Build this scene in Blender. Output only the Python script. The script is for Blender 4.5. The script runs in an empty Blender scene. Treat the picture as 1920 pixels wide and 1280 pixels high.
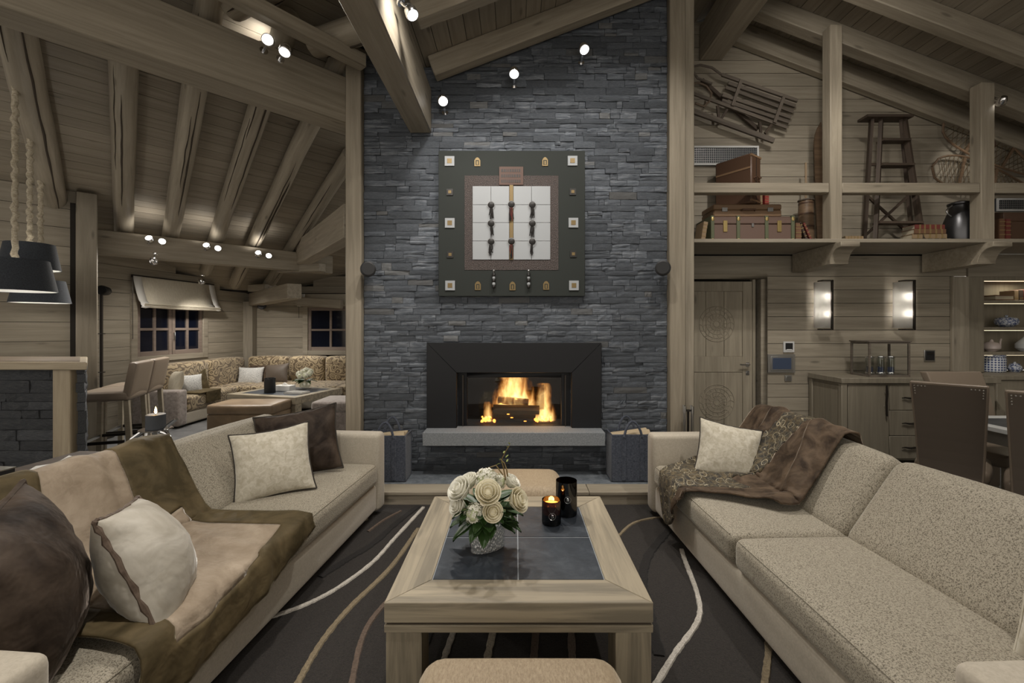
import bpy, bmesh, math, random
from mathutils import Vector, Matrix, noise
random.seed(7)
scene = bpy.context.scene
COL = scene.collection
PI = math.pi

# ------------------------------------------------------------------ camera
F = 810.0            # focal length in pixels of the 1920x1280 frame
CX, CY, CAMZ = 966.0, 612.0, 1.45
cam_d = bpy.data.cameras.new('camera')
cam_d.sensor_width = 36.0
cam_d.lens = F / 1920.0 * 36.0
cam_d.shift_x = -(CX - 960.0) / 1920.0
cam_d.shift_y = -(640.0 - CY) / 1920.0
cam_d.clip_start = 0.05
cam = bpy.data.objects.new('camera', cam_d)
cam.location = (0, 0, CAMZ)
cam.rotation_euler = (PI / 2, 0, 0)
COL.objects.link(cam)
scene.camera = cam

def at(px, py, Y):
    """world point at depth Y for a pixel measured in the photograph"""
    return Vector(((px - CX) * Y / F, Y, CAMZ - (py - CY) * Y / F))
def fl(px, py, z=0.0):
    """point on the horizontal plane z for a pixel below the horizon"""
    return at(px, py, (CAMZ - z) * F / (py - CY))

# ------------------------------------------------------------------ world, lights, exposure
world = bpy.data.worlds.new('world'); scene.world = world
world.use_nodes = True
bgn = world.node_tree.nodes['Background']
bgn.inputs[0].default_value = (1.0, 0.93, 0.83, 1)
bgn.inputs[1].default_value = 0.92
scene.view_settings.view_transform = 'Standard'
scene.view_settings.look = 'None'
scene.view_settings.gamma = 1.0
scene.view_settings.use_curve_mapping = False
scene.view_settings.exposure = 0.25

WARM = (1.0, 0.945, 0.87)
def lamp(name, kind, loc, energy, color=WARM, radius=0.04, target=None, angle=70, blend=0.7, parent=None):
    d = bpy.data.lights.new(name, kind)
    d.energy = energy; d.color = color
    d.shadow_soft_size = radius
    if kind == 'SPOT':
        d.spot_size = math.radians(angle); d.spot_blend = blend
    o = bpy.data.objects.new(name, d)
    COL.objects.link(o)
    o.location = loc
    if target is not None:
        o.rotation_euler = (Vector(target) - Vector(loc)).to_track_quat('-Z', 'Y').to_euler()
    if parent is not None:
        o.parent = parent
    return o

# ------------------------------------------------------------------ node materials
MATS = {}
def new_mat(name):
    m = bpy.data.materials.new(name); m.use_nodes = True
    nt = m.node_tree
    b = nt.nodes['Principled BSDF']
    MATS[name] = m
    return m, nt, b
def N(nt, kind, **kw):
    n = nt.nodes.new(kind)
    for k, v in kw.items():
        setattr(n, k, v)
    return n
def ramp(nt, fac, stops):
    r = N(nt, 'ShaderNodeValToRGB')
    el = r.color_ramp.elements
    while len(el) < len(stops): el.new(0.5)
    for e, (p, c) in zip(el, stops):
        e.position = p; e.color = (c[0], c[1], c[2], 1)
    nt.links.new(fac, r.inputs[0])
    return r.outputs[0]
def coords(nt, scale=(1, 1, 1), kind='Object', rot=(0, 0, 0)):
    tc = N(nt, 'ShaderNodeTexCoord'); mp = N(nt, 'ShaderNodeMapping')
    mp.inputs['Scale'].default_value = scale
    mp.inputs['Rotation'].default_value = rot
    nt.links.new(tc.outputs[kind], mp.inputs[0])
    return mp.outputs[0]
def noise_tex(nt, vec, scale, detail=4, rough=0.55, dist=0.0):
    n = N(nt, 'ShaderNodeTexNoise')
    n.inputs['Scale'].default_value = scale; n.inputs['Detail'].default_value = detail
    n.inputs['Roughness'].default_value = rough; n.inputs['Distortion'].default_value = dist
    if vec is not None: nt.links.new(vec, n.inputs['Vector'])
    return n.outputs[0]
def mixc(nt, fac, a, b, mode='MIX'):
    m = N(nt, 'ShaderNodeMix', data_type='RGBA', blend_type=mode)
    for sock, val in ((m.inputs[0], fac), (m.inputs[6], a), (m.inputs[7], b)):
        if hasattr(val, 'links'): nt.links.new(val, sock)
        elif isinstance(val, (int, float)): sock.default_value = val
        else: sock.default_value = (val[0], val[1], val[2], 1)
    return m.outputs[2]
def math_n(nt, op, a, b=None, clamp=False):
    m = N(nt, 'ShaderNodeMath', operation=op, use_clamp=clamp)
    for i, val in enumerate((a, b)):
        if val is None: continue
        if hasattr(val, 'links'): nt.links.new(val, m.inputs[i])
        else: m.inputs[i].default_value = val
    return m.outputs[0]
def bump(nt, b, height, strength=0.2, dist=0.01):
    n = N(nt, 'ShaderNodeBump')
    n.inputs['Strength'].default_value = strength; n.inputs['Distance'].default_value = dist
    nt.links.new(height, n.inputs['Height']); nt.links.new(n.outputs[0], b.inputs['Normal'])

def plain(name, col, rough=0.5, metal=0.0, spec=0.5, sheen=0.0, emit=None, estr=0.0):
    m, nt, b = new_mat(name)
    b.inputs['Base Color'].default_value = (*col, 1)
    b.inputs['Roughness'].default_value = rough
    b.inputs['Metallic'].default_value = metal
    b.inputs['Specular IOR Level'].default_value = spec
    if sheen: b.inputs['Sheen Weight'].default_value = sheen
    if emit:
        b.inputs['Emission Color'].default_value = (*emit, 1)
        b.inputs['Emission Strength'].default_value = estr
    return m
def wood(name, light, dark, axis='X', fine=1.0, rough=0.55, knots=True, var=0.18, contrast=1.0):
    def gr(c):
        g = sum(c) / 3; return tuple(v * 0.78 + g * 0.22 for v in c)
    light, dark = gr(light), gr(dark)
    m, nt, b = new_mat(name)
    s = {'X': (0.9, 15, 15), 'Y': (15, 0.9, 15), 'Z': (15, 15, 0.9)}[axis]
    tc = N(nt, 'ShaderNodeTexCoord'); oi = N(nt, 'ShaderNodeObjectInfo')
    add = N(nt, 'ShaderNodeVectorMath', operation='ADD')
    sc = N(nt, 'ShaderNodeVectorMath', operation='SCALE'); sc.inputs['Scale'].default_value = 37.0
    cmb = N(nt, 'ShaderNodeCombineXYZ')
    for i in range(3): nt.links.new(oi.outputs['Random'], cmb.inputs[i])
    nt.links.new(cmb.outputs[0], sc.inputs[0]); nt.links.new(tc.outputs['Object'], add.inputs[0]); nt.links.new(sc.outputs[0], add.inputs[1])
    mp = N(nt, 'ShaderNodeMapping'); mp.inputs['Scale'].default_value = tuple(v * fine for v in s)
    nt.links.new(add.outputs[0], mp.inputs[0])
    g = noise_tex(nt, mp.outputs[0], 1.6, 6, 0.62, 0.6)
    col = ramp(nt, g, [(0.5 - 0.2 / contrast, dark), (0.5 + 0.16 / contrast, light)])
    broad = noise_tex(nt, add.outputs[0], 1.3, 2)
    col = mixc(nt, math_n(nt, 'MULTIPLY', broad, 0.35), col, tuple(c * 0.72 for c in light))
    if knots:
        mk = N(nt, 'ShaderNodeMapping')
        mk.inputs['Scale'].default_value = {'X': (1.5, 5.5, 5.5), 'Y': (5.5, 1.5, 5.5), 'Z': (5.5, 5.5, 1.5)}[axis]
        nt.links.new(add.outputs[0], mk.inputs[0])
        vo = N(nt, 'ShaderNodeTexVoronoi'); vo.inputs['Scale'].default_value = 1.0
        nt.links.new(mk.outputs[0], vo.inputs['Vector'])
        k = ramp(nt, vo.outputs['Distance'], [(0.05, (1, 1, 1)), (0.11, (0, 0, 0))])
        col = mixc(nt, math_n(nt, 'MULTIPLY', k, 0.55), col, tuple(c * 0.35 for c in dark))
    hsv = N(nt, 'ShaderNodeHueSaturation')
    nt.links.new(col, hsv.inputs['Color'])
    v = math_n(nt, 'ADD', math_n(nt, 'MULTIPLY', oi.outputs['Random'], var), 1.0 - var / 2)
    nt.links.new(v, hsv.inputs['Value'])
    nt.links.new(hsv.outputs[0], b.inputs['Base Color'])
    b.inputs['Roughness'].default_value = rough
    b.inputs['Specular IOR Level'].default_value = 0.35
    bump(nt, b, g, 0.18, 0.004)
    return m
def fabric(name, c1, c2, scale=120, lo=0.42, hi=0.58, rough=0.9, sheen=0.3, stretch=(1, 1, 1), bstr=0.25, tint=(1, 1, 1)):
    m, nt, b = new_mat(name)
    vec = coords(nt, stretch)
    n = noise_tex(nt, vec, scale, 3, 0.6, 0.8)
    col = ramp(nt, n, [(lo, c1), (hi, c2)])
    nt.links.new(col, b.inputs['Base Color'])
    b.inputs['Roughness'].default_value = rough
    b.inputs['Sheen Weight'].default_value = sheen
    b.inputs['Sheen Roughness'].default_value = 0.4
    b.inputs['Sheen Tint'].default_value = (*tint, 1)
    bump(nt, b, n, bstr, 0.004)
    return m
def velvet(name, dark, light, scale=7.0, sheen=0.8, tint=(0.9, 0.8, 0.7), wr=0.5, stretch=(1, 1, 1), bscale=16.0):
    m, nt, b = new_mat(name)
    vec = coords(nt, stretch)
    n = noise_tex(nt, vec, scale, 5, 0.6, 0.7)
    col = ramp(nt, n, [(0.36, dark), (0.70, light)])
    nt.links.new(col, b.inputs['Base Color'])
    b.inputs['Roughness'].default_value = 0.7
    b.inputs['Specular IOR Level'].default_value = 0.18
    b.inputs['Sheen Weight'].default_value = min(1.0, sheen * 1.5)
    b.inputs['Sheen Roughness'].default_value = 0.22
    b.inputs['Sheen Tint'].default_value = (*tint, 1)
    n2 = noise_tex(nt, vec, bscale * 0.6, 3, 0.5, 0.3)
    bump(nt, b, n2, wr, 0.03)
    return m
def rock(name, cols, scale=(3, 3, 22), rough=0.75, bstr=0.7, var=0.5):
    m, nt, b = new_mat(name)
    vec = coords(nt, scale)
    n = noise_tex(nt, vec, 2.2, 7, 0.68, 0.5)
    base = ramp(nt, n, [(0.30, cols[0]), (0.52, cols[1]), (0.74, cols[2])])
    oi = N(nt, 'ShaderNodeObjectInfo'); ge = N(nt, 'ShaderNodeNewGeometry')
    r = math_n(nt, 'FRACT', math_n(nt, 'ADD', oi.outputs['Random'], ge.outputs['Random Per Island']))
    hsv = N(nt, 'ShaderNodeHueSaturation'); nt.links.new(base, hsv.inputs['Color'])
    nt.links.new(math_n(nt, 'ADD', math_n(nt, 'MULTIPLY', r, var), 1.0 - var / 2), hsv.inputs['Value'])
    rare = math_n(nt, 'GREATER_THAN', math_n(nt, 'FRACT', math_n(nt, 'MULTIPLY', r, 13.7)), 0.965)
    col = mixc(nt, math_n(nt, 'MULTIPLY', rare, 0.4), hsv.outputs[0], cols[3])
    nt.links.new(col, b.inputs['Base Color'])
    b.inputs['Roughness'].default_value = rough
    b.inputs['Specular IOR Level'].default_value = 0.4
    n2 = noise_tex(nt, vec, 5.0, 6, 0.7)
    bump(nt, b, n2, bstr, 0.012)
    return m

# wood tones of the chalet
W_L, W_D = (0.42, 0.355, 0.255), (0.255, 0.213, 0.148)
wood('beam_wood', W_L, W_D, 'X', rough=0.5)
wood('plank_wood', (0.385, 0.328, 0.237), (0.255, 0.215, 0.153), 'X', var=0.22)
wood('ceiling_wood', (0.385, 0.325, 0.237), (0.265, 0.223, 0.16), 'X', var=0.22)
wood('post_wood', (0.40, 0.335, 0.235), (0.25, 0.205, 0.14), 'X')
wood('table_wood', (0.35, 0.285, 0.18), (0.175, 0.145, 0.095), 'X', fine=0.9, contrast=1.6, knots=True)
wood('cabinet_wood', (0.31, 0.265, 0.185), (0.22, 0.185, 0.128), 'Z', knots=False, var=0.1)
wood('door_wood', (0.36, 0.305, 0.21), (0.23, 0.19, 0.13), 'Z', var=0.1)
wood('bar_wood', (0.50, 0.40, 0.25), (0.34, 0.26, 0.155), 'X')
wood('old_wood', (0.20, 0.135, 0.082), (0.09, 0.058, 0.034), 'X', rough=0.6)
wood('grey_old_wood', (0.20, 0.16, 0.12), (0.085, 0.065, 0.048), 'X', rough=0.7)
wood('dark_ladder_wood', (0.10, 0.066, 0.042), (0.042, 0.028, 0.019), 'X', rough=0.6)
wood('honey_wood', (0.235, 0.14, 0.07), (0.12, 0.07, 0.034), 'X', rough=0.45)
wood('stool_wood', (0.36, 0.30, 0.205), (0.26, 0.215, 0.145), 'Z', knots=False)
wood('window_wood', (0.27, 0.20, 0.155), (0.19, 0.14, 0.108), 'X', knots=False)
plain('dark_gap', (0.022, 0.018, 0.014), 0.9)
plain('crack_dark', (0.045, 0.033, 0.022), 0.95)
rock('slate', [(0.046, 0.053, 0.064), (0.115, 0.129, 0.150), (0.265, 0.282, 0.305), (0.20, 0.19, 0.17)])
rock('bar_slate', [(0.028, 0.031, 0.038), (0.08, 0.085, 0.095), (0.20, 0.195, 0.185), (0.20, 0.155, 0.10)], scale=(3, 3, 16))
rock('granite', [(0.15, 0.165, 0.18), (0.245, 0.262, 0.28), (0.36, 0.375, 0.39), (0.26, 0.27, 0.28)], scale=(40, 40, 40), var=0.05, bstr=0.15)
rock('hearth_stone', [(0.085, 0.098, 0.115), (0.15, 0.168, 0.188), (0.225, 0.245, 0.265), (0.15, 0.165, 0.18)], scale=(7, 9, 9), var=0.05, bstr=0.12)
rock('table_slate', [(0.018, 0.023, 0.031), (0.030, 0.037, 0.048), (0.062, 0.072, 0.086), (0.03, 0.037, 0.047)], scale=(5, 5, 5), rough=0.42, var=0.10, bstr=0.10)
rock('floor_tile', [(0.085, 0.086, 0.088), (0.13, 0.13, 0.13), (0.19, 0.19, 0.187), (0.13, 0.13, 0.13)], scale=(3, 3, 3), rough=0.45, var=0.2, bstr=0.1)
plain('grout', (0.30, 0.32, 0.34), 0.8)
plain('black_steel', (0.0085, 0.009, 0.011), 0.5, 0.0, 0.35)
plain('firebox_black', (0.004, 0.0036, 0.0032), 0.8, spec=0.1)
plain('chrome', (0.75, 0.75, 0.76), 0.10, 1.0)
plain('brushed_steel', (0.50, 0.50, 0.49), 0.32, 1.0)
plain('dark_metal', (0.055, 0.048, 0.042), 0.4, 0.8)
plain('black_plastic', (0.012, 0.012, 0.013), 0.5)
plain('lit_lens', (1, 1, 1), 0.3, emit=(1.0, 0.97, 0.93), estr=3.0)
plain('leather_taupe', (0.23, 0.182, 0.138), 0.38, spec=0.5)
plain('leather_dark', (0.105, 0.083, 0.065), 0.5, spec=0.35)
plain('nail_silver', (0.8, 0.78, 0.72), 0.25, 1.0)
fabric('sofa_pattern', (0.115, 0.096, 0.068), (0.355, 0.318, 0.247), 210, 0.40, 0.52, 0.75, 0.35, (1, 1, 1.0), 0.3, (1, 0.95, 0.85))
fabric('sofa_plain', (0.40, 0.355, 0.285), (0.47, 0.42, 0.34), 90, 0.35, 0.65, 0.85, 0.4, (1, 1, 1), 0.1, (1, 0.95, 0.88))
fabric('pillow_cream', (0.40, 0.36, 0.275), (0.56, 0.52, 0.43), 34, 0.35, 0.65, 0.8, 0.5, (1, 1, 1), 0.2)
velvet('velvet_brown', (0.016, 0.0105, 0.0075), (0.085, 0.062, 0.046), 5.0, 0.34, (0.62, 0.52, 0.45), 0.45)  # lighter patches put the velvet's highlights into the colour
velvet('velvet_bronze', (0.052, 0.039, 0.018), (0.145, 0.108, 0.056), 5.0, 0.25, (0.75, 0.66, 0.48), 0.4)
velvet('velvet_silver', (0.36, 0.325, 0.265), (0.55, 0.515, 0.45), 6.0, 0.35, (1, 1, 1), 0.45, (1, 1, 1), 14)
velvet('velvet_taupe', (0.035, 0.023, 0.015), (0.135, 0.094, 0.062), 9.0, 0.3, (0.8, 0.68, 0.56), 0.5)
velvet('fur_cream', (0.235, 0.182, 0.128), (0.40, 0.325, 0.245), 5.0, 0.4, (1, 0.95, 0.88), 0.35, (1, 1, 1), 30)
velvet('ruffle_brown', (0.075, 0.052, 0.038), (0.17, 0.125, 0.095), 20.0, 0.5)
plain('piping_dark', (0.03, 0.024, 0.018), 0.8)
fabric('pouf_hide', (0.235, 0.170, 0.10), (0.37, 0.288, 0.185), 60, 0.35, 0.7, 0.65, 0.5, (3, 1, 1), 0.5, (1, 0.9, 0.75))
fabric('leather_ottoman_fab', (0.17, 0.118, 0.07), (0.25, 0.178, 0.108), 3, 0.35, 0.65, 0.4, 0.1, (1, 1, 1), 0.02)
fabric('grey_velour', (0.20, 0.165, 0.145), (0.32, 0.275, 0.245), 20, 0.35, 0.65, 0.8, 0.5)
fabric('tweed_light', (0.33, 0.33, 0.32), (0.62, 0.61, 0.58), 110, 0.42, 0.58, 0.9, 0.1)
fabric('linen_blind', (0.47, 0.42, 0.325), (0.54, 0.49, 0.39), 60, 0.35, 0.65, 0.9, 0.1, (1, 1, 0.2), 0.05)
plain('blind_white', (0.62, 0.60, 0.56), 0.9)
fabric('felt_blue', (0.040, 0.047, 0.066), (0.088, 0.100, 0.130), 70, 0.35, 0.65, 0.95, 0.2)
fabric('shade_fabric', (0.024, 0.029, 0.037), (0.047, 0.054, 0.066), 200, 0.4, 0.6, 0.9, 0.1)
fabric('rope', (0.33, 0.28, 0.20), (0.56, 0.50, 0.39), 60, 0.35, 0.65, 0.95, 0.0, (1, 1, 1), 0.6)
fabric('rug_pile', (0.011, 0.009, 0.0078), (0.029, 0.024, 0.0205), 170, 0.35, 0.65, 0.95, 0.06, (1, 1, 1), 0.6)
for nm, c in (('rug_white', (0.55, 0.51, 0.45)), ('rug_cream', (0.44, 0.385, 0.30)), ('rug_gold', (0.235, 0.185, 0.115)),
              ('rug_brown', (0.135, 0.095, 0.070)), ('rug_black', (0.012, 0.010, 0.009)), ('rug_taupe', (0.21, 0.165, 0.135))):
    fabric(nm, tuple(v * 0.6 for v in c), c, 120, 0.35, 0.65, 0.95, 0.04, (1, 1, 1), 0.8)
plain('birch_log', (0.55, 0.44, 0.29), 0.8)
plain('white_trim', (0.62, 0.62, 0.61), 0.5)
plain('table_white', (0.60, 0.61, 0.60), 0.4)
plain('screen_blue', (0.05, 0.065, 0.10), 0.2, emit=(0.10, 0.14, 0.24), estr=0.04)
plain('panel_grey', (0.23, 0.22, 0.20), 0.4, 0.4)
plain('paper_white', (0.72, 0.71, 0.68), 0.7)
plain('wax_lit', (0.85, 0.55, 0.2), 0.5, emit=(1.0, 0.45, 0.08), estr=2.5)
plain('candle_flame', (1, 0.8, 0.4), 0.5, emit=(1.0, 0.62, 0.22), estr=22.0)
plain('candle_grey', (0.06, 0.065, 0.075), 0.6)
plain('petal_white', (0.78, 0.76, 0.66), 0.6)
plain('petal_cream', (0.76, 0.70, 0.52), 0.6)
plain('petal_green', (0.62, 0.66, 0.42), 0.6)
plain('leaf_green', (0.028, 0.065, 0.014), 0.45)
plain('twig', (0.17, 0.115, 0.04), 0.7)
plain('sprig_green', (0.22, 0.26, 0.05), 0.7)
plain('book_brown', (0.15, 0.075, 0.04), 0.6)
plain('book_red', (0.16, 0.035, 0.028), 0.6)
plain('book_tan', (0.27, 0.19, 0.11), 0.6)
plain('book_gold', (0.27, 0.19, 0.085), 0.5, 0.3)
plain('book_page', (0.42, 0.37, 0.28), 0.8)
plain('book_dark', (0.06, 0.04, 0.03), 0.6)
plain('trunk_leather', (0.135, 0.085, 0.066), 0.55)
plain('case_tan', (0.22, 0.135, 0.075), 0.5)
plain('case_dark', (0.085, 0.045, 0.026), 0.5)
plain('brass', (0.55, 0.42, 0.18), 0.35, 0.9)
plain('trunk_green', (0.10, 0.11, 0.06), 0.6)
plain('red_cloth', (0.30, 0.03, 0.025), 0.7)
plain('milk_can', (0.12, 0.12, 0.125), 0.35, 0.9)
plain('webbing', (0.10, 0.07, 0.035), 0.8)
plain('board_green', (0.030, 0.034, 0.031), 0.75, spec=0.25)
plain('tile_white', (0.34, 0.355, 0.37), 0.6)
plain('art_gold', (0.20, 0.14, 0.06), 0.5, 0.4)
plain('art_copper', (0.085, 0.048, 0.036), 0.55, 0.3)
plain('art_black', (0.015, 0.013, 0.012), 0.5)
plain('art_red', (0.14, 0.025, 0.02), 0.8)
plain('art_silver', (0.42, 0.42, 0.42), 0.3, 0.9)
plain('ceramic_white', (0.62, 0.64, 0.66), 0.2)
plain('ceramic_blue', (0.045, 0.065, 0.17), 0.2)
plain('ceramic_pink', (0.52, 0.44, 0.41), 0.25)
plain('night_glass', (0.006, 0.008, 0.017), 0.06, spec=0.8)
plain('vent_dark', (0.04, 0.045, 0.055), 0.6)
plain('led_strip', (1, 0.9, 0.6), 0.5, emit=(1.0, 0.85, 0.60), estr=1.3)
plain('shade_inner', (0.85, 0.85, 0.82), 0.7)
plain('bulb_glow', (1, 1, 1), 0.4, emit=(1.0, 0.94, 0.84), estr=6.0)
plain('charred_log', (0.022, 0.012, 0.007), 0.95)
plain('ember', (0.3, 0.08, 0.02), 0.9, emit=(1.0, 0.28, 0.04), estr=4.0)

def special_mats():
    # frosted sconce glass
    m = bpy.data.materials.new('frosted_glass'); m.use_nodes = True; MATS['frosted_glass'] = m
    nt = m.node_tree; nt.nodes.clear()
    out = N(nt, 'ShaderNodeOutputMaterial'); mx = N(nt, 'ShaderNodeMixShader'); mx.inputs[0].default_value = 0.45
    tl = N(nt, 'ShaderNodeBsdfTranslucent'); tl.inputs[0].default_value = (0.95, 0.94, 0.91, 1)
    df = N(nt, 'ShaderNodeBsdfDiffuse'); df.inputs[0].default_value = (0.85, 0.84, 0.81, 1)
    nt.links.new(tl.outputs[0], mx.inputs[1]); nt.links.new(df.outputs[0], mx.inputs[2]); nt.links.new(mx.outputs[0], out.inputs[0])
    # clear thin pane: mostly transparent, a little gloss
    def pane(name, tint, gloss, rough=0.02):
        m = bpy.data.materials.new(name); m.use_nodes = True; MATS[name] = m
        nt = m.node_tree; nt.nodes.clear()
        out = N(nt, 'ShaderNodeOutputMaterial'); mx = N(nt, 'ShaderNodeMixShader')
        tr = N(nt, 'ShaderNodeBsdfTransparent'); gl = N(nt, 'ShaderNodeBsdfGlossy')
        tr.inputs[0].default_value = (*tint, 1); gl.inputs['Roughness'].default_value = rough
        mx.inputs[0].default_value = gloss
        nt.links.new(tr.outputs[0], mx.inputs[1]); nt.links.new(gl.outputs[0], mx.inputs[2]); nt.links.new(mx.outputs[0], out.inputs[0])
    pane('clear_pane', (0.96, 0.97, 0.97), 0.05)
    pane('black_glass', (0.10, 0.06, 0.045), 0.10, 0.05)
    pane('water_glass', (0.88, 0.90, 0.88), 0.12, 0.05)
    # pressed glass of the flower vase: clear body with a pebbled gloss
    pane('vase_glass', (0.90, 0.92, 0.92), 0.36, 0.22)
    nt = MATS['vase_glass'].node_tree
    vec = coords(nt, (1, 1, 0.5))
    vo = N(nt, 'ShaderNodeTexVoronoi'); vo.inputs['Scale'].default_value = 130; nt.links.new(vec, vo.inputs['Vector'])
    bp = N(nt, 'ShaderNodeBump'); bp.inputs['Strength'].default_value = 1.0; bp.inputs['Distance'].default_value = 0.008
    nt.links.new(vo.outputs['Distance'], bp.inputs['Height'])
    for nd in nt.nodes:
        if nd.type == 'BSDF_GLOSSY': nt.links.new(bp.outputs[0], nd.inputs['Normal'])
    outn = [nd for nd in nt.nodes if nd.type == 'OUTPUT_MATERIAL'][0]; old = outn.inputs[0].links[0].from_socket
    df = N(nt, 'ShaderNodeBsdfDiffuse'); df.inputs[0].default_value = (0.75, 0.77, 0.77, 1); nt.links.new(bp.outputs[0], df.inputs['Normal'])
    mx2 = N(nt, 'ShaderNodeMixShader'); mx2.inputs[0].default_value = 0.22
    nt.links.new(old, mx2.inputs[1]); nt.links.new(df.outputs[0], mx2.inputs[2]); nt.links.new(mx2.outputs[0], outn.inputs[0])
    # damask of the far corner sofa
    m, nt, b = new_mat('damask')
    vec = coords(nt, (1, 1, 1))
    n = noise_tex(nt, vec, 3.0, 2, 0.5, 0.3)
    mv = N(nt, 'ShaderNodeVectorMath', operation='ADD'); nt.links.new(vec, mv.inputs[0])
    nt.links.new(mixc(nt, 0.12, (0, 0, 0), n), mv.inputs[1])
    vo = N(nt, 'ShaderNodeTexVoronoi', feature='SMOOTH_F1'); vo.inputs['Scale'].default_value = 9.0
    nt.links.new(mv.outputs[0], vo.inputs['Vector'])
    w = math_n(nt, 'SINE', math_n(nt, 'MULTIPLY', vo.outputs['Distance'], 34.0))
    n2 = noise_tex(nt, vec, 24, 2, 0.5, 2.0)
    f = math_n(nt, 'ADD', math_n(nt, 'MULTIPLY', w, 0.28), n2)
    nt.links.new(ramp(nt, f, [(0.42, (0.105, 0.070, 0.034)), (0.54, (0.36, 0.28, 0.165))]), b.inputs['Base Color'])
    b.inputs['Roughness'].default_value = 0.7; b.inputs['Sheen Weight'].default_value = 0.3
    # embroidered lace band
    m, nt, b = new_mat('lace')
    vec = coords(nt, (1, 1, 1)); n = noise_tex(nt, vec, 14, 2, 0.5)
    mv = N(nt, 'ShaderNodeVectorMath', operation='ADD'); nt.links.new(vec, mv.inputs[0])
    sc = N(nt, 'ShaderNodeVectorMath', operation='SCALE'); sc.inputs['Scale'].default_value = 0.05
    cmb = N(nt, 'ShaderNodeCombineXYZ')
    for i in range(3): nt.links.new(n, cmb.inputs[i])
    nt.links.new(cmb.outputs[0], sc.inputs[0]); nt.links.new(sc.outputs[0], mv.inputs[1])
    vo = N(nt, 'ShaderNodeTexVoronoi', feature='DISTANCE_TO_EDGE'); vo.inputs['Scale'].default_value = 26
    nt.links.new(mv.outputs[0], vo.inputs['Vector'])
    vo2 = N(nt, 'ShaderNodeTexVoronoi'); vo2.inputs['Scale'].default_value = 15; nt.links.new(mv.outputs[0], vo2.inputs['Vector'])
    ring = math_n(nt, 'ABSOLUTE', math_n(nt, 'SUBTRACT', vo2.outputs['Distance'], 0.42))
    l1 = math_n(nt, 'LESS_THAN', vo.outputs['Distance'], 0.030); l2 = math_n(nt, 'LESS_THAN', ring, 0.018)
    ln = math_n(nt, 'MAXIMUM', math_n(nt, 'MULTIPLY', l1, 0.25), l2)
    gold = noise_tex(nt, vec, 40, 2)
    base = ramp(nt, gold, [(0.4, (0.020, 0.016, 0.010)), (0.7, (0.105, 0.075, 0.032))])
    nt.links.new(mixc(nt, ln, base, (0.36, 0.31, 0.21)), b.inputs['Base Color'])
    b.inputs['Roughness'].default_value = 0.7; b.inputs['Sheen Weight'].default_value = 0.05
    # pebbled mat of the wall panel
    m, nt, b = new_mat('pebble_mat')
    vec = coords(nt); vo = N(nt, 'ShaderNodeTexVoronoi', feature='DISTANCE_TO_EDGE'); vo.inputs['Scale'].default_value = 75
    nt.links.new(vec, vo.inputs['Vector'])
    nt.links.new(ramp(nt, vo.outputs['Distance'], [(0.03, (0.022, 0.016, 0.014)), (0.15, (0.075, 0.055, 0.049))]), b.inputs['Base Color'])
    b.inputs['Roughness'].default_value = 0.6; bump(nt, b, vo.outputs['Distance'], 0.6, 0.01)
    # flames: emission density shaped by height and noise inside a flame-shaped volume
    m = bpy.data.materials.new('flame_volume'); m.use_nodes = True; MATS['flame_volume'] = m
    nt = m.node_tree; nt.nodes.clear()
    out = N(nt, 'ShaderNodeOutputMaterial'); em = N(nt, 'ShaderNodeEmission')
    tc = N(nt, 'ShaderNodeTexCoord'); sep = N(nt, 'ShaderNodeSeparateXYZ'); nt.links.new(tc.outputs['Generated'], sep.inputs[0])
    vec = coords(nt, (9, 9, 4)); n = noise_tex(nt, vec, 2.0, 4, 0.6, 0.6)
    dx = math_n(nt, 'ABSOLUTE', math_n(nt, 'SUBTRACT', sep.outputs[0], 0.5))
    dy = math_n(nt, 'ABSOLUTE', math_n(nt, 'SUBTRACT', sep.outputs[1], 0.5))
    tap = math_n(nt, 'ADD', math_n(nt, 'MULTIPLY', sep.outputs[2], 0.9), 1.9)
    e = math_n(nt, 'ADD', math_n(nt, 'POWER', math_n(nt, 'MULTIPLY', dx, tap), 2.0), math_n(nt, 'POWER', math_n(nt, 'MULTIPLY', dy, 2.2), 2.0))
    hz = math_n(nt, 'POWER', sep.outputs[2], 2.0)
    core = math_n(nt, 'SUBTRACT', 1.04, math_n(nt, 'ADD', math_n(nt, 'MULTIPLY', e, 1.55), math_n(nt, 'MULTIPLY', hz, 0.55)))
    d = math_n(nt, 'ADD', core, math_n(nt, 'MULTIPLY', math_n(nt, 'SUBTRACT', n, 0.5), 2.4), True)
    nt.links.new(ramp(nt, d, [(0.0, (1.0, 0.20, 0.02)), (0.35, (1.0, 0.36, 0.06)), (0.8, (1.0, 0.62, 0.22))]), em.inputs[0])
    nt.links.new(math_n(nt, 'MULTIPLY', math_n(nt, 'POWER', d, 1.6), 22.0), em.inputs[1])
    nt.links.new(em.outputs[0], out.inputs['Volume'])
    # blue and white lattice porcelain
    m, nt, b = new_mat('lattice_china')
    sp = N(nt, 'ShaderNodeSeparateXYZ'); nt.links.new(coords(nt), sp.inputs[0])
    th = math_n(nt, 'MULTIPLY', math_n(nt, 'ARCTAN2', sp.outputs[1], sp.outputs[0]), 12.0); zz = math_n(nt, 'MULTIPLY', sp.outputs[2], 110.0)
    pat = math_n(nt, 'MULTIPLY', math_n(nt, 'SINE', math_n(nt, 'ADD', th, zz)), math_n(nt, 'SINE', math_n(nt, 'SUBTRACT', th, zz)))
    nt.links.new(ramp(nt, pat, [(0.10, (0.60, 0.63, 0.68)), (0.22, (0.045, 0.07, 0.19))]), b.inputs['Base Color'])
    b.inputs['Roughness'].default_value = 0.2
    m, nt, b = new_mat('brush_china')
    vec = coords(nt, (1, 1, 1)); n = noise_tex(nt, vec, 55, 3, 0.6, 1.0)
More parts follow.
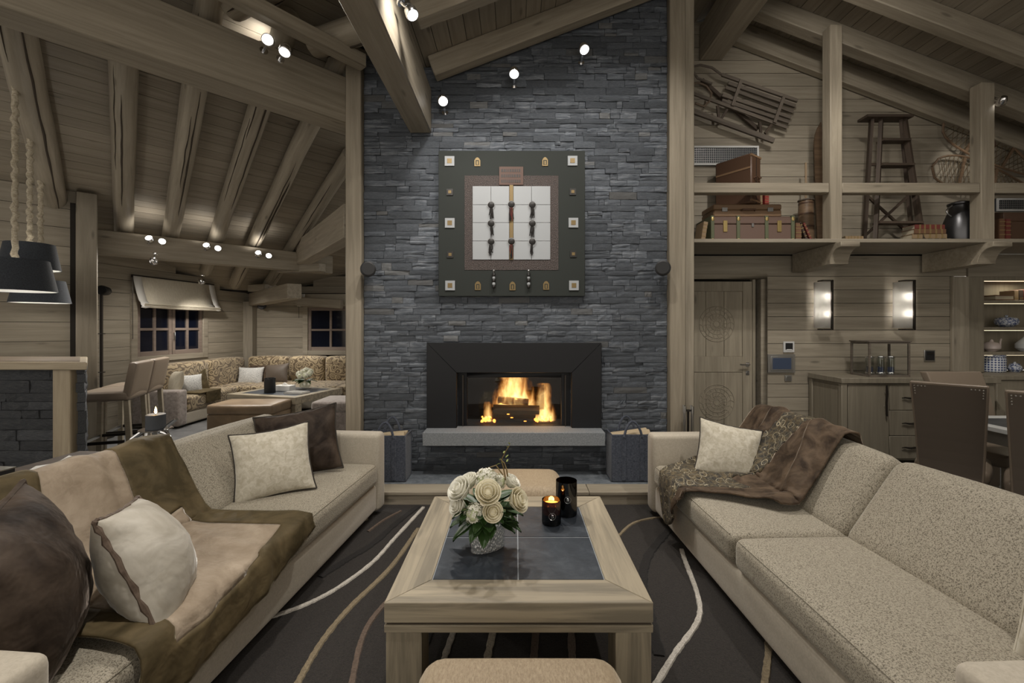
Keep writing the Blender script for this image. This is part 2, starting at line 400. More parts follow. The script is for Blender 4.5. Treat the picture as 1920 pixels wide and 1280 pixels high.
    nt.links.new(ramp(nt, n, [(0.44, (0.07, 0.10, 0.22)), (0.54, (0.58, 0.61, 0.66))]), b.inputs['Base Color'])
    b.inputs['Roughness'].default_value = 0.2
special_mats()
# ------------------------------------------------------------------ geometry helpers
class MB:
    def __init__(s): s.v = []; s.f = []
    def add(s, vs, fs):
        o = len(s.v); s.v += [Vector(p) for p in vs]; s.f += [tuple(i + o for i in f) for f in fs]; return s
    def box(s, x0, x1, y0, y1, z0, z1, m=None):
        vs = [Vector((x, y, z)) for x in (x0, x1) for y in (y0, y1) for z in (z0, z1)]
        if m is not None: vs = [m @ p for p in vs]
        return s.add(vs, [(0, 1, 3, 2), (4, 6, 7, 5), (0, 4, 5, 1), (2, 3, 7, 6), (0, 2, 6, 4), (1, 5, 7, 3)])
    def bar(s, p0, p1, w, h, up=(0, 0, 1)):
        m, L = frame(p0, p1, up)
        return s.box(0, L, -w / 2, w / 2, -h / 2, h / 2, m)
    def prism(s, poly, axis, a, b):
        """polygon of 2-tuples extruded along an axis"""
        n = len(poly)
        def mk(p, t):
            return {'x': (t, p[0], p[1]), 'y': (p[0], t, p[1]), 'z': (p[0], p[1], t)}[axis]
        vs = [mk(p, a) for p in poly] + [mk(p, b) for p in poly]
        return s.add(vs, [tuple(range(n)), tuple(range(2 * n - 1, n - 1, -1))] + [(i, (i + 1) % n, n + (i + 1) % n, n + i) for i in range(n)])
    def tube(s, pts, r, n=8, closed=False):
        pts = [Vector(p) for p in pts]; k = len(pts)
        rs = r if isinstance(r, (list, tuple)) else [r] * k
        vs = []; prev = None
        for i, p in enumerate(pts):
            if closed: t = pts[(i + 1) % k] - pts[i - 1]
            else: t = pts[min(i + 1, k - 1)] - pts[max(i - 1, 0)]
            t.normalize()
            if prev is None:
                a = Vector((0, 0, 1)) if abs(t.z) < 0.9 else Vector((1, 0, 0))
                prev = t.cross(a).normalized()
            u = (prev - t * prev.dot(t))
            if u.length < 1e-6: u = t.orthogonal()
            u.normalize(); prev = u; w = t.cross(u)
            vs += [p + (u * math.cos(2 * PI * j / n) + w * math.sin(2 * PI * j / n)) * rs[i] for j in range(n)]
        fs = []
        for i in range(k if closed else k - 1):
            a = i * n; b = ((i + 1) % k) * n
            fs += [(a + j, a + (j + 1) % n, b + (j + 1) % n, b + j) for j in range(n)]
        if not closed: fs += [tuple(range(n)), tuple(range((k - 1) * n, k * n))]
        return s.add(vs, fs)
    def lathe(s, prof, n=20, c=(0, 0, 0), sx=1.0, sy=1.0, closed=False):
        c = Vector(c); k = len(prof)
        vs = [c + Vector((r * sx * math.cos(2 * PI * j / n), r * sy * math.sin(2 * PI * j / n), z)) for r, z in prof for j in range(n)]
        fs = []
        for i in range(k if closed else k - 1):
            a = i * n; b = ((i + 1) % k) * n
            fs += [(a + j, a + (j + 1) % n, b + (j + 1) % n, b + j) for j in range(n)]
        if not closed: fs += [tuple(range(n)), tuple(range((k - 1) * n, k * n))]
        return s.add(vs, fs)
    def grid(s, fn, nu, nv):
        vs = [fn(i / nu, j / nv) for i in range(nu + 1) for j in range(nv + 1)]
        return s.add(vs, [(i * (nv + 1) + j, (i + 1) * (nv + 1) + j, (i + 1) * (nv + 1) + j + 1, i * (nv + 1) + j + 1) for i in range(nu) for j in range(nv)])
    def ball(s, c, r, n=10, k=6):
        if not isinstance(r, (tuple, list)): r = (r, r, r)
        c = Vector(c)
        vs = [c + Vector((0, 0, -r[2]))]
        for i in range(1, k):
            a = PI * i / k - PI / 2
            vs += [c + Vector((r[0] * math.cos(a) * math.cos(2 * PI * j / n), r[1] * math.cos(a) * math.sin(2 * PI * j / n), r[2] * math.sin(a))) for j in range(n)]
        vs.append(c + Vector((0, 0, r[2])))
        fs = [(0, 1 + (j + 1) % n, 1 + j) for j in range(n)]
        for i in range(k - 2):
            a = 1 + i * n; b = a + n
            fs += [(a + j, a + (j + 1) % n, b + (j + 1) % n, b + j) for j in range(n)]
        a = 1 + (k - 2) * n
        fs += [(a + j, a + (j + 1) % n, len(vs) - 1) for j in range(n)]
        return s.add(vs, fs)
    def soft(s, x0, x1, y0, y1, z0, z1, r=0.04, puff=0.0, n=9, wob=0.0, m=None):
        """rounded, optionally puffed box"""
        h = Vector(((x1 - x0) / 2, (y1 - y0) / 2, (z1 - z0) / 2)); c = Vector(((x0 + x1) / 2, (y0 + y1) / 2, (z0 + z1) / 2))
        r = min(r, h.x * 0.98, h.y * 0.98, h.z * 0.98)
        def par(hh):
            e = r / hh
            inner = [(-1 + e) + (2 - 2 * e) * i / n for i in range(n + 1)]
            return [-1, -1 + e * 0.18, -1 + e * 0.55] + inner + [1 - e * 0.55, 1 - e * 0.18, 1]
        P3 = [par(h.x), par(h.y), par(h.z)]
        for ax in range(3):
            b, cc = (ax + 1) % 3, (ax + 2) % 3
            for sg in (-1, 1):
                vs = []; U, W = P3[b], P3[cc]
                for u in U:
                    for w in W:
                        p = Vector((0, 0, 0)); p[ax] = sg * h[ax]; p[b] = u * h[b]; p[cc] = w * h[cc]
                        q = Vector([max(-(h[k] - r), min(h[k] - r, p[k])) for k in range(3)])
                        d = p - q
                        if d.length > 1e-9: p = q + d.normalized() * r
                        if puff:
                            p[ax] += sg * puff * (1 - u * u) * (1 - w * w) * (1 if h[ax] < 0.3 else 0.4)
                        p = p + c
                        if wob: p += Vector((noise.noise(p * 5), noise.noise(p * 5 + Vector((9, 3, 1))), noise.noise(p * 5 + Vector((4, 8, 2))))) * wob
                        vs.append(m @ p if m is not None else p)
                nw = len(W)
                fs = [(i * nw + j, (i + 1) * nw + j, (i + 1) * nw + j + 1, i * nw + j + 1) for i in range(len(U) - 1) for j in range(nw - 1)]
                s.add(vs, fs)
        return s
    def build(s, name, mat, parent=None, smooth=False, bevel=0.0, seg=1, angle=0.7, weld=True, solid=0.0):
        me = bpy.data.meshes.new(name)
        me.from_pydata([tuple(p) for p in s.v], [], s.f)
        bm = bmesh.new(); bm.from_mesh(me)
        if weld: bmesh.ops.remove_doubles(bm, verts=bm.verts, dist=1e-5)
        bmesh.ops.recalc_face_normals(bm, faces=bm.faces)
        if bevel:
            es = [e for e in bm.edges if len(e.link_faces) == 2 and e.calc_face_angle(0) > 0.5]
            bmesh.ops.bevel(bm, geom=es, offset=bevel, segments=seg, profile=0.6, affect='EDGES')
        bm.to_mesh(me); bm.free()
        if smooth or bevel:
            me.polygons.foreach_set('use_smooth', [True] * len(me.polygons))
            me.set_sharp_from_angle(angle=angle)
        me.materials.append(MATS[mat])
        o = bpy.data.objects.new(name, me); COL.objects.link(o)
        if parent is not None: o.parent = parent
        if solid:
            md = o.modifiers.new('thickness', 'SOLIDIFY'); md.thickness = solid; md.offset = 1
        return o

def frame(p0, p1, up=(0, 0, 1)):
    p0, p1, up = Vector(p0), Vector(p1), Vector(up)
    x = p1 - p0; L = x.length; x = x / L
    y = up.cross(x)
    if y.length < 1e-6: y = Vector((0, 1, 0)).cross(x) if abs(x.y) < 0.9 else Vector((1, 0, 0)).cross(x)
    y.normalize(); z = x.cross(y)
    m = Matrix(((x.x, y.x, z.x, p0.x), (x.y, y.y, z.y, p0.y), (x.z, y.z, z.z, p0.z), (0, 0, 0, 1)))
    return m, L

def tag(o, label=None, cat=None, group=None, kind=None):
    if label: o['label'] = label
    if cat: o['category'] = cat
    if group: o['group'] = group
    if kind: o['kind'] = kind
    return o
def thing(name, label, cat, loc=(0, 0, 0), rotz=0.0, group=None, rot=None):
    o = bpy.data.objects.new(name, None); COL.objects.link(o)
    o.empty_display_size = 0.1
    o.location = loc
    o.rotation_euler = rot if rot is not None else (0, 0, rotz)
    return tag(o, label, cat, group)
def dup(root, loc=None, rotz=None, label=None, parent=None):
    c = root.copy(); COL.objects.link(c)
    if parent is not None: c.parent = parent
    if loc is not None: c.location = loc
    if rotz is not None: c.rotation_euler = (0, 0, rotz)
    if label: c['label'] = label
    for ch in list(root.children):
        dup(ch, parent=c)
    return c
def bar_obj(name, p0, p1, w, h, mat, parent=None, up=(0, 0, 1), bevel=0.0):
    """straight board or beam; its own X axis runs along the grain. p0/p1 on the centre line"""
    m, L = frame(p0, p1, up)
    b = MB().box(-L / 2, L / 2, -w / 2, w / 2, -h / 2, h / 2)
    o = b.build(name, mat, parent, bevel=bevel)
    o.matrix_world = m @ Matrix.Translation((L / 2, 0, 0))
    return o
def structure(o, label, cat=None):
    return tag(o, label, cat or 'structure', None, 'structure')

def log_obj(name, p0, p1, r, mat, label, cat, group, seed=0, n=14, seg=14, flat=True):
    """hewn round log with drying cracks"""
    m, L = frame(p0, p1)
    rnd = random.Random(seed)
    root = thing(name, label, cat, group=group)
    root.matrix_world = m @ Matrix.Translation((L / 2, 0, 0))
    b = MB(); vs = []
    for i in range(seg + 1):
        x = -L / 2 + L * i / seg
        cy = 0.010 * noise.noise(Vector((x * 1.3, seed, 0))); cz = 0.008 * noise.noise(Vector((x * 1.1, seed, 5)))
        for j in range(n):
            a = 2 * PI * j / n
            rr = r * (1 + 0.05 * noise.noise(Vector((x * 1.5, math.cos(a) * 1.2 + seed, math.sin(a) * 1.2))))
            if flat: rr = min(rr, r * 0.93 / max(0.2, abs(math.cos(a * 1 + 0.4)) if abs(math.cos(a + 0.4)) > 0.93 else 0.93))
            if i in (0, seg): rr *= 0.93
            vs.append((x, cy + rr * math.cos(a), cz + rr * math.sin(a)))
    fs = [(i * n + j, i * n + (j + 1) % n, (i + 1) * n + (j + 1) % n, (i + 1) * n + j) for i in range(seg) for j in range(n)]
    fs += [tuple(range(n)), tuple(range(seg * n, seg * n + n))]
    b.add(vs, fs)
    b.build('trunk', mat, root, smooth=True, angle=0.9)
    for k in range(3):
        a = -PI / 2 + rnd.uniform(-0.9, 0.9) if k else -PI / 2 + rnd.uniform(-0.5, 0.2)
        x0 = rnd.uniform(-L * 0.48, -L * 0.1); x1 = x0 + rnd.uniform(L * 0.25, L * 0.55) * (1.4 if k == 0 else 0.6)
        x1 = min(x1, L * 0.48); pts = []; rs = []
        for i in range(15):
            t = i / 14; x = x0 + (x1 - x0) * t
            aa = a + 0.10 * noise.noise(Vector((x * 4, seed + k * 3, 2)))
            rr = r * 0.985
            pts.append((x, rr * math.cos(aa), rr * math.sin(aa))); rs.append(0.0012 + 0.0085 * math.sin(PI * t) ** 0.7 * (1.0 if k == 0 else 0.6) * (0.7 + 0.5 * rnd.random()))
        MB().tube(pts, rs, 5).build('crack', 'crack_dark', root)
    return root
# ------------------------------------------------------------------ setting: floor, roofs, walls
YW = 4.05                       # face of the slate chimney wall
def zm(x):                      # underside of the main roof boards, left and right slope
    return 4.195 + 0.381 * x if x < 2.27 else 5.06 - 0.38 * (x - 2.27)
S2 = math.sqrt(2)
def uv(u, v, z=0.0):            # the side wing is turned by 45 degrees
    return Vector(((u - v) / S2, (u + v) / S2, z))
def zw(v):                      # underside of the wing roof boards
    return 2.903 + 0.328 * (7.4 - v)

def build_floor():
    b = MB().box(-9, 7.2, -4.2, 10.0, -0.12, -0.006)
    fl_o = b.build('floor', 'dark_gap'); structure(fl_o, 'dark grey stone tile floor', 'floor')
    s = 0.6; me = None
    t = MB().box(-s / 2 + 0.003, s / 2 - 0.003, -s / 2 + 0.003, s / 2 - 0.003, -0.012, 0.0)
    n = 0
    far = MB()
    for i in range(-15, 12):
        for j in range(-7, 17):
            x, y = i * s + 0.3, j * s + 0.3
            if x < -8.8 or x > 7.0 or y < -4 or y > 9.8: continue
            vis = (y > 3.0 and x < -1.4 and x > -6) or (y > 1 and x > 1.6 and x < 6)
            if vis:
                if me is None:
                    o = t.build('tile', 'floor_tile', fl_o); me = o.data
                else:
                    o = bpy.data.objects.new('tile', me); COL.objects.link(o); o.parent = fl_o
                o.location = (x, y, 0)
            else:
                far.box(x - s / 2 + 0.003, x + s / 2 - 0.003, y - s / 2 + 0.003, y + s / 2 - 0.003, -0.012, 0.0)
    o = far.build('tile_field', 'floor_tile', fl_o); o['kind'] = 'stuff'
build_floor()

def build_roofs():
    # main roof, boards running front to back
    b = MB()
    b.prism([(-0.98, zm(-0.98) + 0.03), (2.27, 5.09), (6.7, zm(6.7) + 0.03), (6.7, zm(6.7) + 0.1), (2.27, 5.16), (-0.98, zm(-0.98) + 0.1)], 'y', -4, 5.35)
    r = b.build('ceiling', 'dark_gap'); structure(r, 'boarded pitched ceiling above the fireplace lounge and gallery', 'ceiling')
    w = 0.142; sl = math.hypot(1, 0.381)
    x = -0.97
    while x < 2.2:
        x1 = x + w / sl
        p = Vector(((x + x1) / 2, -4, zm((x + x1) / 2) + 0.014)); q = p.copy(); q.y = 5.03
        bar_obj('plank', p, q, w - 0.005, 0.026, 'ceiling_wood', r, up=(-0.381, 0, 1))
        x = x1
    x = 2.33
    while x < 6.6:
        x1 = x + w / sl
        p = Vector(((x + x1) / 2, -4, zm((x + x1) / 2) + 0.014)); q = p.copy(); q.y = 5.35
        bar_obj('plank', p, q, w - 0.005, 0.026, 'ceiling_wood', r, up=(0.38, 0, 1))
        x = x1
    # wing roof, boards running along u
    b = MB()
    def c(u, v): p = uv(u, v); p.z = zw(v) + 0.03; return p
    top = [c(-7, 1.6), c(0.3, 1.6), c(7.9, 9.2), c(7.9, 10.6), c(-7, 10.6)]
    up = [p + Vector((0, 0, 0.08)) for p in top]
    b.add(top + up, [(0, 1, 2, 3, 4), (9, 8, 7, 6, 5)] + [(i, (i + 1) % 5, 5 + (i + 1) % 5, 5 + i) for i in range(5)])
    r2 = b.build('ceiling', 'dark_gap'); structure(r2, 'boarded sloping ceiling over the side wing with round rafters', 'ceiling')
    v = 1.7
    dv = 0.145 / math.hypot(1, 0.328)
    while v < 9.6:
        vm = v + dv / 2
        um = vm - 1.40 if vm < 3.75 else (vm - 2.03 if vm < 5.2 else min(vm - 0.2, 6.6))
        p = uv(-6.5, vm, zw(vm) + 0.014); q = uv(um, vm, zw(vm) + 0.014)
        n = Vector((-1, 1, 0)).normalized() * 0.328 + Vector((0, 0, 1))
        bar_obj('plank', p, q, 0.140, 0.026, 'ceiling_wood', r2, up=n)
        v += dv
    # boards closing the step between the two roofs, above the long square beam
    b = MB().prism([(-4.0, zm(-0.99)), (4.05, zm(-0.99)), (4.05, 4.5), (-4, 6.0)], 'x', -1.03, -0.99)
    structure(b.build('wall_upper', 'ceiling_wood'), 'boarded step between the two roofs above the square beam', 'wall')
build_roofs()

def plank_wall(name, label, p0, p1, rows, mat='plank_wood', openings=(), lim=None, thick=0.024, depth=0.14, inward=None):
    """vertical boarded wall from p0 to p1 (2-D, seen with its face to the room on the inward side)"""
    p0, p1 = Vector((p0[0], p0[1], 0)), Vector((p1[0], p1[1], 0))
    d = (p1 - p0); L = d.length; d /= L
    nrm = Vector(inward).normalized()
    off = nrm * (-depth)
    b = MB()
    z0, z1 = rows[0], rows[-1]
    if lim:
        n = 16; pts = []
        for i in range(n + 1):
            s = L * i / n; pts.append((s, min(z1, lim(p0 + d * s))))
        prof = [(0, z0), (L, z0)] + [(s, z) for s, z in reversed(pts)]
    else: prof = [(0, z0), (L, z0), (L, z1), (0, z1)]
    k = len(prof)
    A = [p0 + d * s + off + Vector((0, 0, z)) for s, z in prof]; B = [p - nrm * 0.05 for p in A]
    b.add(A + B, [tuple(range(k)), tuple(range(2 * k - 1, k - 1, -1))] + [(i, (i + 1) % k, k + (i + 1) % k, k + i) for i in range(k)])
    wl = b.build(name, 'dark_gap'); structure(wl, label, 'wall')
    for za, zb in zip(rows[:-1], rows[1:]):
        segs = [(0.0, L)]
        for (s0, s1, o0, o1) in openings:
            if zb > o0 + 0.01 and za < o1 - 0.01:
                ns = []
                for a, c in segs:
                    if s0 > a: ns.append((a, min(c, s0)))
                    if s1 < c: ns.append((max(a, s1), c))
                segs = [(a, c) for a, c in ns if c - a > 0.01]
        for a, c in segs:
            if lim:   # keep the part of the row that stays below the roof
                ss = [a + (c - a) * i / 60 for i in range(61)]
                ok = [s for s in ss if lim(p0 + d * s) >= za + (zb - za) * 0.45]
                if len(ok) < 2: continue
                a, c = ok[0], ok[-1]
            q0 = p0 + d * a - nrm * thick / 2; q1 = p0 + d * c - nrm * thick / 2
            q0.z = q1.z = (za + zb) / 2
            bar_obj('plank', q0, q1, thick, zb - za - 0.005, mat, wl)
    return wl
def rng(a, b, st):
    n = max(1, round((b - a) / st)); return [a + (b - a) * i / n for i in range(n + 1)]

# wall behind the gallery and the door
YB = 5.03
plank_wall('wall_back', 'beige boarded back wall with the carved door, wall lamps and sideboard', (1.42, YB), (5.25, YB), rng(0, 2.035, 0.157) + [2.275],
           openings=[(0.44, 1.50, -1, 2.03), (3.64, 3.84, -1, 2.03)], inward=(0, -1, 0))
plank_wall('wall_gallery', 'beige boarded gable wall behind the gallery shelf', (1.30, YB + 0.002), (6.7, YB + 0.002), rng(2.29, 5.0, 0.15),
           lim=lambda p: zm(p.x) - 0.02, inward=(0, -1, 0))
structure(bar_obj('trim_5', (5.25, YB - 0.012, 2.155), (6.69, YB - 0.012, 2.155), 0.024, 0.25, 'plank_wood'), 'board above the display cabinet under the gallery', 'trim')
plank_wall('wall_right', 'boarded wall on the dining side', (6.7, YB + 0.3), (6.7, -4), rng(0, 3.3, 0.16), inward=(-1, 0, 0))
# wing: bar wall (along u), window wall, far wall
V0 = 7.08
ub = (-4.91 + 5.10) / S2
plank_wall('wall_bar', 'beige boarded wall behind the bar counter', uv(-3.2, V0)[:2], uv(ub - 0.10, V0)[:2], rng(0, 3.0, 0.215), inward=(1, -1, 0))
W1A, W1B = Vector((-5.70, 5.50, 0)), Vector((-5.36, 8.70, 0))
w1d = (W1B - W1A).normalized()
w1n = Vector((w1d.y, -w1d.x, 0))
def wing_lim(p): return zw((p.y - p.x) / S2) - 0.01
plank_wall('wall_window', 'boarded wall with the wide casement window and roman blind', W1A[:2], W1B[:2], rng(0, 2.7, 0.19),
           openings=[(0.90, 2.08, 1.0, 1.85)], lim=wing_lim, inward=w1n)
plank_wall('wall_far', 'far boarded wall behind the damask corner sofa', (-5.40, 8.70), (-0.4, 8.70), rng(0, 3.9, 0.21),
           openings=[(1.23, 2.13, 0.97, 1.83)], lim=wing_lim, inward=(0, -1, 0))

# ------------------------------------------------------------------ slate chimney wall, every stone built
def slate_templates(rnd, n=14):
    out = []
    for k in range(n):
        nx, nz = 4, 2
        vs = []; off = rnd.uniform(0, 50)
        for i in range(nx + 1):
            for j in range(nz + 1):
                x, z = i / nx - 0.5, j / nz - 0.5
                edge = (i in (0, nx)) or (j in (0, nz))
                y = -0.5 + 0.34 * noise.noise(Vector((x * 4 + off, z * 5, k))) + (0.22 if edge else 0)
                if edge: x *= 0.99 + 0.02 * rnd.random(); z *= 0.95 + 0.08 * rnd.random()
                vs.append((x, y, z))
        fs = [(i * (nz + 1) + j, (i + 1) * (nz + 1) + j, (i + 1) * (nz + 1) + j + 1, i * (nz + 1) + j + 1) for i in range(nx) for j in range(nz)]
        ring = [i * (nz + 1) for i in range(nx + 1)] + [nx * (nz + 1) + j for j in range(1, nz + 1)] + [i * (nz + 1) + nz for i in range(nx - 1, -1, -1)] + [j for j in range(nz - 1, 0, -1)]
        base = len(vs)
        for r in ring: vs.append((vs[r][0], 1.0, vs[r][2]))
        m = len(ring)
        fs += [(ring[i], ring[(i + 1) % m], base + (i + 1) % m, base + i) for i in range(m)]
        out.append((vs, fs))
    return out
def slate_field(root, rects, mat, tmpl, limit, xf=None, depth=0.022, name='stone'):
    """rects: (x, z, w, h, proud); the largest become single stones, the rest one joined part"""
    rects = sorted(rects, key=lambda r: -r[2] * r[3])
    meshes = {}
    rest = MB()
    rr = random.Random(3)
    for i, (x, z, w, h, pr) in enumerate(rects):
        k = rr.randrange(len(tmpl)); vs, fs = tmpl[k]
        M = Matrix.Translation((x, -pr, z)) @ Matrix.Rotation(rr.uniform(-0.012, 0.012), 4, 'Y') @ Matrix.Rotation(rr.uniform(-0.05, 0.05), 4, 'Z') @ Matrix.Diagonal((w - 0.003, depth, h - 0.003, 1))
        if xf is not None: M = xf @ M
        if i < limit:
            if k not in meshes:
                o = MB().add(vs, fs).build(name, mat, root); meshes[k] = o.data
            else:
                o = bpy.data.objects.new(name, meshes[k]); COL.objects.link(o); o.parent = root
            o.matrix_local = M
        else:
            rest.add([M @ Vector(p) for p in vs], fs)
    if rest.v:
        o = rest.build(name + '_field', mat, root, weld=False); o['kind'] = 'stuff'
def rows_of_stones(rnd, x0, x1, z0, z1, hmin, hmax, wmin, wmax):
    out = []; z = z0
    while z < z1 - 0.01:
        h = rnd.uniform(hmin, hmax); x = x0
        if z + h > z1: h = z1 - z
        while x < x1 - 0.005:
            w = rnd.uniform(wmin, wmax)
            if rnd.random() < 0.2: w *= 0.5
            if x + w > x1 - wmin * 0.4: w = x1 - x
            if h > hmax * 0.82 and rnd.random() < 0.35:
                t = h * rnd.uniform(0.4, 0.6)
                out.append((x + w / 2, z + t / 2, w, t, rnd.uniform(0, 0.014))); out.append((x + w / 2, z + t + (h - t) / 2, w, h - t, rnd.uniform(0, 0.014)))
            else: out.append((x + w / 2, z + h / 2, w, h, rnd.uniform(0, 0.014)))
            x += w
        z += h
    return out
def build_chimney():
    x0, x1 = -1.415, 1.42
    b = MB()
    D0, D1 = YW, YW + 0.55
    ox0, ox1, oz0, oz1 = -0.54, 0.52, 0.50, 1.03
    b.box(x0, ox0, D0, D1, 0, oz1); b.box(ox1, x1, D0, D1, 0, oz1); b.box(ox0, ox1, D0, D1, 0, oz0)
    b.box(ox0, ox1, D0 + 0.5, D1, oz0, oz1)
    b.prism([(x0, oz1), (x1, oz1), (x1, zm(x1) - 0.01), (-0.97, zm(-0.97) - 0.01), (-1.0, 4.0), (x0, 3.98)], 'y', D0, D1)
    root = b.build('wall_chimney', 'slate'); structure(root, 'tall chimney wall clad in split blue-grey slate strips', 'wall')
    rnd = random.Random(11)
    st = rows_of_stones(rnd, x0, x1, 0.108, 4.62, 0.036, 0.074, 0.10, 0.32)
    keep = []
    for (x, z, w, h, p) in st:
        top = (zm(x) if x > -0.97 else 4.0)
        if z + h / 2 > top: continue
        if -0.80 < x - w / 2 and x + w / 2 < 0.79 and 0.47 < z - h / 2 and z + h / 2 < 1.29: continue
        if x + w / 2 > -0.82 and x - w / 2 < 0.80 and z + h / 2 > 0.38 and z - h / 2 < 1.30:   # cut at the steel surround and shelf
            if z + h / 2 < 0.47: pass
            elif z - h / 2 > 1.24: pass
            elif x < -0.6:
                nx = -0.80; w2 = nx - (x - w / 2)
                if w2 < 0.02: continue
                x = x - w / 2 + w2 / 2; w = w2
            elif x > 0.6:
                nx = 0.79; w2 = (x + w / 2) - nx
                if w2 < 0.02: continue
                x = nx + w2 / 2; w = w2
            else: continue
        if -0.70 < x - w / 2 and x + w / 2 < 0.64 and 1.75 < z - h / 2 and z + h / 2 < 3.08: continue   # hidden by the wall panel
        keep.append((x, z, w, h, p))
    slate_field(root, keep, 'slate', slate_templates(rnd), 300, Matrix.Translation((0, YW, 0)))
    return root
build_chimney()

# ------------------------------------------------------------------ beams and posts
def beam(name, p0, p1, w, h, label, cat='beam', group=None, mat='beam_wood', up=(0, 0, 1), bevel=0.008):
    o = bar_obj(name, p0, p1, w, h, mat, None, up, bevel)
    return tag(o, label, cat, group)
# posts either side of the slate
beam('post', (-1.492, 4.06, 0), (-1.492, 4.06, 3.96), 0.148, 0.16, 'pale square post at the edge of the slate wall next to the wing', 'post', mat='post_wood', up=(0, 1, 0))
beam('post', (1.498, 4.06, 0), (1.498, 4.06, zm(1.5) - 0.02), 0.150, 0.16, 'pale square post at the edge of the slate wall next to the door', 'post', mat='post_wood', up=(0, 1, 0))
beam('post', (1.635, 4.13, 0), (1.635, 4.13, zm(1.6) - 0.02), 0.10, 0.14, 'narrow square post doubled behind the pale post by the door', 'post', up=(0, 1, 0))
# long square beam over the lounge, and ridge beam
beam('ceiling_beam', (-0.88, -2.5, 3.452), (-0.88, 4.02, 3.452), 0.20, 0.405, 'long deep square beam ending against the slate wall')
beam('ridge_beam', (2.27, -2.5, 4.735), (2.27, 5.02, 4.735), 0.26, 0.39, 'square ridge beam above the hanging sledge')
# rafters of the main roof
def rafter(y0, y1, xa, xb, label, hgt=0.19):
    za, zb = zm(xa) - hgt / 2 - 0.008, zm(xb) - hgt / 2 - 0.008
    ym = (y0 + y1) / 2
    return beam('rafter', (xa, ym, za), (xb, ym, zb), y1 - y0, hgt, label, 'rafter', None)
rafter(3.89, 4.005, -0.76, 2.12, 'rafter running up along the top of the slate wall')
rafter(3.18, 3.31, -0.76, 2.12, 'rafter next to the one along the slate wall')
rafter(2.46, 2.58, -0.76, 2.12, 'rafter over the coffee table')
rafter(3.98, 4.10, 2.42, 6.6, 'rafter carried by the gallery posts')
rafter(4.52, 4.66, 2.42, 6.6, 'rafter over the gallery shelf between posts and gable wall')
rafter(4.93, 5.02, 2.42, 6.6, 'rafter lying against the gable wall above the ladder', 0.24)
rafter(3.1, 3.24, 2.42, 6.6, 'rafter over the dining table')
# wing: big beam, lower beam, upper tie, cross beams
pB = Vector((-1.556, 4.0, 0)); uhat = Vector((1, 1, 0)).normalized()
beam('wing_beam', pB - uhat * 5.2 + Vector((-0.10, 0.10, 3.55)), pB + uhat * 0.12 + Vector((-0.10, 0.10, 3.55)), 0.26, 0.43,
     'big square beam carrying the round rafters beside the slate wall')
pL = Vector((-5.13, 5.34, 0))
beam('wing_beam', pL - uhat * 0.4 + Vector((-0.07, 0.07, 2.50)), pL + uhat * 2.86 + Vector((-0.07, 0.07, 2.50)), 0.20, 0.30,
     'lower square beam with paired spotlights under the round rafters')
beam('wing_beam', Vector((-3.38, 1.42, 3.80)), Vector((-1.34, 3.82, 3.78)), 0.10, 0.12, 'slim tie beam under the cut ends of the round rafters')
beam('wing_beam', Vector((-3.72, 7.38, 2.64)), Vector((-1.85, 4.90, 2.64)), 0.19, 0.38, 'square beam resting on the end of the lower wing beam')
beam('wing_beam', Vector((-3.90, 7.18, 2.40)), Vector((-3.10, 6.95, 2.40)), 0.16, 0.13, 'short bearer block under the square wing beam')
beam('wing_beam', Vector((-5.15, 8.55, 1.98)), Vector((-3.55, 6.95, 2.02)), 0.22, 0.24, 'corner beam reaching out from the corner post of the sofa alcove')
beam('corbel_block', Vector((-4.98, 8.22, 2.17)), Vector((-4.55, 8.05, 2.17)), 0.24, 0.13, 'short block stacked on the corner beam', 'corbel')
beam('wing_beam', Vector((-4.75, 8.35, 1.98)), Vector((-3.35, 8.35, 1.88)), 0.14, 0.17, 'wall beam above the far window')
beam('post', (-5.30, 8.62, 0), (-5.30, 8.62, 1.95), 0.20, 0.16, 'square corner post behind the damask sofa', 'post', mat='plank_wood', up=(0, 1, 0))
# post closing the bar wall and the strip beside it
pp = uv(ub - 0.105, V0 - 0.03)
bo = beam('post', (pp.x, pp.y, 0), (pp.x, pp.y, 2.99), 0.18, 0.11, 'wide flat post at the end of the bar wall', 'post', mat='plank_wood', up=(-1, 1, 0))
pq = uv(ub - 0.215, V0 - 0.012)
tag(bar_obj('shadow_strip', (pq.x, pq.y, 0), (pq.x, pq.y, 2.86), 0.05, 0.03, 'dark_gap', None, (-1, 1, 0)), 'dark strip painted as a shadow gap beside the flat post', 'trim', None, 'structure')  # dark strip paints in the shade of the gap
# round rafters
ld = Vector((-0.906, 1, 0))
def log_pt(p, s, r):
    q = p + ld * s; v = (q.y - q.x) / S2
    q.z = zw(v) - r * 1.02; return q
starts = [(1.50, 0), (1.085, 1), (0.742, 2), (0.374, 3), (0.03, 4), (-0.36, 5)]
logs_lab = ['round rafter log carrying the rope pendant hooks', 'cracked round rafter log next to the rope pendants', 'round rafter log above the first pair of beam spotlights',
            'round rafter log lit above the middle pair of beam spotlights', 'round rafter log above the last pair of beam spotlights', 'round rafter log behind the pale post of the slate wall']
for t, k in starts:
    p = Vector((-1.556 - t, 4.0 - t, 0)); r = 0.098 if k else 0.115
    if k == 0: s0, s1 = -0.9, 2.62
    elif k == 1: s0, s1 = -0.55, 3.2
    else: s0, s1 = (-0.10, 3.2 + 0.35 * (k - 2)) if k < 5 else (0.9, 4.0)
    log_obj('round_rafter', log_pt(p, s0, r), log_pt(p, s1, r), r, 'beam_wood', logs_lab[k], 'rafter', 'round rafters of the wing', seed=k + 1)
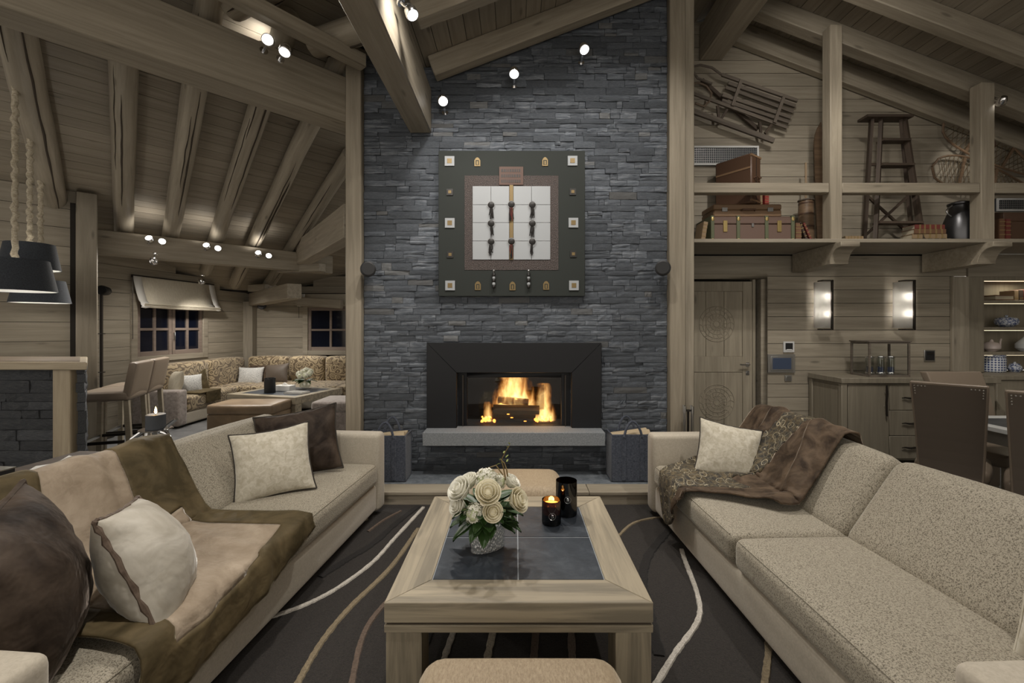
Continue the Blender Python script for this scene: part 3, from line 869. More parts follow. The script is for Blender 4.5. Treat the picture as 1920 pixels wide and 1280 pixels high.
for k, (a, c, lab) in enumerate((((-1.76, 3.76, 3.90), (-1.06, 3.56, 3.97), 'thick cut log resting on the big wing beam next to the slate post'), ((-2.21, 3.36, 3.93), (-1.45, 3.06, 4.05), 'thick cut log resting on the big wing beam past the beam spotlights'))):
    log_obj('log_end', a, c, 0.115, 'beam_wood', lab, 'log', 'cut logs on the big wing beam', seed=20 + k)
# gallery: posts, rails, floor, corbels
YG = 4.40
gx = [(1557, 1580), (1840, 1866)]
gl = ['gallery post between the trunk and the ladder', 'gallery post beside the milk can']
for (a, c), lab in zip(gx, gl):
    xa, xb = (a - CX) * YG / F, (c - CX) * YG / F; xm = (xa + xb) / 2
    beam('gallery_post', (xm, YG + 0.06, 2.33), (xm, YG + 0.06, zm(xm) - 0.15), xb - xa, 0.12, lab, 'post', up=(0, 1, 0), mat='post_wood')
rails = [(1.69, 3.205, 'gallery rail above the trunk'), (3.335, 4.745, 'gallery rail in front of the ladder'), (4.89, 6.65, 'gallery rail past the milk can')]
for a, c, lab in rails:
    beam('gallery_rail', (a, YG + 0.05, 2.865), (c, YG + 0.05, 2.865), 0.09, 0.105, lab, 'rail', mat='post_wood')
g = MB().box(1.60, 6.69, YG - 0.08, YB - 0.03, 2.29, 2.328).build('gallery_floor', 'plank_wood', bevel=0.004)
tag(g, 'pale board floor of the gallery shelf', 'shelf')
for i, (xc, lab) in enumerate(((1.67, 'curved corbel under the gallery by the slate wall'), (3.30, 'curved corbel under the gallery post by the ladder'), (4.80, 'curved corbel under the gallery post by the milk can'))):
    w = 0.19 if i else 0.12
    poly = [(YB - 0.03, 2.075), (YB - 0.03, 2.288), (YG - 0.15, 2.288), (YG - 0.15, 2.24)]
    for k in range(7):
        a = k / 6 * PI / 2
        poly.append((YG - 0.13 + 0.13 * math.sin(a) * 1.0, 2.235 - 0.15 * (1 - math.cos(a))))
    b = MB().prism(poly, 'x', xc - w / 2, xc + w / 2)
    tag(b.build('corbel', 'post_wood', bevel=0.004), lab, 'corbel')
# ------------------------------------------------------------------ hearth platform and fireplace
def build_hearth():
    t = thing('hearth_platform', 'low hearth platform with stone slab and wooden edge below the slate wall', 'hearth', (0, 3.75, 0))
    b = MB().box(-1.75, 1.75, -0.235, -0.20, 0, 0.082).build('riser', 'post_wood', t)
    MB().box(-1.75, 1.75, -0.20, 0.255, 0, 0.080).build('core', 'dark_gap', t)
    for x0, x1 in ((-1.75, -0.502), (-0.498, 0.60), (0.604, 1.75)):
        bar_obj('edge_board', (x0, -0.155, 0.095), (x1, -0.155, 0.095), 0.186, 0.026, 'post_wood', t, bevel=0.003)
    MB().box(-1.40, 1.40, -0.06, 0.265, 0.080, 0.109).build('slab', 'hearth_stone', t, bevel=0.004)
build_hearth()
K = YW / F
def wx(px): return (px - CX) * K
def wz(py): return CAMZ - (py - CY) * K
def build_fireplace():
    t = thing('fireplace', 'black steel framed fireplace insert with a glass front', 'fireplace', (0, YW, 0.47))
    z = lambda v: v - 0.47
    X0, X1, Z0, Z1 = -0.815, 0.795, 0.47, 1.300
    A0, A1, AT = -0.54, 0.52, 1.025
    f, bk = -0.075, -0.002
    MB().prism([(X0, z(Z0)), (A0, z(Z0)), (A0, z(AT)), (X0, z(Z1))], 'y', f, bk).build('surround_panel', 'black_steel', t, bevel=0.003)
    MB().prism([(A1, z(Z0)), (X1, z(Z0)), (X1, z(Z1)), (A1, z(AT))], 'y', f, bk).build('surround_panel', 'black_steel', t, bevel=0.003)
    MB().prism([(A0, z(AT)), (A1, z(AT)), (X1, z(Z1)), (X0, z(Z1))], 'y', f, bk).build('surround_panel', 'black_steel', t, bevel=0.003)
    # recessed door frame
    g0, g1, h0, h1 = -0.475, 0.455, 0.515, 0.975
    b = MB()
    b.box(A0, g0 + 0.02, 0.02, 0.05, z(0.50), z(AT)); b.box(g1 - 0.02, A1, 0.02, 0.05, z(0.50), z(AT))
    b.box(g0 + 0.02, g1 - 0.02, 0.02, 0.05, z(h1 - 0.005), z(AT)); b.box(g0 + 0.02, g1 - 0.02, 0.02, 0.05, z(0.50), z(h0 + 0.004))
    b.build('door_frame', 'black_steel', t, bevel=0.002)
    for x in (g0 - 0.015, g1 + 0.015):
        MB().box(x - 0.006, x + 0.006, -0.004, 0.018, z(0.51), z(AT - 0.03)).build('door_edge', 'dark_metal', t)
    MB().box(g0 + 0.02, g1 - 0.02, 0.034, 0.038, z(h0), z(h1)).build('glass_pane', 'clear_pane', t)
    b = MB()
    b.box(g0 - 0.03, g1 + 0.03, 0.46, 0.475, z(0.5), z(AT)); b.box(g0 - 0.03, g0 - 0.015, 0.055, 0.46, z(0.5), z(AT)); b.box(g1 + 0.015, g1 + 0.03, 0.055, 0.46, z(0.5), z(AT))
    b.box(g0 - 0.015, g1 + 0.015, 0.055, 0.46, z(0.502), z(0.518)); b.box(g0 - 0.015, g1 + 0.015, 0.055, 0.46, z(1.005), z(1.02))
    b.build('firebox', 'firebox_black', t)
    # stone shelf
    MB().box(-0.816, 0.793, 3.80 - YW, 0.012, 0.399 - 0.47, 0.516 - 0.47).build('shelf', 'granite', t, bevel=0.004)
build_fireplace()
def burning_log(name, p0, p1, r, label, seed):
    m, L = frame(p0, p1); b = MB()
    pts = [(L * i / 8, 0, 0) for i in range(9)]
    b.tube(pts, [r * (0.9 + 0.18 * noise.noise(Vector((i, seed, 0)))) for i in range(9)], 8)
    t = thing(name, label, 'log', p0); t.matrix_world = m
    b.build('charred_bark', 'charred_log', t, smooth=True)
    rr = random.Random(seed)
    for k in range(4):
        a = rr.uniform(0, 2 * PI); x = rr.uniform(0.05, 0.95) * L
        MB().ball((x, r * 0.97 * math.cos(a), r * 0.97 * math.sin(a)), (0.016, 0.005, 0.005), 5, 4).build('ember', 'ember', t)
FY = YW + 0.22
burning_log('fire_log', (-0.23, FY, 0.560), (0.20, FY, 0.555), 0.045, 'thick charred log lying at the bottom of the fire', 1)
burning_log('fire_log', (-0.215, FY - 0.05, 0.645), (0.235, FY - 0.05, 0.635), 0.05, 'long charred log across the middle of the fire', 2)
burning_log('fire_log', (-0.17, FY + 0.03, 0.72), (0.13, FY - 0.01, 0.70), 0.042, 'split log on top of the fire with flames around it', 3)
fire = thing('fire', 'orange flames burning over the logs behind the glass', 'fire', (0, FY, 0.52))
def flame(x, y, z, w, d, h):
    b = MB().box(-w / 2, w / 2, -d / 2, d / 2, 0, h)
    o = b.build('flame', 'flame_volume', fire); o.location = (x, y, z)
flame(-0.01, 0.03, 0.13, 0.58, 0.26, 0.36)
flame(0.28, 0.0, -0.01, 0.30, 0.20, 0.38)
flame(-0.27, -0.02, -0.01, 0.16, 0.14, 0.20)
em = MB(); rr = random.Random(5)
for k in range(40):
    x = rr.choice([rr.uniform(-0.33, -0.20), rr.uniform(0.18, 0.36)]); em.ball((x, rr.uniform(-0.08, 0.08), rr.uniform(0.0, 0.03)), rr.uniform(0.008, 0.018), 5, 4)
em.build('ember_bed', 'ember', fire)['kind'] = 'stuff'
lamp('fire_glow', 'POINT', (0.0, FY - 0.12, 0.86), 2.5, (1.0, 0.5, 0.16), 0.08)
lamp('fire_glow', 'POINT', (0.26, FY - 0.10, 0.66), 1.0, (1.0, 0.5, 0.16), 0.05)

# felt log bags
def log_bag(x0, x1, y0, y1, z0, h, label, seed):
    t = thing('log_bag', label, 'bag', ((x0 + x1) / 2, (y0 + y1) / 2, z0))
    w, d = (x1 - x0) / 2, (y1 - y0) / 2
    rr = random.Random(seed)
    b = MB(); n = 8; th = 0.012
    def wall(zt, i, k): return 0.006 * math.sin(3 * k + zt * 7)
    for (ax0, ax1, ay0, ay1) in ((-w, w, -d, -d + th), (-w, w, d - th, d), (-w, -w + th, -d + th, d - th), (w - th, w, -d + th, d - th)):
        b.box(ax0, ax1, ay0, ay1, 0.006, h)
    b.box(-w + 0.004, w - 0.004, -d + 0.004, d - 0.004, 0.0, 0.012)
    b.build('bag_body', 'felt_blue', t, bevel=0.004)
    for x in (-w * 0.42, w * 0.42):
        MB().box(x - 0.018, x + 0.018, -d - 0.006, -d, 0.02, h).build('strap', 'felt_blue', t)
    for y in (-d - 0.004, d - 0.01):
        pts = [(-w * 0.42 + w * 0.84 * i / 12, y + 0.02 * math.sin(PI * i / 12), h - 0.02 + 0.13 * math.sin(PI * i / 12) ** 0.7) for i in range(13)]
        MB().tube(pts, 0.011, 6).build('handle', 'felt_blue', t, smooth=True)
    return t
def bag_logs(x0, x1, y0, y1, z, n, where, seed):
    rr = random.Random(seed)
    for i in range(n):
        y = y0 + 0.05 + (y1 - y0 - 0.10) * (i + 0.5) / n
        r = 0.032
        b = MB().tube([(x0 + 0.02, y, z - 0.02), (x0 + (x1 - x0) * 0.5, y, z), (x1 - 0.02, y + rr.uniform(-0.01, 0.01), z + rr.uniform(0.0, 0.03))], [r, r, r], 6)
        tag(b.build('firewood', 'birch_log'), ('pale firewood log at the room side of the ', 'pale firewood log in the middle of the ', 'pale firewood log at the slate side of the ')[i] + where, 'log', 'firewood in the ' + where)
log_bag(-1.30, -0.945, 3.72, 3.95, 0.109, 0.40, 'dark blue felt log bag beside the sofa with the cream pillow', 1)
bag_logs(-1.30, -0.945, 3.72, 3.95, 0.475, 3, 'felt bag beside the cream pillow sofa', 1)
log_bag(0.83, 1.20, 3.72, 3.95, 0.109, 0.41, 'dark blue felt log bag filled with firewood near the fire irons', 2)
bag_logs(0.83, 1.20, 3.72, 3.95, 0.49, 3, 'felt bag near the fire irons', 2)
# fire irons
fi = thing('fire_irons', 'set of steel fire irons on a stand behind the sofa arm', 'fire irons', (1.545, 3.86, 0.122))
MB().lathe([(0.07, 0), (0.07, 0.012), (0.012, 0.02), (0.010, 0.57), (0.03, 0.575), (0.03, 0.585), (0.004, 0.59)], 12).build('stand', 'dark_metal', fi, smooth=True)
for i in range(4):
    a = i * PI / 2 + 0.6; x, y = 0.045 * math.cos(a), 0.045 * math.sin(a)
    MB().tube([(x, y, 0.05), (x, y, 0.56)], 0.006, 6).build('iron', 'brushed_steel', fi)
    MB().tube([(x, y, 0.56), (x, y, 0.62)], 0.010, 6).build('handle', 'brushed_steel', fi)

# round wall speakers
def speaker(loc, label, face=(0, -1, 0), r=0.068):
    t = thing('wall_speaker', label, 'speaker', loc)
    f = Vector(face).normalized(); m, L = frame((0, 0, 0), f)
    b = MB(); b.tube([f * 0.0, f * 0.02, f * 0.10, f * 0.13, f * 0.135], [r * 0.5, r * 0.9, r, r * 0.97, r * 0.85], 20)
    b.build('housing', 'black_plastic', t, smooth=True, angle=0.8)
    MB().tube([f * 0.131, f * 0.139], [r * 0.84, r * 0.80], 20).build('grille', 'black_plastic', t)
    MB().tube([-f * 0.06, f * 0.03], 0.02, 8).build('bracket', 'black_plastic', t)
    return t
speaker((-1.345, 3.945, wz(510)), 'black round speaker on the slate by the wing', (0.35, -1, 0))
speaker((1.35, 3.945, wz(508)), 'black round speaker on the slate by the door', (-0.35, -1, 0))

# ------------------------------------------------------------------ wall panel
def build_art():
    t = thing('wall_panel', 'square dark green art panel with white tiles and tassels', 'wall art', (0, YW - 0.05, wz(555)))
    zb = wz(555); ky = (YW - 0.085) / F
    def X(px): return (px - CX) * ky
    def Z(py): return CAMZ - (py - CY) * ky - zb
    def slab(name, px0, py0, px1, py1, y0, y1, mat, parent=t, bevel=0.0):
        return MB().box(X(px0), X(px1), y1, y0, Z(py1), Z(py0)).build(name, mat, parent, bevel=bevel)
    slab('board', 822, 282, 1097, 555, 0.02, -0.03, 'board_green', bevel=0.003)
    slab('mat_border', 871, 329, 1047, 506, -0.03, -0.034, 'pebble_mat')
    cols = [886, 920.5, 955, 962.5, 996.5, 1032]; rows = [349, 384, 417.5, 452, 487]
    for i in (0, 1, 3, 4):
        for j in range(4):
            slab('tile', cols[i] + 0.3, rows[j] + 0.3, cols[i + 1] - 0.3, rows[j + 1] - 0.3, -0.034, -0.042, 'tile_white', bevel=0.001)
    slab('strap', 955.5, 347, 962.2, 487, -0.034, -0.043, 'art_gold')
    p = slab('plaque', 936, 313, 981, 347, -0.034, -0.044, 'art_copper')
    rr = random.Random(2)
    for row, y in enumerate((320, 330, 340)):
        b = MB(); x = 940
        while x < 976:
            w = rr.uniform(1.5, 3.4)
            b.box(X(x), X(x + w), -0.0455, -0.044, Z(y + 3), Z(y - 2.4)); x += w + 1.5
        b.build('lettering', 'art_black', p)
    for px, py in ((843, 302), (843.5, 418), (844, 535), (1073.5, 301.5), (1075, 417.5), (1076, 535)):
        o = slab('white_square', px - 9, py - 9, px + 9, py + 9, -0.03, -0.042, 'tile_white')
        slab('gold_inset', px - 4.3, py - 4.3, px + 4.3, py + 4.3, -0.042, -0.045, 'art_gold', o)
    for px, py in ((843.5, 360), (844, 477), (1074, 359.5), (1075, 476)):
        o = slab('dark_square', px - 6, py - 6, px + 6, py + 6, -0.03, -0.040, 'art_black')
        slab('gold_inset', px - 2.8, py - 2.8, px + 2.8, py + 2.8, -0.040, -0.043, 'art_gold', o)
    for px, py in ((895, 303.5), (1022, 303), (896, 535.5), (961, 536), (1024, 535)):
        pts = [(X(px - 5.5), Z(py + 8)), (X(px + 5.5), Z(py + 8)), (X(px + 5.5), Z(py - 3)), (X(px + 3), Z(py - 7)), (X(px), Z(py - 8.5)), (X(px - 3), Z(py - 7)), (X(px - 5.5), Z(py - 3))]
        o = MB().prism(pts, 'y', -0.038, -0.03).build('gold_arch', 'art_gold', t)
        slab('arch_hole', px - 3, py - 3, px + 3, py + 6, -0.038, -0.0388, 'board_green', o)
        slab('arch_figure', px - 1.5, py - 1.5, px + 1.5, py + 5.5, -0.0388, -0.040, 'art_gold', o)
    for px, py, red in [(x, y, 0) for x in (921, 998) for y in (384, 418.5, 452.5)] + [(959, 383, 1), (959, 452, 1)]:
        m = MB(); c = Vector((X(px), -0.044, Z(py)))
        m.tube([c, c + Vector((0, -0.012, 0)), c + Vector((0, -0.02, 0))], [0.031, 0.029, 0.012], 16)
        o = m.build('medallion', 'art_black', t, smooth=True)
        ringp = [c + Vector((0.033 * math.cos(a), -0.012, 0.033 * math.sin(a) - 0.008)) for a in [2 * PI * k / 16 for k in range(16)]]
        MB().tube(ringp, 0.0028, 5, closed=True).build('ring', 'art_silver', o)
        for k in range(7):
            a = rr.uniform(-0.013, 0.013); L = rr.uniform(0.065, 0.10) * (1.35 if red else 1)
            s0 = c + Vector((a, -0.012, -0.034))
            MB().tube([s0, s0 + Vector((rr.uniform(-0.008, 0.008), -0.006, -L * 0.5)), s0 + Vector((rr.uniform(-0.014, 0.014), -0.002, -L))], 0.0042, 5).build('tassel_strand', 'art_red' if (red and k % 2) else 'art_black', o)
    for px in (926, 991):
        c = Vector((X(px), -0.05, Z(506)))
        o = MB().tube([c, c + Vector((0, -0.008, -0.13))], 0.004, 6).build('hanging_charm', 'art_silver', t)
        for k, (dz, r, mt) in enumerate(((0.01, 0.011, 'art_silver'), (0.05, 0.016, 'art_black'), (0.075, 0.014, 'tile_white'), (0.10, 0.018, 'art_black'), (0.13, 0.016, 'tile_white'), (0.155, 0.015, 'art_black'))):
            MB().ball(c + Vector((0, -0.006, -dz)), (r, r, r * 1.2), 10, 6).build('bead', mt, o, smooth=True)
build_art()
# ------------------------------------------------------------------ lounge: rug, table, poufs, sofas, pillows, throws
rug = thing('rug', 'dark charcoal rug with wavy coloured stripes under the coffee table', 'rug', (0, 1.9, 0))
MB().box(-2.0, 2.0, -1.75, 1.585, 0.0, 0.014).build('pile', 'rug_pile', rug)
def stripe(pts, w, mat, world=False):
    P3 = [fl(*p, 0.014) if not world else Vector((p[0], p[1], 0.014)) for p in pts]
    # smooth the path
    Q = []
    n = len(P3)
    for i in range(n - 1):
        p0, p1, p2, p3 = P3[max(i - 1, 0)], P3[i], P3[i + 1], P3[min(i + 2, n - 1)]
        for k in range(14):
            t = k / 14
            Q.append(0.5 * ((2 * p1) + (p2 - p0) * t + (2 * p0 - 5 * p1 + 4 * p2 - p3) * t * t + (3 * p1 - p0 - 3 * p2 + p3) * t ** 3))
    Q.append(P3[-1])
    b = MB(); vs = []
    rr = random.Random(len(pts) * 17 + int(abs(P3[0].x) * 1000))
    for i, p in enumerate(Q):
        t = (Q[min(i + 1, len(Q) - 1)] - Q[max(i - 1, 0)]).normalized(); s = Vector((-t.y, t.x, 0))
        ww = w * (0.85 + 0.3 * rr.random()) / 2
        base = p - Vector((0, 1.9, 0))
        vs += [base - s * ww - Vector((0, 0, 0.002)), base - s * ww * 0.75 + Vector((0, 0, 0.007)), base + s * ww * 0.75 + Vector((0, 0, 0.007)), base + s * ww - Vector((0, 0, 0.002))]
    fs = [(4 * i + j, 4 * i + j + 1, 4 * i + 5 + j, 4 * i + 4 + j) for i in range(len(Q) - 1) for j in range(3)]
    b.add(vs, fs)
    b.build('stripe', mat, rug, smooth=True)
stripe([(794, 951), (741, 1008), (700, 1053), (640, 1098), (586, 1128), (530, 1150), (440, 1178)], 0.028, 'rug_white')
stripe([(784, 949), (742, 982), (700, 1019), (650, 1050), (600, 1082)], 0.055, 'rug_black')
stripe([(784, 991), (734, 1062), (658, 1137), (603, 1204), (553, 1290)], 0.032, 'rug_gold')
stripe([(745, 1108), (700, 1158), (676, 1206), (658, 1290)], 0.030, 'rug_brown')
stripe([(752, 958), (720, 975), (690, 997)], 0.02, 'rug_brown')
for x, m, w in ((803, 'rug_black', 0.055), (848, 'rug_white', 0.030), (923, 'rug_cream', 0.034), (1004, 'rug_brown', 0.034), (1071, 'rug_taupe', 0.036)):
    p = fl(x, 1195)
    stripe([(p.x - 0.09, 0.7), (p.x - 0.03, 1.2), (p.x - 0.02, 1.75), (p.x, 2.01), (p.x + 0.05, 2.45), (p.x + 0.12, 3.0), (p.x + 0.06, 3.44)], w, m, True)
stripe([(1262, 985), (1240, 1010), (1215, 1043), (1205, 1087), (1215, 1140), (1236, 1230)], 0.060, 'rug_black')
stripe([(1160, 1005), (1188, 981), (1236, 970), (1290, 968)], 0.022, 'rug_gold')
stripe([(1278, 1030), (1285, 1052), (1308, 1115), (1309, 1162), (1266, 1225), (1226, 1290)], 0.030, 'rug_white')
stripe([(1436, 1180), (1441, 1217), (1433, 1290)], 0.030, 'rug_gold')

def build_table():
    X0, X1, Y0, Y1, H = -0.475, 0.500, 1.564, 2.547, 0.45
    t = thing('coffee_table', 'square pale wood coffee table with slate tile top', 'table', ((X0 + X1) / 2, (Y0 + Y1) / 2, 0.014))
    w, d = (X1 - X0) / 2, (Y1 - Y0) / 2; h = H - 0.014; bw = 0.145
    iw, idp = w - bw, d - bw
    def plank(name, poly, grain):
        ang = 0 if grain == 'x' else PI / 2
        R = Matrix.Rotation(-ang, 3, 'Z')
        pl = [(R @ Vector((p[0], p[1], 0))) for p in poly]
        o = MB().prism([(p.x, p.y) for p in pl], 'z', h - 0.073, h).build(name, 'table_wood', t, bevel=0.002)
        o.rotation_euler = (0, 0, ang); return o
    g = 0.0008
    plank('top_frame', [(-w, -d), (w, -d), (iw, -idp), (-iw, -idp)], 'x')
    plank('top_frame', [(-iw, idp), (iw, idp), (w, d), (-w, d)], 'x')
    plank('top_frame', [(-w, -d + g), (-iw, -idp + g), (-iw, idp - g), (-w, d - g)], 'y')
    plank('top_frame', [(iw, -idp + g), (w, -d + g), (w, d - g), (iw, idp - g)], 'y')
    for i in (0, 1):
        for j in (0, 1):
            MB().box(-iw + 0.004 + i * (iw - 0.002), -0.003 + i * (iw - 0.001), -idp + 0.004 + j * idp, -0.005 + j * (idp + 0.001), h - 0.03, h - 0.0015).build('slate_tile', 'table_slate', t)
    MB().box(-iw, iw, -idp, idp, h - 0.04, h - 0.004).build('grout', 'grout', t)
    MB().box(-w + 0.008, w - 0.008, -d + 0.008, d - 0.008, h - 0.082, h - 0.073).build('shadow_line', 'crack_dark', t)  # dark strip paints the shade of the groove under the top
    for k, (p, q) in enumerate((((-w, -d + 0.02), (w, -d + 0.02)), ((-w, d - 0.02), (w, d - 0.02)), ((-w + 0.02, -d + 0.04), (-w + 0.02, d - 0.04)), ((w - 0.02, -d + 0.04), (w - 0.02, d - 0.04)))):
        bar_obj('apron', (p[0], p[1], h - 0.0955), (q[0], q[1], h - 0.0955), 0.04, 0.027, 'table_wood', t, bevel=0.002)
    for sx in (-1, 1):
        for sy in (-1, 1):
            x, y = sx * (w - 0.07), sy * (d - 0.07)
            bar_obj('leg', (x, y, 0), (x, y, h - 0.109), 0.13, 0.13, 'table_wood', t, up=(0, 1, 0), bevel=0.003)
build_table()

def pouf(loc, w, d, label):
    t = thing('pouf', label, 'pouf', loc)
    MB().soft(-w / 2, w / 2, -d / 2, d / 2, 0.03, 0.41, 0.075, 0.012, 8).build('cushion', 'pouf_hide', t, smooth=True, angle=1.2)
    for sx in (-1, 1):
        for sy in (-1, 1):
            x, y = sx * (w / 2 - 0.08), sy * (d / 2 - 0.08)
            MB().box(x - 0.02, x + 0.02, y - 0.02, y + 0.02, 0, 0.05).build('foot', 'stool_wood', t)
    pts = []
    for k in range(32):
        a = 2 * PI * k / 32; c, s = math.cos(a), math.sin(a)
        e = 5.0; r = (abs(c) ** e + abs(s) ** e) ** (-1 / e)
        pts.append((w / 2 * c * r * 0.995, d / 2 * s * r * 0.995, 0.20))
    MB().tube(pts, 0.006, 6, closed=True).build('seam', 'leather_ottoman_fab', t, smooth=True)
pouf((0.015, 1.135, 0.014), 0.62, 0.50, 'light brown hide pouf standing at the fireless side of the coffee table')
pouf((0.01, 2.93, 0.014), 0.62, 0.48, 'light brown hide pouf between the coffee table and the hearth')

# ---- sofas. local frame: depth grows from the front (0) to the back, s = side of the back, y along the seat
SL = 2.44
def sofa(name, label, loc, rotz, s):
    t = thing(name, label, 'sofa', loc, rotz)
    D = lambda a: s * a
    def sb(nm, d0, d1, y0, y1, z0, z1, r, puff, mat, n=8):
        a, b_ = sorted((D(d0), D(d1)))
        return MB().soft(a, b_, y0, y1, z0, z1, r, puff, n).build(nm, mat, t, smooth=True, angle=1.3)
    sb('base', 0.015, 1.0, 0.13, SL - 0.13, 0.045, 0.245, 0.03, 0.0, 'sofa_plain', 3)
    sb('arm', -0.035, 1.02, 0.0, 0.135, 0.03, 0.62, 0.035, 0.0, 'sofa_plain', 4)
    sb('arm', 0.0, 1.02, SL - 0.135, SL, 0.03, 0.62, 0.035, 0.0, 'sofa_plain', 4)
    sb('back_frame', 0.86, 1.04, 0.13, SL - 0.13, 0.045, 0.655, 0.04, 0.0, 'sofa_plain', 4)
    mid = SL * 0.49
    for y0, y1 in ((0.138, mid - 0.002), (mid + 0.002, SL - 0.138)):
        c = sb('seat_cushion', 0.0, 0.74, y0, y1, 0.245, 0.405, 0.045, 0.014, 'sofa_pattern', 10)
        pts = [(D(0.004), y0 + 0.03, 0.378), (D(0.004), y1 - 0.03, 0.378)]
        MB().tube([(D(0.012), y0 + 0.04, 0.392), (D(0.012), (y0 + y1) / 2, 0.394), (D(0.012), y1 - 0.04, 0.392)], 0.0035, 5).build('piping', 'sofa_pattern', c, smooth=True)
    L = Vector((0.30, 0, 0.40)); ang = math.atan2(0.30, 0.42)
    for k, (y0, y1) in enumerate(((0.145, mid - 0.002), (mid + 0.002, SL - 0.145))):
        m = Matrix.Translation((D(0.535), 0, 0.395)) @ Matrix.Rotation(s * ang, 4, 'Y')
        b = MB()
        a0, a1 = sorted((D(0.0), D(0.185)))
        b.soft(a0, a1, y0, y1, -0.02, 0.50, 0.07, 0.02, 9, 0.0, m)
        b.build('back_cushion', 'sofa_pattern', t, smooth=True, angle=1.3)
    for yy in (0.2, SL - 0.2):
        for dd in (0.08, 0.92):
            MB().lathe([(0.022, 0), (0.026, 0.05)], 10, (D(dd), yy, 0)).build('foot', 'stool_wood', t)
    return t
SLR = -math.atan(0.08); SRR = math.atan(0.035)
SLP = Vector((-1.215, 0.97, 0.014)); SRP = Vector((1.113, 0.94, 0.014))
sofa('sofa', 'beige patterned sofa with cream and brown pillows and a fur throw', SLP, SLR, -1)
sofa('sofa', 'beige patterned sofa with a brown velvet throw, near the dining chairs', SRP, SRR, 1)
def ML(): return Matrix.Translation(SLP) @ Matrix.Rotation(SLR, 4, 'Z')
def MR(): return Matrix.Translation(SRP) @ Matrix.Rotation(SRR, 4, 'Z')

def pillow(name, label, w, h, th, mat, loc, x_axis, up_axis, piping=None, prad=0.006, pinch=0.10, wr=0.006, seed=0, cat='pillow', group=None, n=22, ruffle=False, roundness=2.2):
    """square cushion: its face normal is x_axis cross up_axis, loc is the centre"""
    x = Vector(x_axis).normalized(); u = Vector(up_axis); u = (u - x * u.dot(x)).normalized(); nrm = x.cross(u)
    t = thing(name, label, cat, group=group)
    t.matrix_world = Matrix(((x.x, nrm.x, u.x, loc[0]), (x.y, nrm.y, u.y, loc[1]), (x.z, nrm.z, u.z, loc[2]), (0, 0, 0, 1)))
    def outline(a, b):      # a, b in -1..1, sides drawn in between the corners
        return a * w / 2 * (1 - pinch * (1 - b * b)), b * h / 2 * (1 - pinch * (1 - a * a))
    b = MB()
    for sg in (-1, 1):
        def fn(i, j):
            a, c = math.sin((i - 0.5) * PI), math.sin((j - 0.5) * PI)
            X, Z = outline(a, c)
            f = ((1 - abs(a) ** roundness) * (1 - abs(c) ** roundness)); f = max(f, 0) ** 0.5
            Y = sg * th / 2 * f
            edge = 1 - f
            q = Vector((X * 9, seed * 7.1 + sg, Z * 9))
            fold = noise.noise(q) * 0.6 + noise.noise(q * 2.3) * 0.4
            ang = math.atan2(Z, X)
            Y += sg * (wr * fold * (0.3 + f) + wr * 0.9 * edge * (1 if f > 0.02 else 0) * math.sin(ang * 14 + seed))
            return Vector((X, Y, Z))
        b.grid(fn, n, n)
    b.build('cover', mat, t, smooth=True, angle=2.2)
    if piping:
        pts = []
        for k in range(72):
            q = k / 18.0; side = int(q); f = q - side; v = math.sin((f - 0.5) * PI)
            a, c = ((v, -1), (1, v), (-v, 1), (-1, -v))[side]
            X, Z = outline(a, c)
            yy = (0.0025 * math.sin(k * 2.1) if ruffle else 0)
            pts.append((X * 1.004, yy, Z * 1.004))
        MB().tube(pts, [prad * (1 + (0.4 * math.sin(k * 2.7) if ruffle else 0)) for k in range(72)], 6, closed=True).build('ruffle' if ruffle else 'piping', piping, t, smooth=True)
    return t

# left sofa pillows
pillow('throw_pillow', 'cream velvet throw pillow with dark piping leaning on the sofa back', 0.44, 0.42, 0.16, 'pillow_cream', (-1.49, 2.66, 0.615),
       (0.89, 0.46, 0.10), (-0.10, 0.34, 1), 'piping_dark', 0.006, 0.10, 0.006, 1)
pillow('throw_pillow', 'dark brown velvet throw pillow in the corner by the sofa arm', 0.54, 0.46, 0.18, 'velvet_brown', (-1.52, 3.03, 0.635),
       (0.93, 0.28, 0.14), (-0.12, 0.30, 1), 'piping_dark', 0.006, 0.09, 0.008, 2)
pillow('throw_pillow', 'silvery velvet throw pillow with a brown ruffled seam lying on the fur throw', 0.41, 0.44, 0.27, 'velvet_silver', (-1.36, 1.60, 0.585),
       (0.42, -0.88, 0.15), (-0.42, -0.10, 0.90), 'ruffle_brown', 0.008, 0.05, 0.008, 3, ruffle=True, roundness=1.7)
pillow('throw_pillow', 'large dark brown velvet pillow standing next to the silvery pillow', 0.56, 0.52, 0.30, 'velvet_brown', (-1.50, 1.29, 0.64),
       (0.50, -0.80, -0.1), (-0.25, 0.0, 1), 'velvet_brown', 0.008, 0.05, 0.011, 4)
# right sofa pillows
pillow('throw_pillow', 'cream velvet throw pillow beside the brown velvet throw', 0.40, 0.41, 0.15, 'pillow_cream', (1.45, 2.95, 0.585),
       (0.90, -0.30, -0.16), (0.14, 0.40, 1), 'piping_dark', 0.005, 0.09, 0.006, 5)
pillow('throw_pillow', 'pale velvet throw pillow at the dining-side sofa arm', 0.50, 0.46, 0.18, 'pillow_cream', (1.74, 1.17, 0.61),
       (0.45, -0.9, 0.0), (0.25, 0.2, 1), 'pillow_cream', 0.005, 0.06, 0.006, 6)

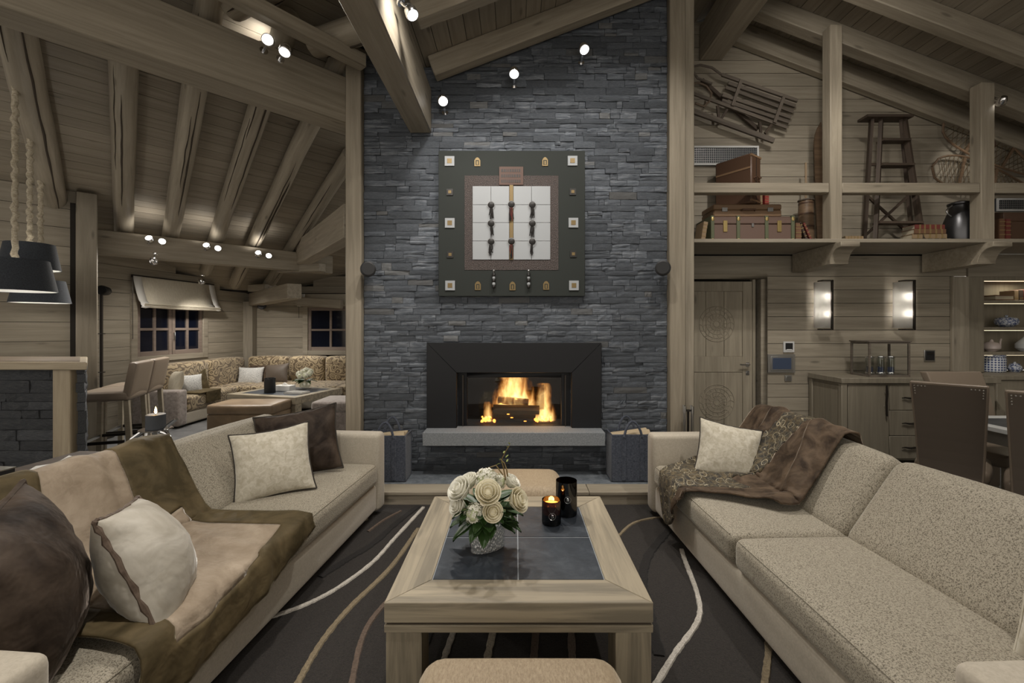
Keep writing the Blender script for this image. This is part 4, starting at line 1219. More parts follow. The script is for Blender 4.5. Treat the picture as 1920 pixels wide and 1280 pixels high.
# ---- throws: cloth following the sofa profile
def sofa_path(back_drop=0.25, front_drop=0.20):
    P = [(1.055, 0.63 - back_drop), (1.052, 0.65), (1.02, 0.695), (0.985, 0.728), (0.93, 0.775), (0.87, 0.815), (0.815, 0.818), (0.775, 0.765), (0.69, 0.655), (0.565, 0.475), (0.52, 0.437), (0.40, 0.432),
         (0.20, 0.430), (0.06, 0.428), (-0.005, 0.415), (-0.022, 0.37), (-0.024, 0.28), (-0.022, 0.40 - front_drop)]
    acc = [0]
    for a, c in zip(P[:-1], P[1:]): acc.append(acc[-1] + math.hypot(a[0] - c[0], a[1] - c[1]))
    def f(s):
        s = max(0, min(acc[-1], s))
        for i in range(len(P) - 1):
            if s <= acc[i + 1] + 1e-9:
                k = (s - acc[i]) / (acc[i + 1] - acc[i]); a, c = P[i], P[i + 1]
                tx, tz = c[0] - a[0], c[1] - a[1]; l = math.hypot(tx, tz)
                return a[0] + tx * k, a[1] + tz * k, -(-tz / l), -(tx / l)
        return P[-1][0], P[-1][1], 0, 1
    return f, acc[-1]
def throw(name, label, s, M, yfun, sfun, parts, nu=64, nv=90, amp=0.010, seed=0, freq=6.0, drop=0.20):
    f, total = sofa_path(0.06, drop)
    t = thing(name, label, 'throw'); t.matrix_world = M
    def pt(i, j):
        a, b = i / nu, j / nv
        sv = sfun(a, b, total); y = yfun(a, b)
        d, z, nx, nz = f(sv)
        q = Vector((y * freq + 0.5 * math.sin(sv * 3), sv * freq * 0.55, seed))
        fold = max(0.0, math.sin(y * 17 + sv * 5.5 + 2.2 * noise.noise(q * 0.6) + seed)) ** 3
        h = 0.006 + amp * (0.75 + 0.8 * noise.noise(q) + 0.4 * noise.noise(q * 2.6) + 1.1 * fold)
        flat = 1.0
        return Vector((s * (d + nx * h), y, z + nz * h if nz > 0 else z - abs(nz) * 0 + 0.0)) if False else Vector((s * (d - abs(nx) * h if d > -0.03 and d < 1.03 else d - math.copysign(h, 0.5 - d) * 1.0), y, z + (h if -0.01 < d < 1.05 else 0)))
    V_ = [[pt(i, j) for j in range(nv + 1)] for i in range(nu + 1)]
    for pname, mat, cond, lift in parts:
        b = MB(); idx = {}
        vs = []; fs = []
        for i in range(nu):
            for j in range(nv):
                if not cond((i + 0.5) / nu, (j + 0.5) / nv): continue
                q = []
                for (ii, jj) in ((i, j), (i + 1, j), (i + 1, j + 1), (i, j + 1)):
                    if (ii, jj) not in idx:
                        idx[(ii, jj)] = len(vs); vs.append(V_[ii][jj] + Vector((0, 0, lift)))
                    q.append(idx[(ii, jj)])
                fs.append(tuple(q))
        if fs:
            b.add(vs, fs); b.build(pname, mat, t, smooth=True, angle=3.0, solid=0.010)
    return t
# fur throw with bronze velvet border
def ly(a, b):      # a: 0 near edge .. 1 far edge, b: 0 behind the back .. 1 over the front
    y0 = 0.60 - 0.30 * b + 0.03 * math.sin(b * 9); y1 = 1.36 - 0.06 * b + 0.03 * math.sin(b * 7 + 1)
    return y0 + (y1 - y0) * a
def ls(a, b, T): return b * T * (0.995 - 0.10 * a ** 2)
edge = lambda a, b: a > (0.62 if b < 0.52 else 0.84) or a < (0.22 if b < 0.40 else 0.13) or b > 0.90
throw('fur_throw', 'cream fur throw with bronze velvet border draped over the sofa', -1, ML(), ly, ls,
      [('fur_panel', 'fur_cream', lambda a, b: not edge(a, b), 0.0), ('velvet_border', 'velvet_bronze', edge, 0.004)], amp=0.012, seed=3)
# brown velvet throw with embroidered bands
def ry(a, b):
    y0 = 1.36 + 0.30 * max(0, 0.22 - b) / 0.22 + 0.10 * b * (1 - b) * 4 + 0.30 * max(0, b - 0.70) / 0.3 + 0.03 * math.sin(b * 8); y1 = 2.30 - 0.36 * max(0, b - 0.55) / 0.45
    return y0 + (y1 - y0) * a
def rs(a, b, T): return b * T * (0.985 - 0.16 * (1 - a) ** 2)
def band(a, b):
    c = 0.42 + 0.30 * b
    return abs(a - c) < 0.13 or (b > 0.66 and a > 0.30)
throw('velvet_throw', 'brown crushed velvet throw with embroidered lace bands over the sofa back', 1, MR(), ry, rs,
      [('velvet_panel', 'velvet_taupe', lambda a, b: not band(a, b), 0.0), ('lace_band', 'lace', band, 0.003)], amp=0.022, seed=8, freq=5.0, drop=0.30)
# ------------------------------------------------------------------ right side: door, wall lamps, sideboard, dining corner, display cabinet
def build_door():
    d = thing('door_1', 'carved wooden door with round medallions beside the slate wall', 'door', (2.33, YB + 0.02, 0)); d['kind'] = 'structure'
    w = 0.43; H = 1.975
    def bx(nm, x0, x1, y0, y1, z0, z1, mat='door_wood', par=d, bv=0.003): return MB().box(x0, x1, y0, y1, z0, z1).build(nm, mat, par, bevel=bv)
    bx('stile', -w, -w + 0.11, -0.02, 0.02, 0, H); bx('stile', w - 0.11, w, -0.02, 0.02, 0, H)
    for z0, z1 in ((0, 0.16), (0.92, 1.10), (1.86, H)): bx('cross_rail', -w + 0.11, w - 0.11, -0.018, 0.02, z0, z1)
    for z0, z1 in ((0.16, 0.92), (1.10, 1.86)):
        for i in range(3):
            x0 = -w + 0.11 + i * 0.2133
            bx('panel_board', x0 + 0.001, x0 + 0.2123, -0.012, 0.012, z0, z1)
    for zc in (1.48, 0.57):
        m = None
        for k, r in enumerate((0.205, 0.165, 0.12, 0.075, 0.035)):
            pts = [(0.02 + r * math.cos(a), -0.013, zc + r * math.sin(a)) for a in [2 * PI * i / 40 for i in range(40)]]
            o = MB().tube(pts, 0.005, 5, closed=True).build('medallion_ring', 'door_wood', d if m is None else m, smooth=True)
            m = m or o
        for i in range(16):
            a = 2 * PI * i / 16
            p = [(0.02 + r * math.cos(a + tw), -0.013, zc + r * math.sin(a + tw)) for r, tw in ((0.04, 0), (0.075, 0.16), (0.12, 0.0), (0.165, 0.16), (0.2, 0))]
            MB().tube(p, 0.004, 5).build('carved_petal', 'door_wood', m, smooth=True)
    h = bx('handle_plate', w - 0.075, w - 0.035, -0.028, -0.02, 0.985, 1.035, 'chrome')
    MB().tube([(w - 0.055, -0.028, 1.01), (w - 0.055, -0.065, 1.01), (w - 0.075, -0.07, 1.01), (w - 0.17, -0.07, 1.012)], 0.009, 8).build('handle_lever', 'chrome', h, smooth=True)
    bx('lock_plate', w - 0.075, w - 0.035, -0.026, -0.02, 0.885, 0.935, 'chrome')
    # frame
    f = MB().box(1.845, 1.90, YB - 0.03, YB + 0.1, 0, 2.0).box(2.845, 2.92, YB - 0.03, YB + 0.1, 0, 2.0).box(1.845, 2.92, YB - 0.03, YB + 0.1, 2.0, 2.06)
    tf = f.build('trim_2', 'plank_wood', bevel=0.004); structure(tf, 'wooden frame around the carved door', 'trim')
    structure(MB().box(2.765, 2.80, YB + 0.0, YB + 0.06, 0, 2.0).build('trim_3', 'door_wood', bevel=0.003), 'inner strip of the door frame', 'trim')
build_door()
structure(bar_obj('trim_4', (5.155, YB - 0.018, 0), (5.155, YB - 0.018, 2.03), 0.19, 0.036, 'plank_wood', None, (0, 1, 0), 0.004), 'upright board beside the display cabinet', 'trim')

def sconce(px0, px1, label):
    y = YB - 0.03
    x0, x1 = (px0 - CX) * y / F, (px1 - CX) * y / F; xm = (x0 + x1) / 2
    z0, z1 = CAMZ - (616 - CY) * y / F, CAMZ - (528 - CY) * y / F
    t = thing('wall_lamp', label, 'lamp', (xm, YB, z0))
    w, h = (x1 - x0) / 2, z1 - z0
    MB().box(-0.03, 0.03, -0.03, 0.0, h * 0.3, h * 0.7).build('wall_plate', 'dark_metal', t)
    b = MB(); n = 10
    def fn(i, j):
        a = PI * i; return Vector((-w * math.cos(a), -0.03 - 0.075 * math.sin(a) ** 0.8, 0.01 + (h - 0.02) * j))
    b.grid(fn, 14, 1); b.build('glass_shade', 'frosted_glass', t, smooth=True, angle=2, solid=0.003)
    o = MB(); xx = w * 0.38
    o.box(xx, xx + 0.018, -0.125, -0.105, -0.012, h + 0.012); o.box(xx - 0.10, xx + 0.018, -0.125, -0.03, h, h + 0.012); o.box(xx - 0.10, xx + 0.018, -0.125, -0.03, -0.012, 0.0)
    o.build('metal_bracket', 'dark_metal', t)
    for k in (0.3, 0.7):
        MB().ball((0, -0.052, h * k), (0.018, 0.018, 0.022), 10, 6).build('bulb', 'bulb_glow', t, smooth=True)
        lamp('sconce_light', 'POINT', (xm, YB - 0.078, z0 + h * k), 0.55, WARM, 0.012)
sconce(1526, 1559, 'glass wall lamp with two bulbs nearer the carved door')
sconce(1674, 1712, 'glass wall lamp with two bulbs above the glass lantern')

def wall_plate(name, label, cat, px0, py0, px1, py1, parts):
    y = YB - 0.005; k = y / F
    xm = ((px0 + px1) / 2 - CX) * k; zm_ = CAMZ - ((py0 + py1) / 2 - CY) * k; w, h = (px1 - px0) / 2 * k, (py1 - py0) / 2 * k
    t = thing(name, label, cat, (xm, y, zm_))
    dpt = 0.0
    for nm, mat, fx, fz, d, oz in parts:
        MB().box(-w * fx, w * fx, -dpt - d, -dpt, -h * fz + oz * h, h * fz + oz * h).build(nm, mat, t, bevel=0.0015)
        dpt += d * 0.999
wall_plate('touch_panel', 'grey framed touch panel with a blue screen by the door', 'control panel', 1438, 664, 1489, 698, [('frame', 'panel_grey', 1, 1, 0.02, 0), ('bezel', 'brushed_steel', 0.8, 0.8, 0.006, 0), ('screen', 'screen_blue', 0.68, 0.62, 0.003, 0)])
wall_plate('thermostat', 'white thermostat with a black window above the touch panel', 'thermostat', 1468, 640, 1488, 660, [('body', 'white_trim', 1, 1, 0.015, 0), ('display', 'black_plastic', 0.68, 0.62, 0.004, 0.1), ('button', 'white_trim', 0.5, 0.14, 0.003, -0.55)])
wall_plate('light_switch', 'small grey wall socket below the touch panel', 'socket', 1471, 703, 1484, 714, [('plate', 'panel_grey', 1, 1, 0.01, 0), ('insert', 'brushed_steel', 0.7, 0.7, 0.003, 0)])
wall_plate('keypad', 'black keypad switch with a steel rim beside the glass lantern', 'switch', 1732, 656, 1752, 677, [('rim', 'brushed_steel', 1, 1, 0.010, 0), ('pad', 'black_plastic', 0.8, 0.8, 0.005, 0), ('key_row', 'dark_metal', 0.6, 0.12, 0.002, 0.35)])

def build_sideboard():
    x0, x1, y0, y1, H = 3.40, 5.05, 4.50, 5.0, 0.915
    t = thing('sideboard', 'beige wooden sideboard with twig-like dark handles', 'sideboard', (x0, y0, 0))
    W, D = x1 - x0, y1 - y0
    MB().box(0.03, W - 0.02, 0.03, D, 0.05, H - 0.055).build('body', 'cabinet_wood', t)
    MB().box(-0.01, W, -0.015, D, H - 0.055, H).build('top', 'cabinet_wood', t, bevel=0.004)
    for x, y in ((0, 0), (0, D - 0.05)):
        MB().box(x, x + 0.06, y, y + 0.05, 0, H - 0.055).build('corner_post', 'cabinet_wood', t, bevel=0.004)
    MB().box(0.012, 0.03, 0.055, D - 0.055, 0.06, H - 0.09).build('side_panel', 'cabinet_wood', t)
    MB().box(0.05, W - 0.05, 0.05, D - 0.05, 0.0, 0.05).build('plinth', 'dark_gap', t)
    d = MB().box(0.075, 0.50, 0.008, 0.03, 0.07, H - 0.075).build('cabinet_door', 'cabinet_wood', t, bevel=0.003)
    MB().tube([(0.455, -0.018, 0.84), (0.457, -0.02, 0.75), (0.453, -0.018, 0.66), (0.456, -0.02, 0.52)], [0.009, 0.011, 0.010, 0.009], 7).build('handle', 'dark_metal', d, smooth=True)
    for z in (0.62, 0.76):
        MB().tube([(0.455, 0.008, z), (0.455, -0.02, z)], 0.007, 6).build('handle_mount', 'chrome', d)
    zz = [0.07, 0.31, 0.575, H - 0.075]
    for za, zb in zip(zz[:-1], zz[1:]):
        dr = MB().box(0.508, 1.05, 0.008, 0.03, za + 0.003, zb - 0.003).build('drawer', 'cabinet_wood', t, bevel=0.003)
        zc = (za + zb) / 2
        MB().tube([(0.62 + 0.30 * i / 9, -0.012 + 0.004 * math.sin(i * 2.3), zc + 0.004 * math.sin(i * 1.7)) for i in range(10)], [0.004, 0.007, 0.010, 0.009, 0.011, 0.009, 0.010, 0.008, 0.007, 0.004], 6).build('handle', 'dark_metal', dr, smooth=True)
    d = MB().box(1.058, 1.60, 0.008, 0.03, 0.07, H - 0.075).build('cabinet_door', 'cabinet_wood', t, bevel=0.003)
build_sideboard()
def build_lantern():
    y0, y1 = 4.58, 4.84
    x0, x1 = (1630 - CX) * y0 / F, (1707 - CX) * y0 / F; H = 0.37
    t = thing('glass_lantern', 'wood-framed glass box on the sideboard holding three tumblers', 'lantern', (x0, y0, 0.915))
    W, D = x1 - x0, y1 - y0
    for x in (0, W - 0.018):
        for y in (0, D - 0.018):
            MB().box(x, x + 0.018, y, y + 0.018, 0, H).build('corner_bar', 'grey_old_wood', t)
    for z in (0, H - 0.018):
        for y in (0, D - 0.018): MB().box(0.018, W - 0.018, y, y + 0.018, z, z + 0.018).build('frame_bar', 'grey_old_wood', t)
        for x in (0, W - 0.018): MB().box(x, x + 0.018, 0.018, D - 0.018, z, z + 0.018).build('frame_bar', 'grey_old_wood', t)
    MB().box(0.018, W - 0.018, 0.006, 0.010, 0.018, H - 0.018).build('glass_pane', 'clear_pane', t)
    MB().box(0.007, 0.011, 0.018, D - 0.018, 0.018, H - 0.018).build('glass_pane', 'clear_pane', t)
    MB().box(0.018, W - 0.018, 0.018, D - 0.018, 0.001, 0.012).build('floor_board', 'grey_old_wood', t)
    MB().box(-0.01, W + 0.01, -0.01, D + 0.01, H, H + 0.012).build('lid', 'grey_old_wood', t, bevel=0.002)
    labs = ['silver-rimmed glass tumbler in the lantern next to the door side', 'silver-rimmed glass tumbler in the middle of the lantern', 'silver-rimmed glass tumbler in the lantern next to the keypad side']
    for k, x in enumerate((0.10, 0.22, 0.33)):
        c = thing('tumbler', labs[k], 'tumbler', (x0 + x, y0 + 0.12, 0.928))
        MB().lathe([(0.036, 0.02), (0.036, 0.19), (0.033, 0.19), (0.033, 0.02)], 18, closed=True).build('glass', 'water_glass', c, smooth=True)
        MB().lathe([(0.038, 0), (0.042, 0.015), (0.038, 0.03)], 18).build('base_ring', 'chrome', c, smooth=True)
        MB().lathe([(0.0365, 0.178), (0.040, 0.185), (0.038, 0.20), (0.033, 0.20), (0.033, 0.178)], 18, closed=True).build('rim', 'chrome', c, smooth=True)
        MB().lathe([(0.03, 0.03), (0.03, 0.085), (0.004, 0.087)], 14).build('candle', 'ceramic_blue', c, smooth=True)
build_lantern()

def dining_chair(label, loc, rotz, H=1.12, w=0.47, front='leather_taupe'):
    """faces local +y; back panel leans towards -y at the top"""
    t = thing('dining_chair', label, 'chair', loc, rotz)
    b = MB(); n = 12
    def cy(z): k = max(0, (z - 0.40) / (H - 0.40)); return -0.22 - 0.17 * k ** 1.6
    def hw(z): return w / 2 * (0.86 + 0.14 * max(0, (z - 0.4) / (H - 0.4)))
    zs = [0.10 + (H - 0.10) * i / n for i in range(n + 1)]
    vs = []
    for z in zs: vs += [(-hw(z), cy(z) - 0.035, z), (hw(z), cy(z) - 0.035, z), (hw(z), cy(z) + 0.035, z), (-hw(z), cy(z) + 0.035, z)]
    fs = [(4 * i + j, 4 * i + (j + 1) % 4, 4 * i + 4 + (j + 1) % 4, 4 * i + 4 + j) for i in range(n) for j in range(4)] + [(0, 1, 2, 3), (4 * n, 4 * n + 1, 4 * n + 2, 4 * n + 3)]
    b.add(vs, fs); b.build('backrest', front, t, bevel=0.012, seg=3)
    # darker rear panel
    vs = []
    zs2 = [0.12 + (H - 0.135) * i / n for i in range(n + 1)]
    for z in zs2: vs += [(-hw(z) + 0.012, cy(z) - 0.0385, z), (hw(z) - 0.012, cy(z) - 0.0385, z), (hw(z) - 0.012, cy(z) - 0.030, z), (-hw(z) + 0.012, cy(z) - 0.030, z)]
    rp = MB().add(vs, fs).build('rear_panel', 'leather_dark', t, bevel=0.0)
    for sx in (-1, 1):
        for k in range(7):
            z = H - 0.03 - (0.018 * (k - 3) if k > 3 else 0); x = sx * (hw(z) - 0.025 - (0.018 * (3 - k) if k < 3 else 0))
            MB().ball((x, cy(z) - 0.040, z), 0.0065, 6, 4).build('nail_head', 'nail_silver', rp)
    MB().soft(-w / 2 * 0.98, w / 2 * 0.98, -0.22, 0.24, 0.38, 0.48, 0.03, 0.012, 5).build('seat', front, t, smooth=True, angle=1.2)
    for x, y in ((-w / 2 + 0.04, 0.2), (w / 2 - 0.04, 0.2), (-w / 2 + 0.05, -0.22), (w / 2 - 0.05, -0.22)):
        MB().box(x - 0.02, x + 0.02, y - 0.02, y + 0.02, 0, 0.39).build('leg', 'stool_wood', t, bevel=0.003)
    return t
dining_chair('taupe leather dining chair seen from behind beside the sofa', (3.20, 3.16, 0), -0.85, 1.07, 0.38)
dining_chair('taupe leather dining chair with silver nail heads at the frame side of the table', (3.37, 2.72, 0), -0.85, 1.07, 0.38)
dining_chair('taupe leather dining chair across the table by the sideboard', (3.90, 3.46, 0), PI + 0.06, 1.05, 0.52)
def build_dining():
    t = thing('dining_table', 'dining table with white edge and dark inset top', 'table', (3.82, 2.50, 0))
    w, d = 0.50, 0.90; h = 0.75
    for x0, x1, y0, y1 in ((-w, w, -d, -d + 0.09), (-w, w, d - 0.09, d), (-w, -w + 0.09, -d + 0.09, d - 0.09), (w - 0.09, w, -d + 0.09, d - 0.09)):
        MB().box(x0, x1, y0, y1, h - 0.03, h).build('edge_board', 'table_white', t, bevel=0.002)
    MB().box(-w + 0.09, w - 0.09, -d + 0.09, d - 0.09, h - 0.03, h - 0.002).build('inset_top', 'table_slate', t)
    MB().box(-w + 0.03, w - 0.03, -d + 0.03, d - 0.03, h - 0.12, h - 0.03).build('apron', 'panel_grey', t)
    for sx in (-1, 1):
        for sy in (-1, 1):
            MB().box(sx * (w - 0.09) - 0.04, sx * (w - 0.09) + 0.04, sy * (d - 0.09) - 0.04, sy * (d - 0.09) + 0.04, 0, h - 0.12).build('leg', 'table_white', t)
build_dining()

def build_cabinet():
    X0, X1, yf = 5.25, 6.66, YB - 0.02
    t = thing('display_cabinet', 'built-in display cabinet with lit shelves of porcelain', 'cabinet', (X0, yf, 0))
    W = X1 - X0; k = 5.08 / F
    Z = lambda py: CAMZ - (py - CY) * k
    bx = lambda nm, x0, x1, y0, y1, z0, z1, mat='cabinet_wood', p=t: MB().box(x0, x1, y0, y1, z0, z1).build(nm, mat, p, bevel=0.003)
    bx('stile', 0, 0.19, 0, 0.04, 0.92, 2.03); bx('back_panel', 0.15, W, 0.29, 0.31, 0.92, 2.03); bx('side_panel', 0.15, 0.19, 0.04, 0.29, 0.92, 2.03)
    bx('top_rail', 0.19, W, 0, 0.31, 1.985, 2.03)
    for py in (566, 616, 662):
        s = bx('shelf', 0.19, W, 0.01, 0.29, Z(py) - 0.018, Z(py) + 0.018)
        bx('light_strip', 0.20, W - 0.01, 0.05, 0.06, Z(py) - 0.024, Z(py) - 0.019, 'led_strip', s)
    bx('light_strip', 0.20, W - 0.01, 0.05, 0.06, 1.978, 1.984, 'led_strip')
    bx('counter', -0.08, W, -0.32, 0.29, 0.87, 0.915)
    bx('lower_body', -0.05, W, -0.28, 0.29, 0, 0.87)
    for i in range(2):
        x0 = 0.0 + i * 0.68
        dd = bx('cabinet_door', x0, x0 + 0.66, -0.302, -0.28, 0.06, 0.86); bx('door_panel', x0 + 0.08, x0 + 0.58, -0.308, -0.302, 0.14, 0.78, p=dd)
    # porcelain and books on it
    ys = YB + 0.10
    def onto(px): return (px - CX) * ys / F
    z1, z2, z3, z4 = Z(566) + 0.018, Z(616) + 0.018, Z(662) + 0.018, 0.915
    bowl = thing('lidded_bowl', 'low blue and white lidded porcelain bowl on the cabinet shelf', 'bowl', (onto(1887), ys, z2))
    MB().lathe([(0.05, 0), (0.095, 0.03), (0.105, 0.065), (0.100, 0.085)], 20).build('body', 'brush_china', bowl, smooth=True)
    MB().lathe([(0.102, 0.085), (0.09, 0.105), (0.04, 0.12), (0.012, 0.122), (0.016, 0.14), (0.004, 0.145)], 20).build('lid', 'brush_china', bowl, smooth=True)
    tp = thing('teapot', 'small pinkish lidded teapot on the cabinet shelf', 'teapot', (onto(1856) + 0.02, ys, z3))
    MB().lathe([(0.04, 0), (0.078, 0.035), (0.08, 0.07), (0.055, 0.105), (0.02, 0.115), (0.014, 0.135), (0.004, 0.145)], 18).build('body', 'ceramic_pink', tp, smooth=True)
    MB().tube([(0.07, 0, 0.05), (0.10, 0, 0.075), (0.105, 0, 0.12), (0.115, 0, 0.15)], [0.016, 0.012, 0.009, 0.008], 8).build('spout', 'ceramic_pink', tp, smooth=True)
    g = thing('gourd_vase', 'white gourd-shaped ceramic vase on the cabinet shelf', 'vase', (onto(1922) + 0.01, ys, z3))
    MB().lathe([(0.05, 0), (0.09, 0.04), (0.092, 0.09), (0.05, 0.14), (0.02, 0.175), (0.012, 0.20)], 18).build('body', 'ceramic_white', g, smooth=True)
    j = thing('ginger_jar', 'blue lattice porcelain jar with lid on the cabinet counter', 'jar', (onto(1862), ys, z4))
    MB().lathe([(0.10, 0), (0.108, 0.01), (0.108, 0.16), (0.10, 0.175)], 24).build('body', 'lattice_china', j, smooth=True, angle=0.6)
    MB().lathe([(0.104, 0.175), (0.108, 0.18), (0.106, 0.215), (0.09, 0.225), (0.004, 0.228)], 24).build('lid', 'brush_china', j, smooth=True, angle=0.6)
    j = thing('ginger_jar', 'small round blue and white jar next to the lattice jar', 'jar', (onto(1897), ys - 0.03, z4))
    MB().lathe([(0.04, 0), (0.065, 0.03), (0.062, 0.065), (0.045, 0.08)], 20).build('body', 'brush_china', j, smooth=True)
    MB().lathe([(0.05, 0.08), (0.045, 0.095), (0.012, 0.105), (0.012, 0.118), (0.003, 0.12)], 16).build('lid', 'brush_china', j, smooth=True)
    mats = ['book_brown', 'book_tan', 'book_dark', 'book_red', 'book_brown']
    labs = ['old brown book lying open-edged on the top cabinet shelf', 'tan old book on the top cabinet shelf', 'near-black old book on the top cabinet shelf', 'dark red old book on the top cabinet shelf', 'second brown old book on the top cabinet shelf']
    bk = thing('book', labs[0], 'book', (onto(1846) + 0.04, ys, z1)); MB().box(0, 0.22, -0.08, 0.08, 0.0, 0.012).box(0, 0.22, -0.08, 0.08, 0.05, 0.062).build('cover', 'book_brown', bk); MB().box(0.004, 0.215, -0.077, 0.077, 0.012, 0.05).build('pages', 'book_page', bk)
    for i in range(1, 5):
        x = onto(1846) + 0.22 + i * 0.055
        bk = thing('book', labs[i], 'book', (x, ys, z1)); MB().box(0, 0.05, -0.07, 0.09, 0, 0.11 + 0.006 * i).build('cover', mats[i], bk, bevel=0.003); MB().box(0.004, 0.046, -0.072, -0.069, 0.02, 0.03).build('spine_band', 'book_gold', bk)
    lamp('cabinet_light', 'AREA', (6.0, YB + 0.05, 1.97), 1.2, (1, 0.88, 0.66), 0.1).data.shape = 'RECTANGLE'
build_cabinet()

# ------------------------------------------------------------------ gallery things
ZG = 2.328
def gp(px, Y): return (px - CX) * Y / F
def book(name_label, x, y, z, w, d, h, mat, rot=0.0, group=None, band='book_gold', lean=0.0, flat=False):
    """upright book (spine towards -y) or flat book"""
    t = thing('book', name_label, 'book', (x, y, z), group=group, rot=(0, lean, rot))
    if not flat:
        MB().box(0, 0.004, 0, d, 0, h).box(w - 0.004, w, 0, d, 0, h).box(0.004, w - 0.004, -0.003, 0.004, 0, h).build('cover', mat, t)
        MB().box(0.004, w - 0.004, 0.004, d - 0.005, 0.006, h - 0.006).build('pages', 'book_page', t)
        for k in (0.16, 0.34, 0.52, 0.70, 0.86):
            MB().box(-0.001, w + 0.001, -0.0055, 0.0, h * k, h * k + h * 0.035).build('spine_band', band, t)
    else:
        MB().box(0, w, 0, d, 0, 0.004).box(0, w, 0, d, h - 0.004, h).box(0, w, -0.003, 0.004, 0.004, h - 0.004).build('cover', mat, t)
        MB().box(0.005, w - 0.005, 0.004, d - 0.005, 0.004, h - 0.004).build('pages', 'book_page', t)
        for k in (0.14, 0.30, 0.48, 0.66, 0.84):
            MB().box(w * k, w * k + w * 0.05, -0.0055, 0.0, 0.001, h - 0.001).build('spine_band', band, t)
    return t
def build_trunk():
    y0, y1 = 4.56, 4.92
    x0, x1 = gp(1333, y0), gp(1489, y0); H = 0.285; W = x1 - x0; D = y1 - y0
    t = thing('steamer_trunk', 'brown leather steamer trunk with green ribs and brass corners', 'trunk', (x0, y0, ZG))
    MB().box(0, W, 0, D, 0, H * 0.70).build('body', 'trunk_leather', t, bevel=0.008)
    MB().box(0, W, 0, D, H * 0.71, H).build('lid', 'trunk_leather', t, bevel=0.012)
    for k in (0.0, 0.31, 0.65, 0.965):
        r = MB().box(W * k - 0.004, W * k + 0.032, -0.012, D + 0.005, -0.0 + 0.003, H + 0.006).build('rib', 'trunk_green', t, bevel=0.003)
        for z in (0.03, H - 0.03): MB().ball((W * k + 0.014, -0.014, z), (0.018, 0.006, 0.022), 8, 5).build('brass_cap', 'brass', r)
    for x in (W * 0.17, W * 0.82):
        MB().box(x - 0.022, x + 0.022, -0.010, 0.0, H * 0.42, H * 0.84).build('latch', 'brass', t, bevel=0.003)
    MB().box(W * 0.5 - 0.012, W * 0.5 + 0.012, -0.010, 0.0, H * 0.60, H * 0.74).build('lock', 'art_silver', t, bevel=0.003)
    return H
TH = build_trunk()
def build_cases():
    y0 = 4.60
    x0, x1 = gp(1338, y0), gp(1466, y0); W = x1 - x0; z0 = ZG + TH + 0.006; H = 0.135
    t = thing('suitcase', 'tan leather suitcase lying flat on the steamer trunk', 'suitcase', (x0, y0, z0))
    MB().box(0, W, 0, 0.30, 0, H * 0.55).build('bottom_shell', 'case_tan', t, bevel=0.010); MB().box(0, W, 0, 0.30, H * 0.56, H).build('top_shell', 'case_tan', t, bevel=0.010)
    for x in (W * 0.16, W * 0.83): MB().box(x - 0.03, x + 0.03, -0.008, 0.0, H * 0.40, H * 0.72).build('latch', 'art_silver', t, bevel=0.002)
    MB().tube([(W * 0.40, 0, H * 0.5), (W * 0.41, -0.03, H * 0.52), (W * 0.5, -0.035, H * 0.5), (W * 0.59, -0.03, H * 0.52), (W * 0.60, 0, H * 0.5)], 0.010, 7).build('handle', 'case_dark', t, smooth=True)
    # dark case standing on edge, turned
    z1 = z0 + H + 0.004
    t = thing('suitcase', 'dark brown suitcase standing on edge on the tan suitcase', 'suitcase', (gp(1352, 4.72), 4.86, z1), -0.95)
    MB().box(0, 0.40, 0, 0.20, 0, 0.52).build('shell', 'case_dark', t, bevel=0.012)
    MB().box(-0.002, 0.402, 0.095, 0.105, 0, 0.523).build('lid_seam', 'art_black', t)
    MB().box(0.01, 0.385, -0.004, 0.0, 0.36, 0.38).build('strap', 'case_tan', t)
    for z in (0.015, 0.49): MB().box(0.385, 0.404, -0.003, 0.203, z, z + 0.02).build('corner_guard', 'case_tan', t)
    MB().tube([(0.40, 0.05, 0.26), (0.435, 0.05, 0.27), (0.44, 0.08, 0.25), (0.435, 0.13, 0.27), (0.40, 0.13, 0.26)], 0.009, 6).build('handle', 'case_dark', t, smooth=True)
    book('red cloth-bound book on the tan suitcase', gp(1434, 4.66), 4.66, z1, 0.045, 0.12, 0.14, 'red_cloth')
    book('short brown book next to the red book on the tan suitcase', gp(1422, 4.66), 4.68, z1, 0.055, 0.12, 0.115, 'book_tan')
build_cases()
book('leaning old book with gilt spine at the door-side end of the trunk', gp(1313, 4.58), 4.58, ZG, 0.045, 0.18, 0.24, 'book_tan', lean=0.16)
book('old ribbed book upright at the ladder-side end of the trunk', gp(1492, 4.58), 4.58, ZG, 0.06, 0.18, 0.22, 'book_brown')
book('dark thin book leaning against the ribbed book', gp(1514, 4.58), 4.58, ZG + 0.0, 0.022, 0.18, 0.24, 'book_dark', lean=-0.38)
book('dark red thin book leaning outermost beside the churn', gp(1522, 4.58), 4.58, ZG + 0.0, 0.022, 0.18, 0.235, 'book_red', lean=-0.40)
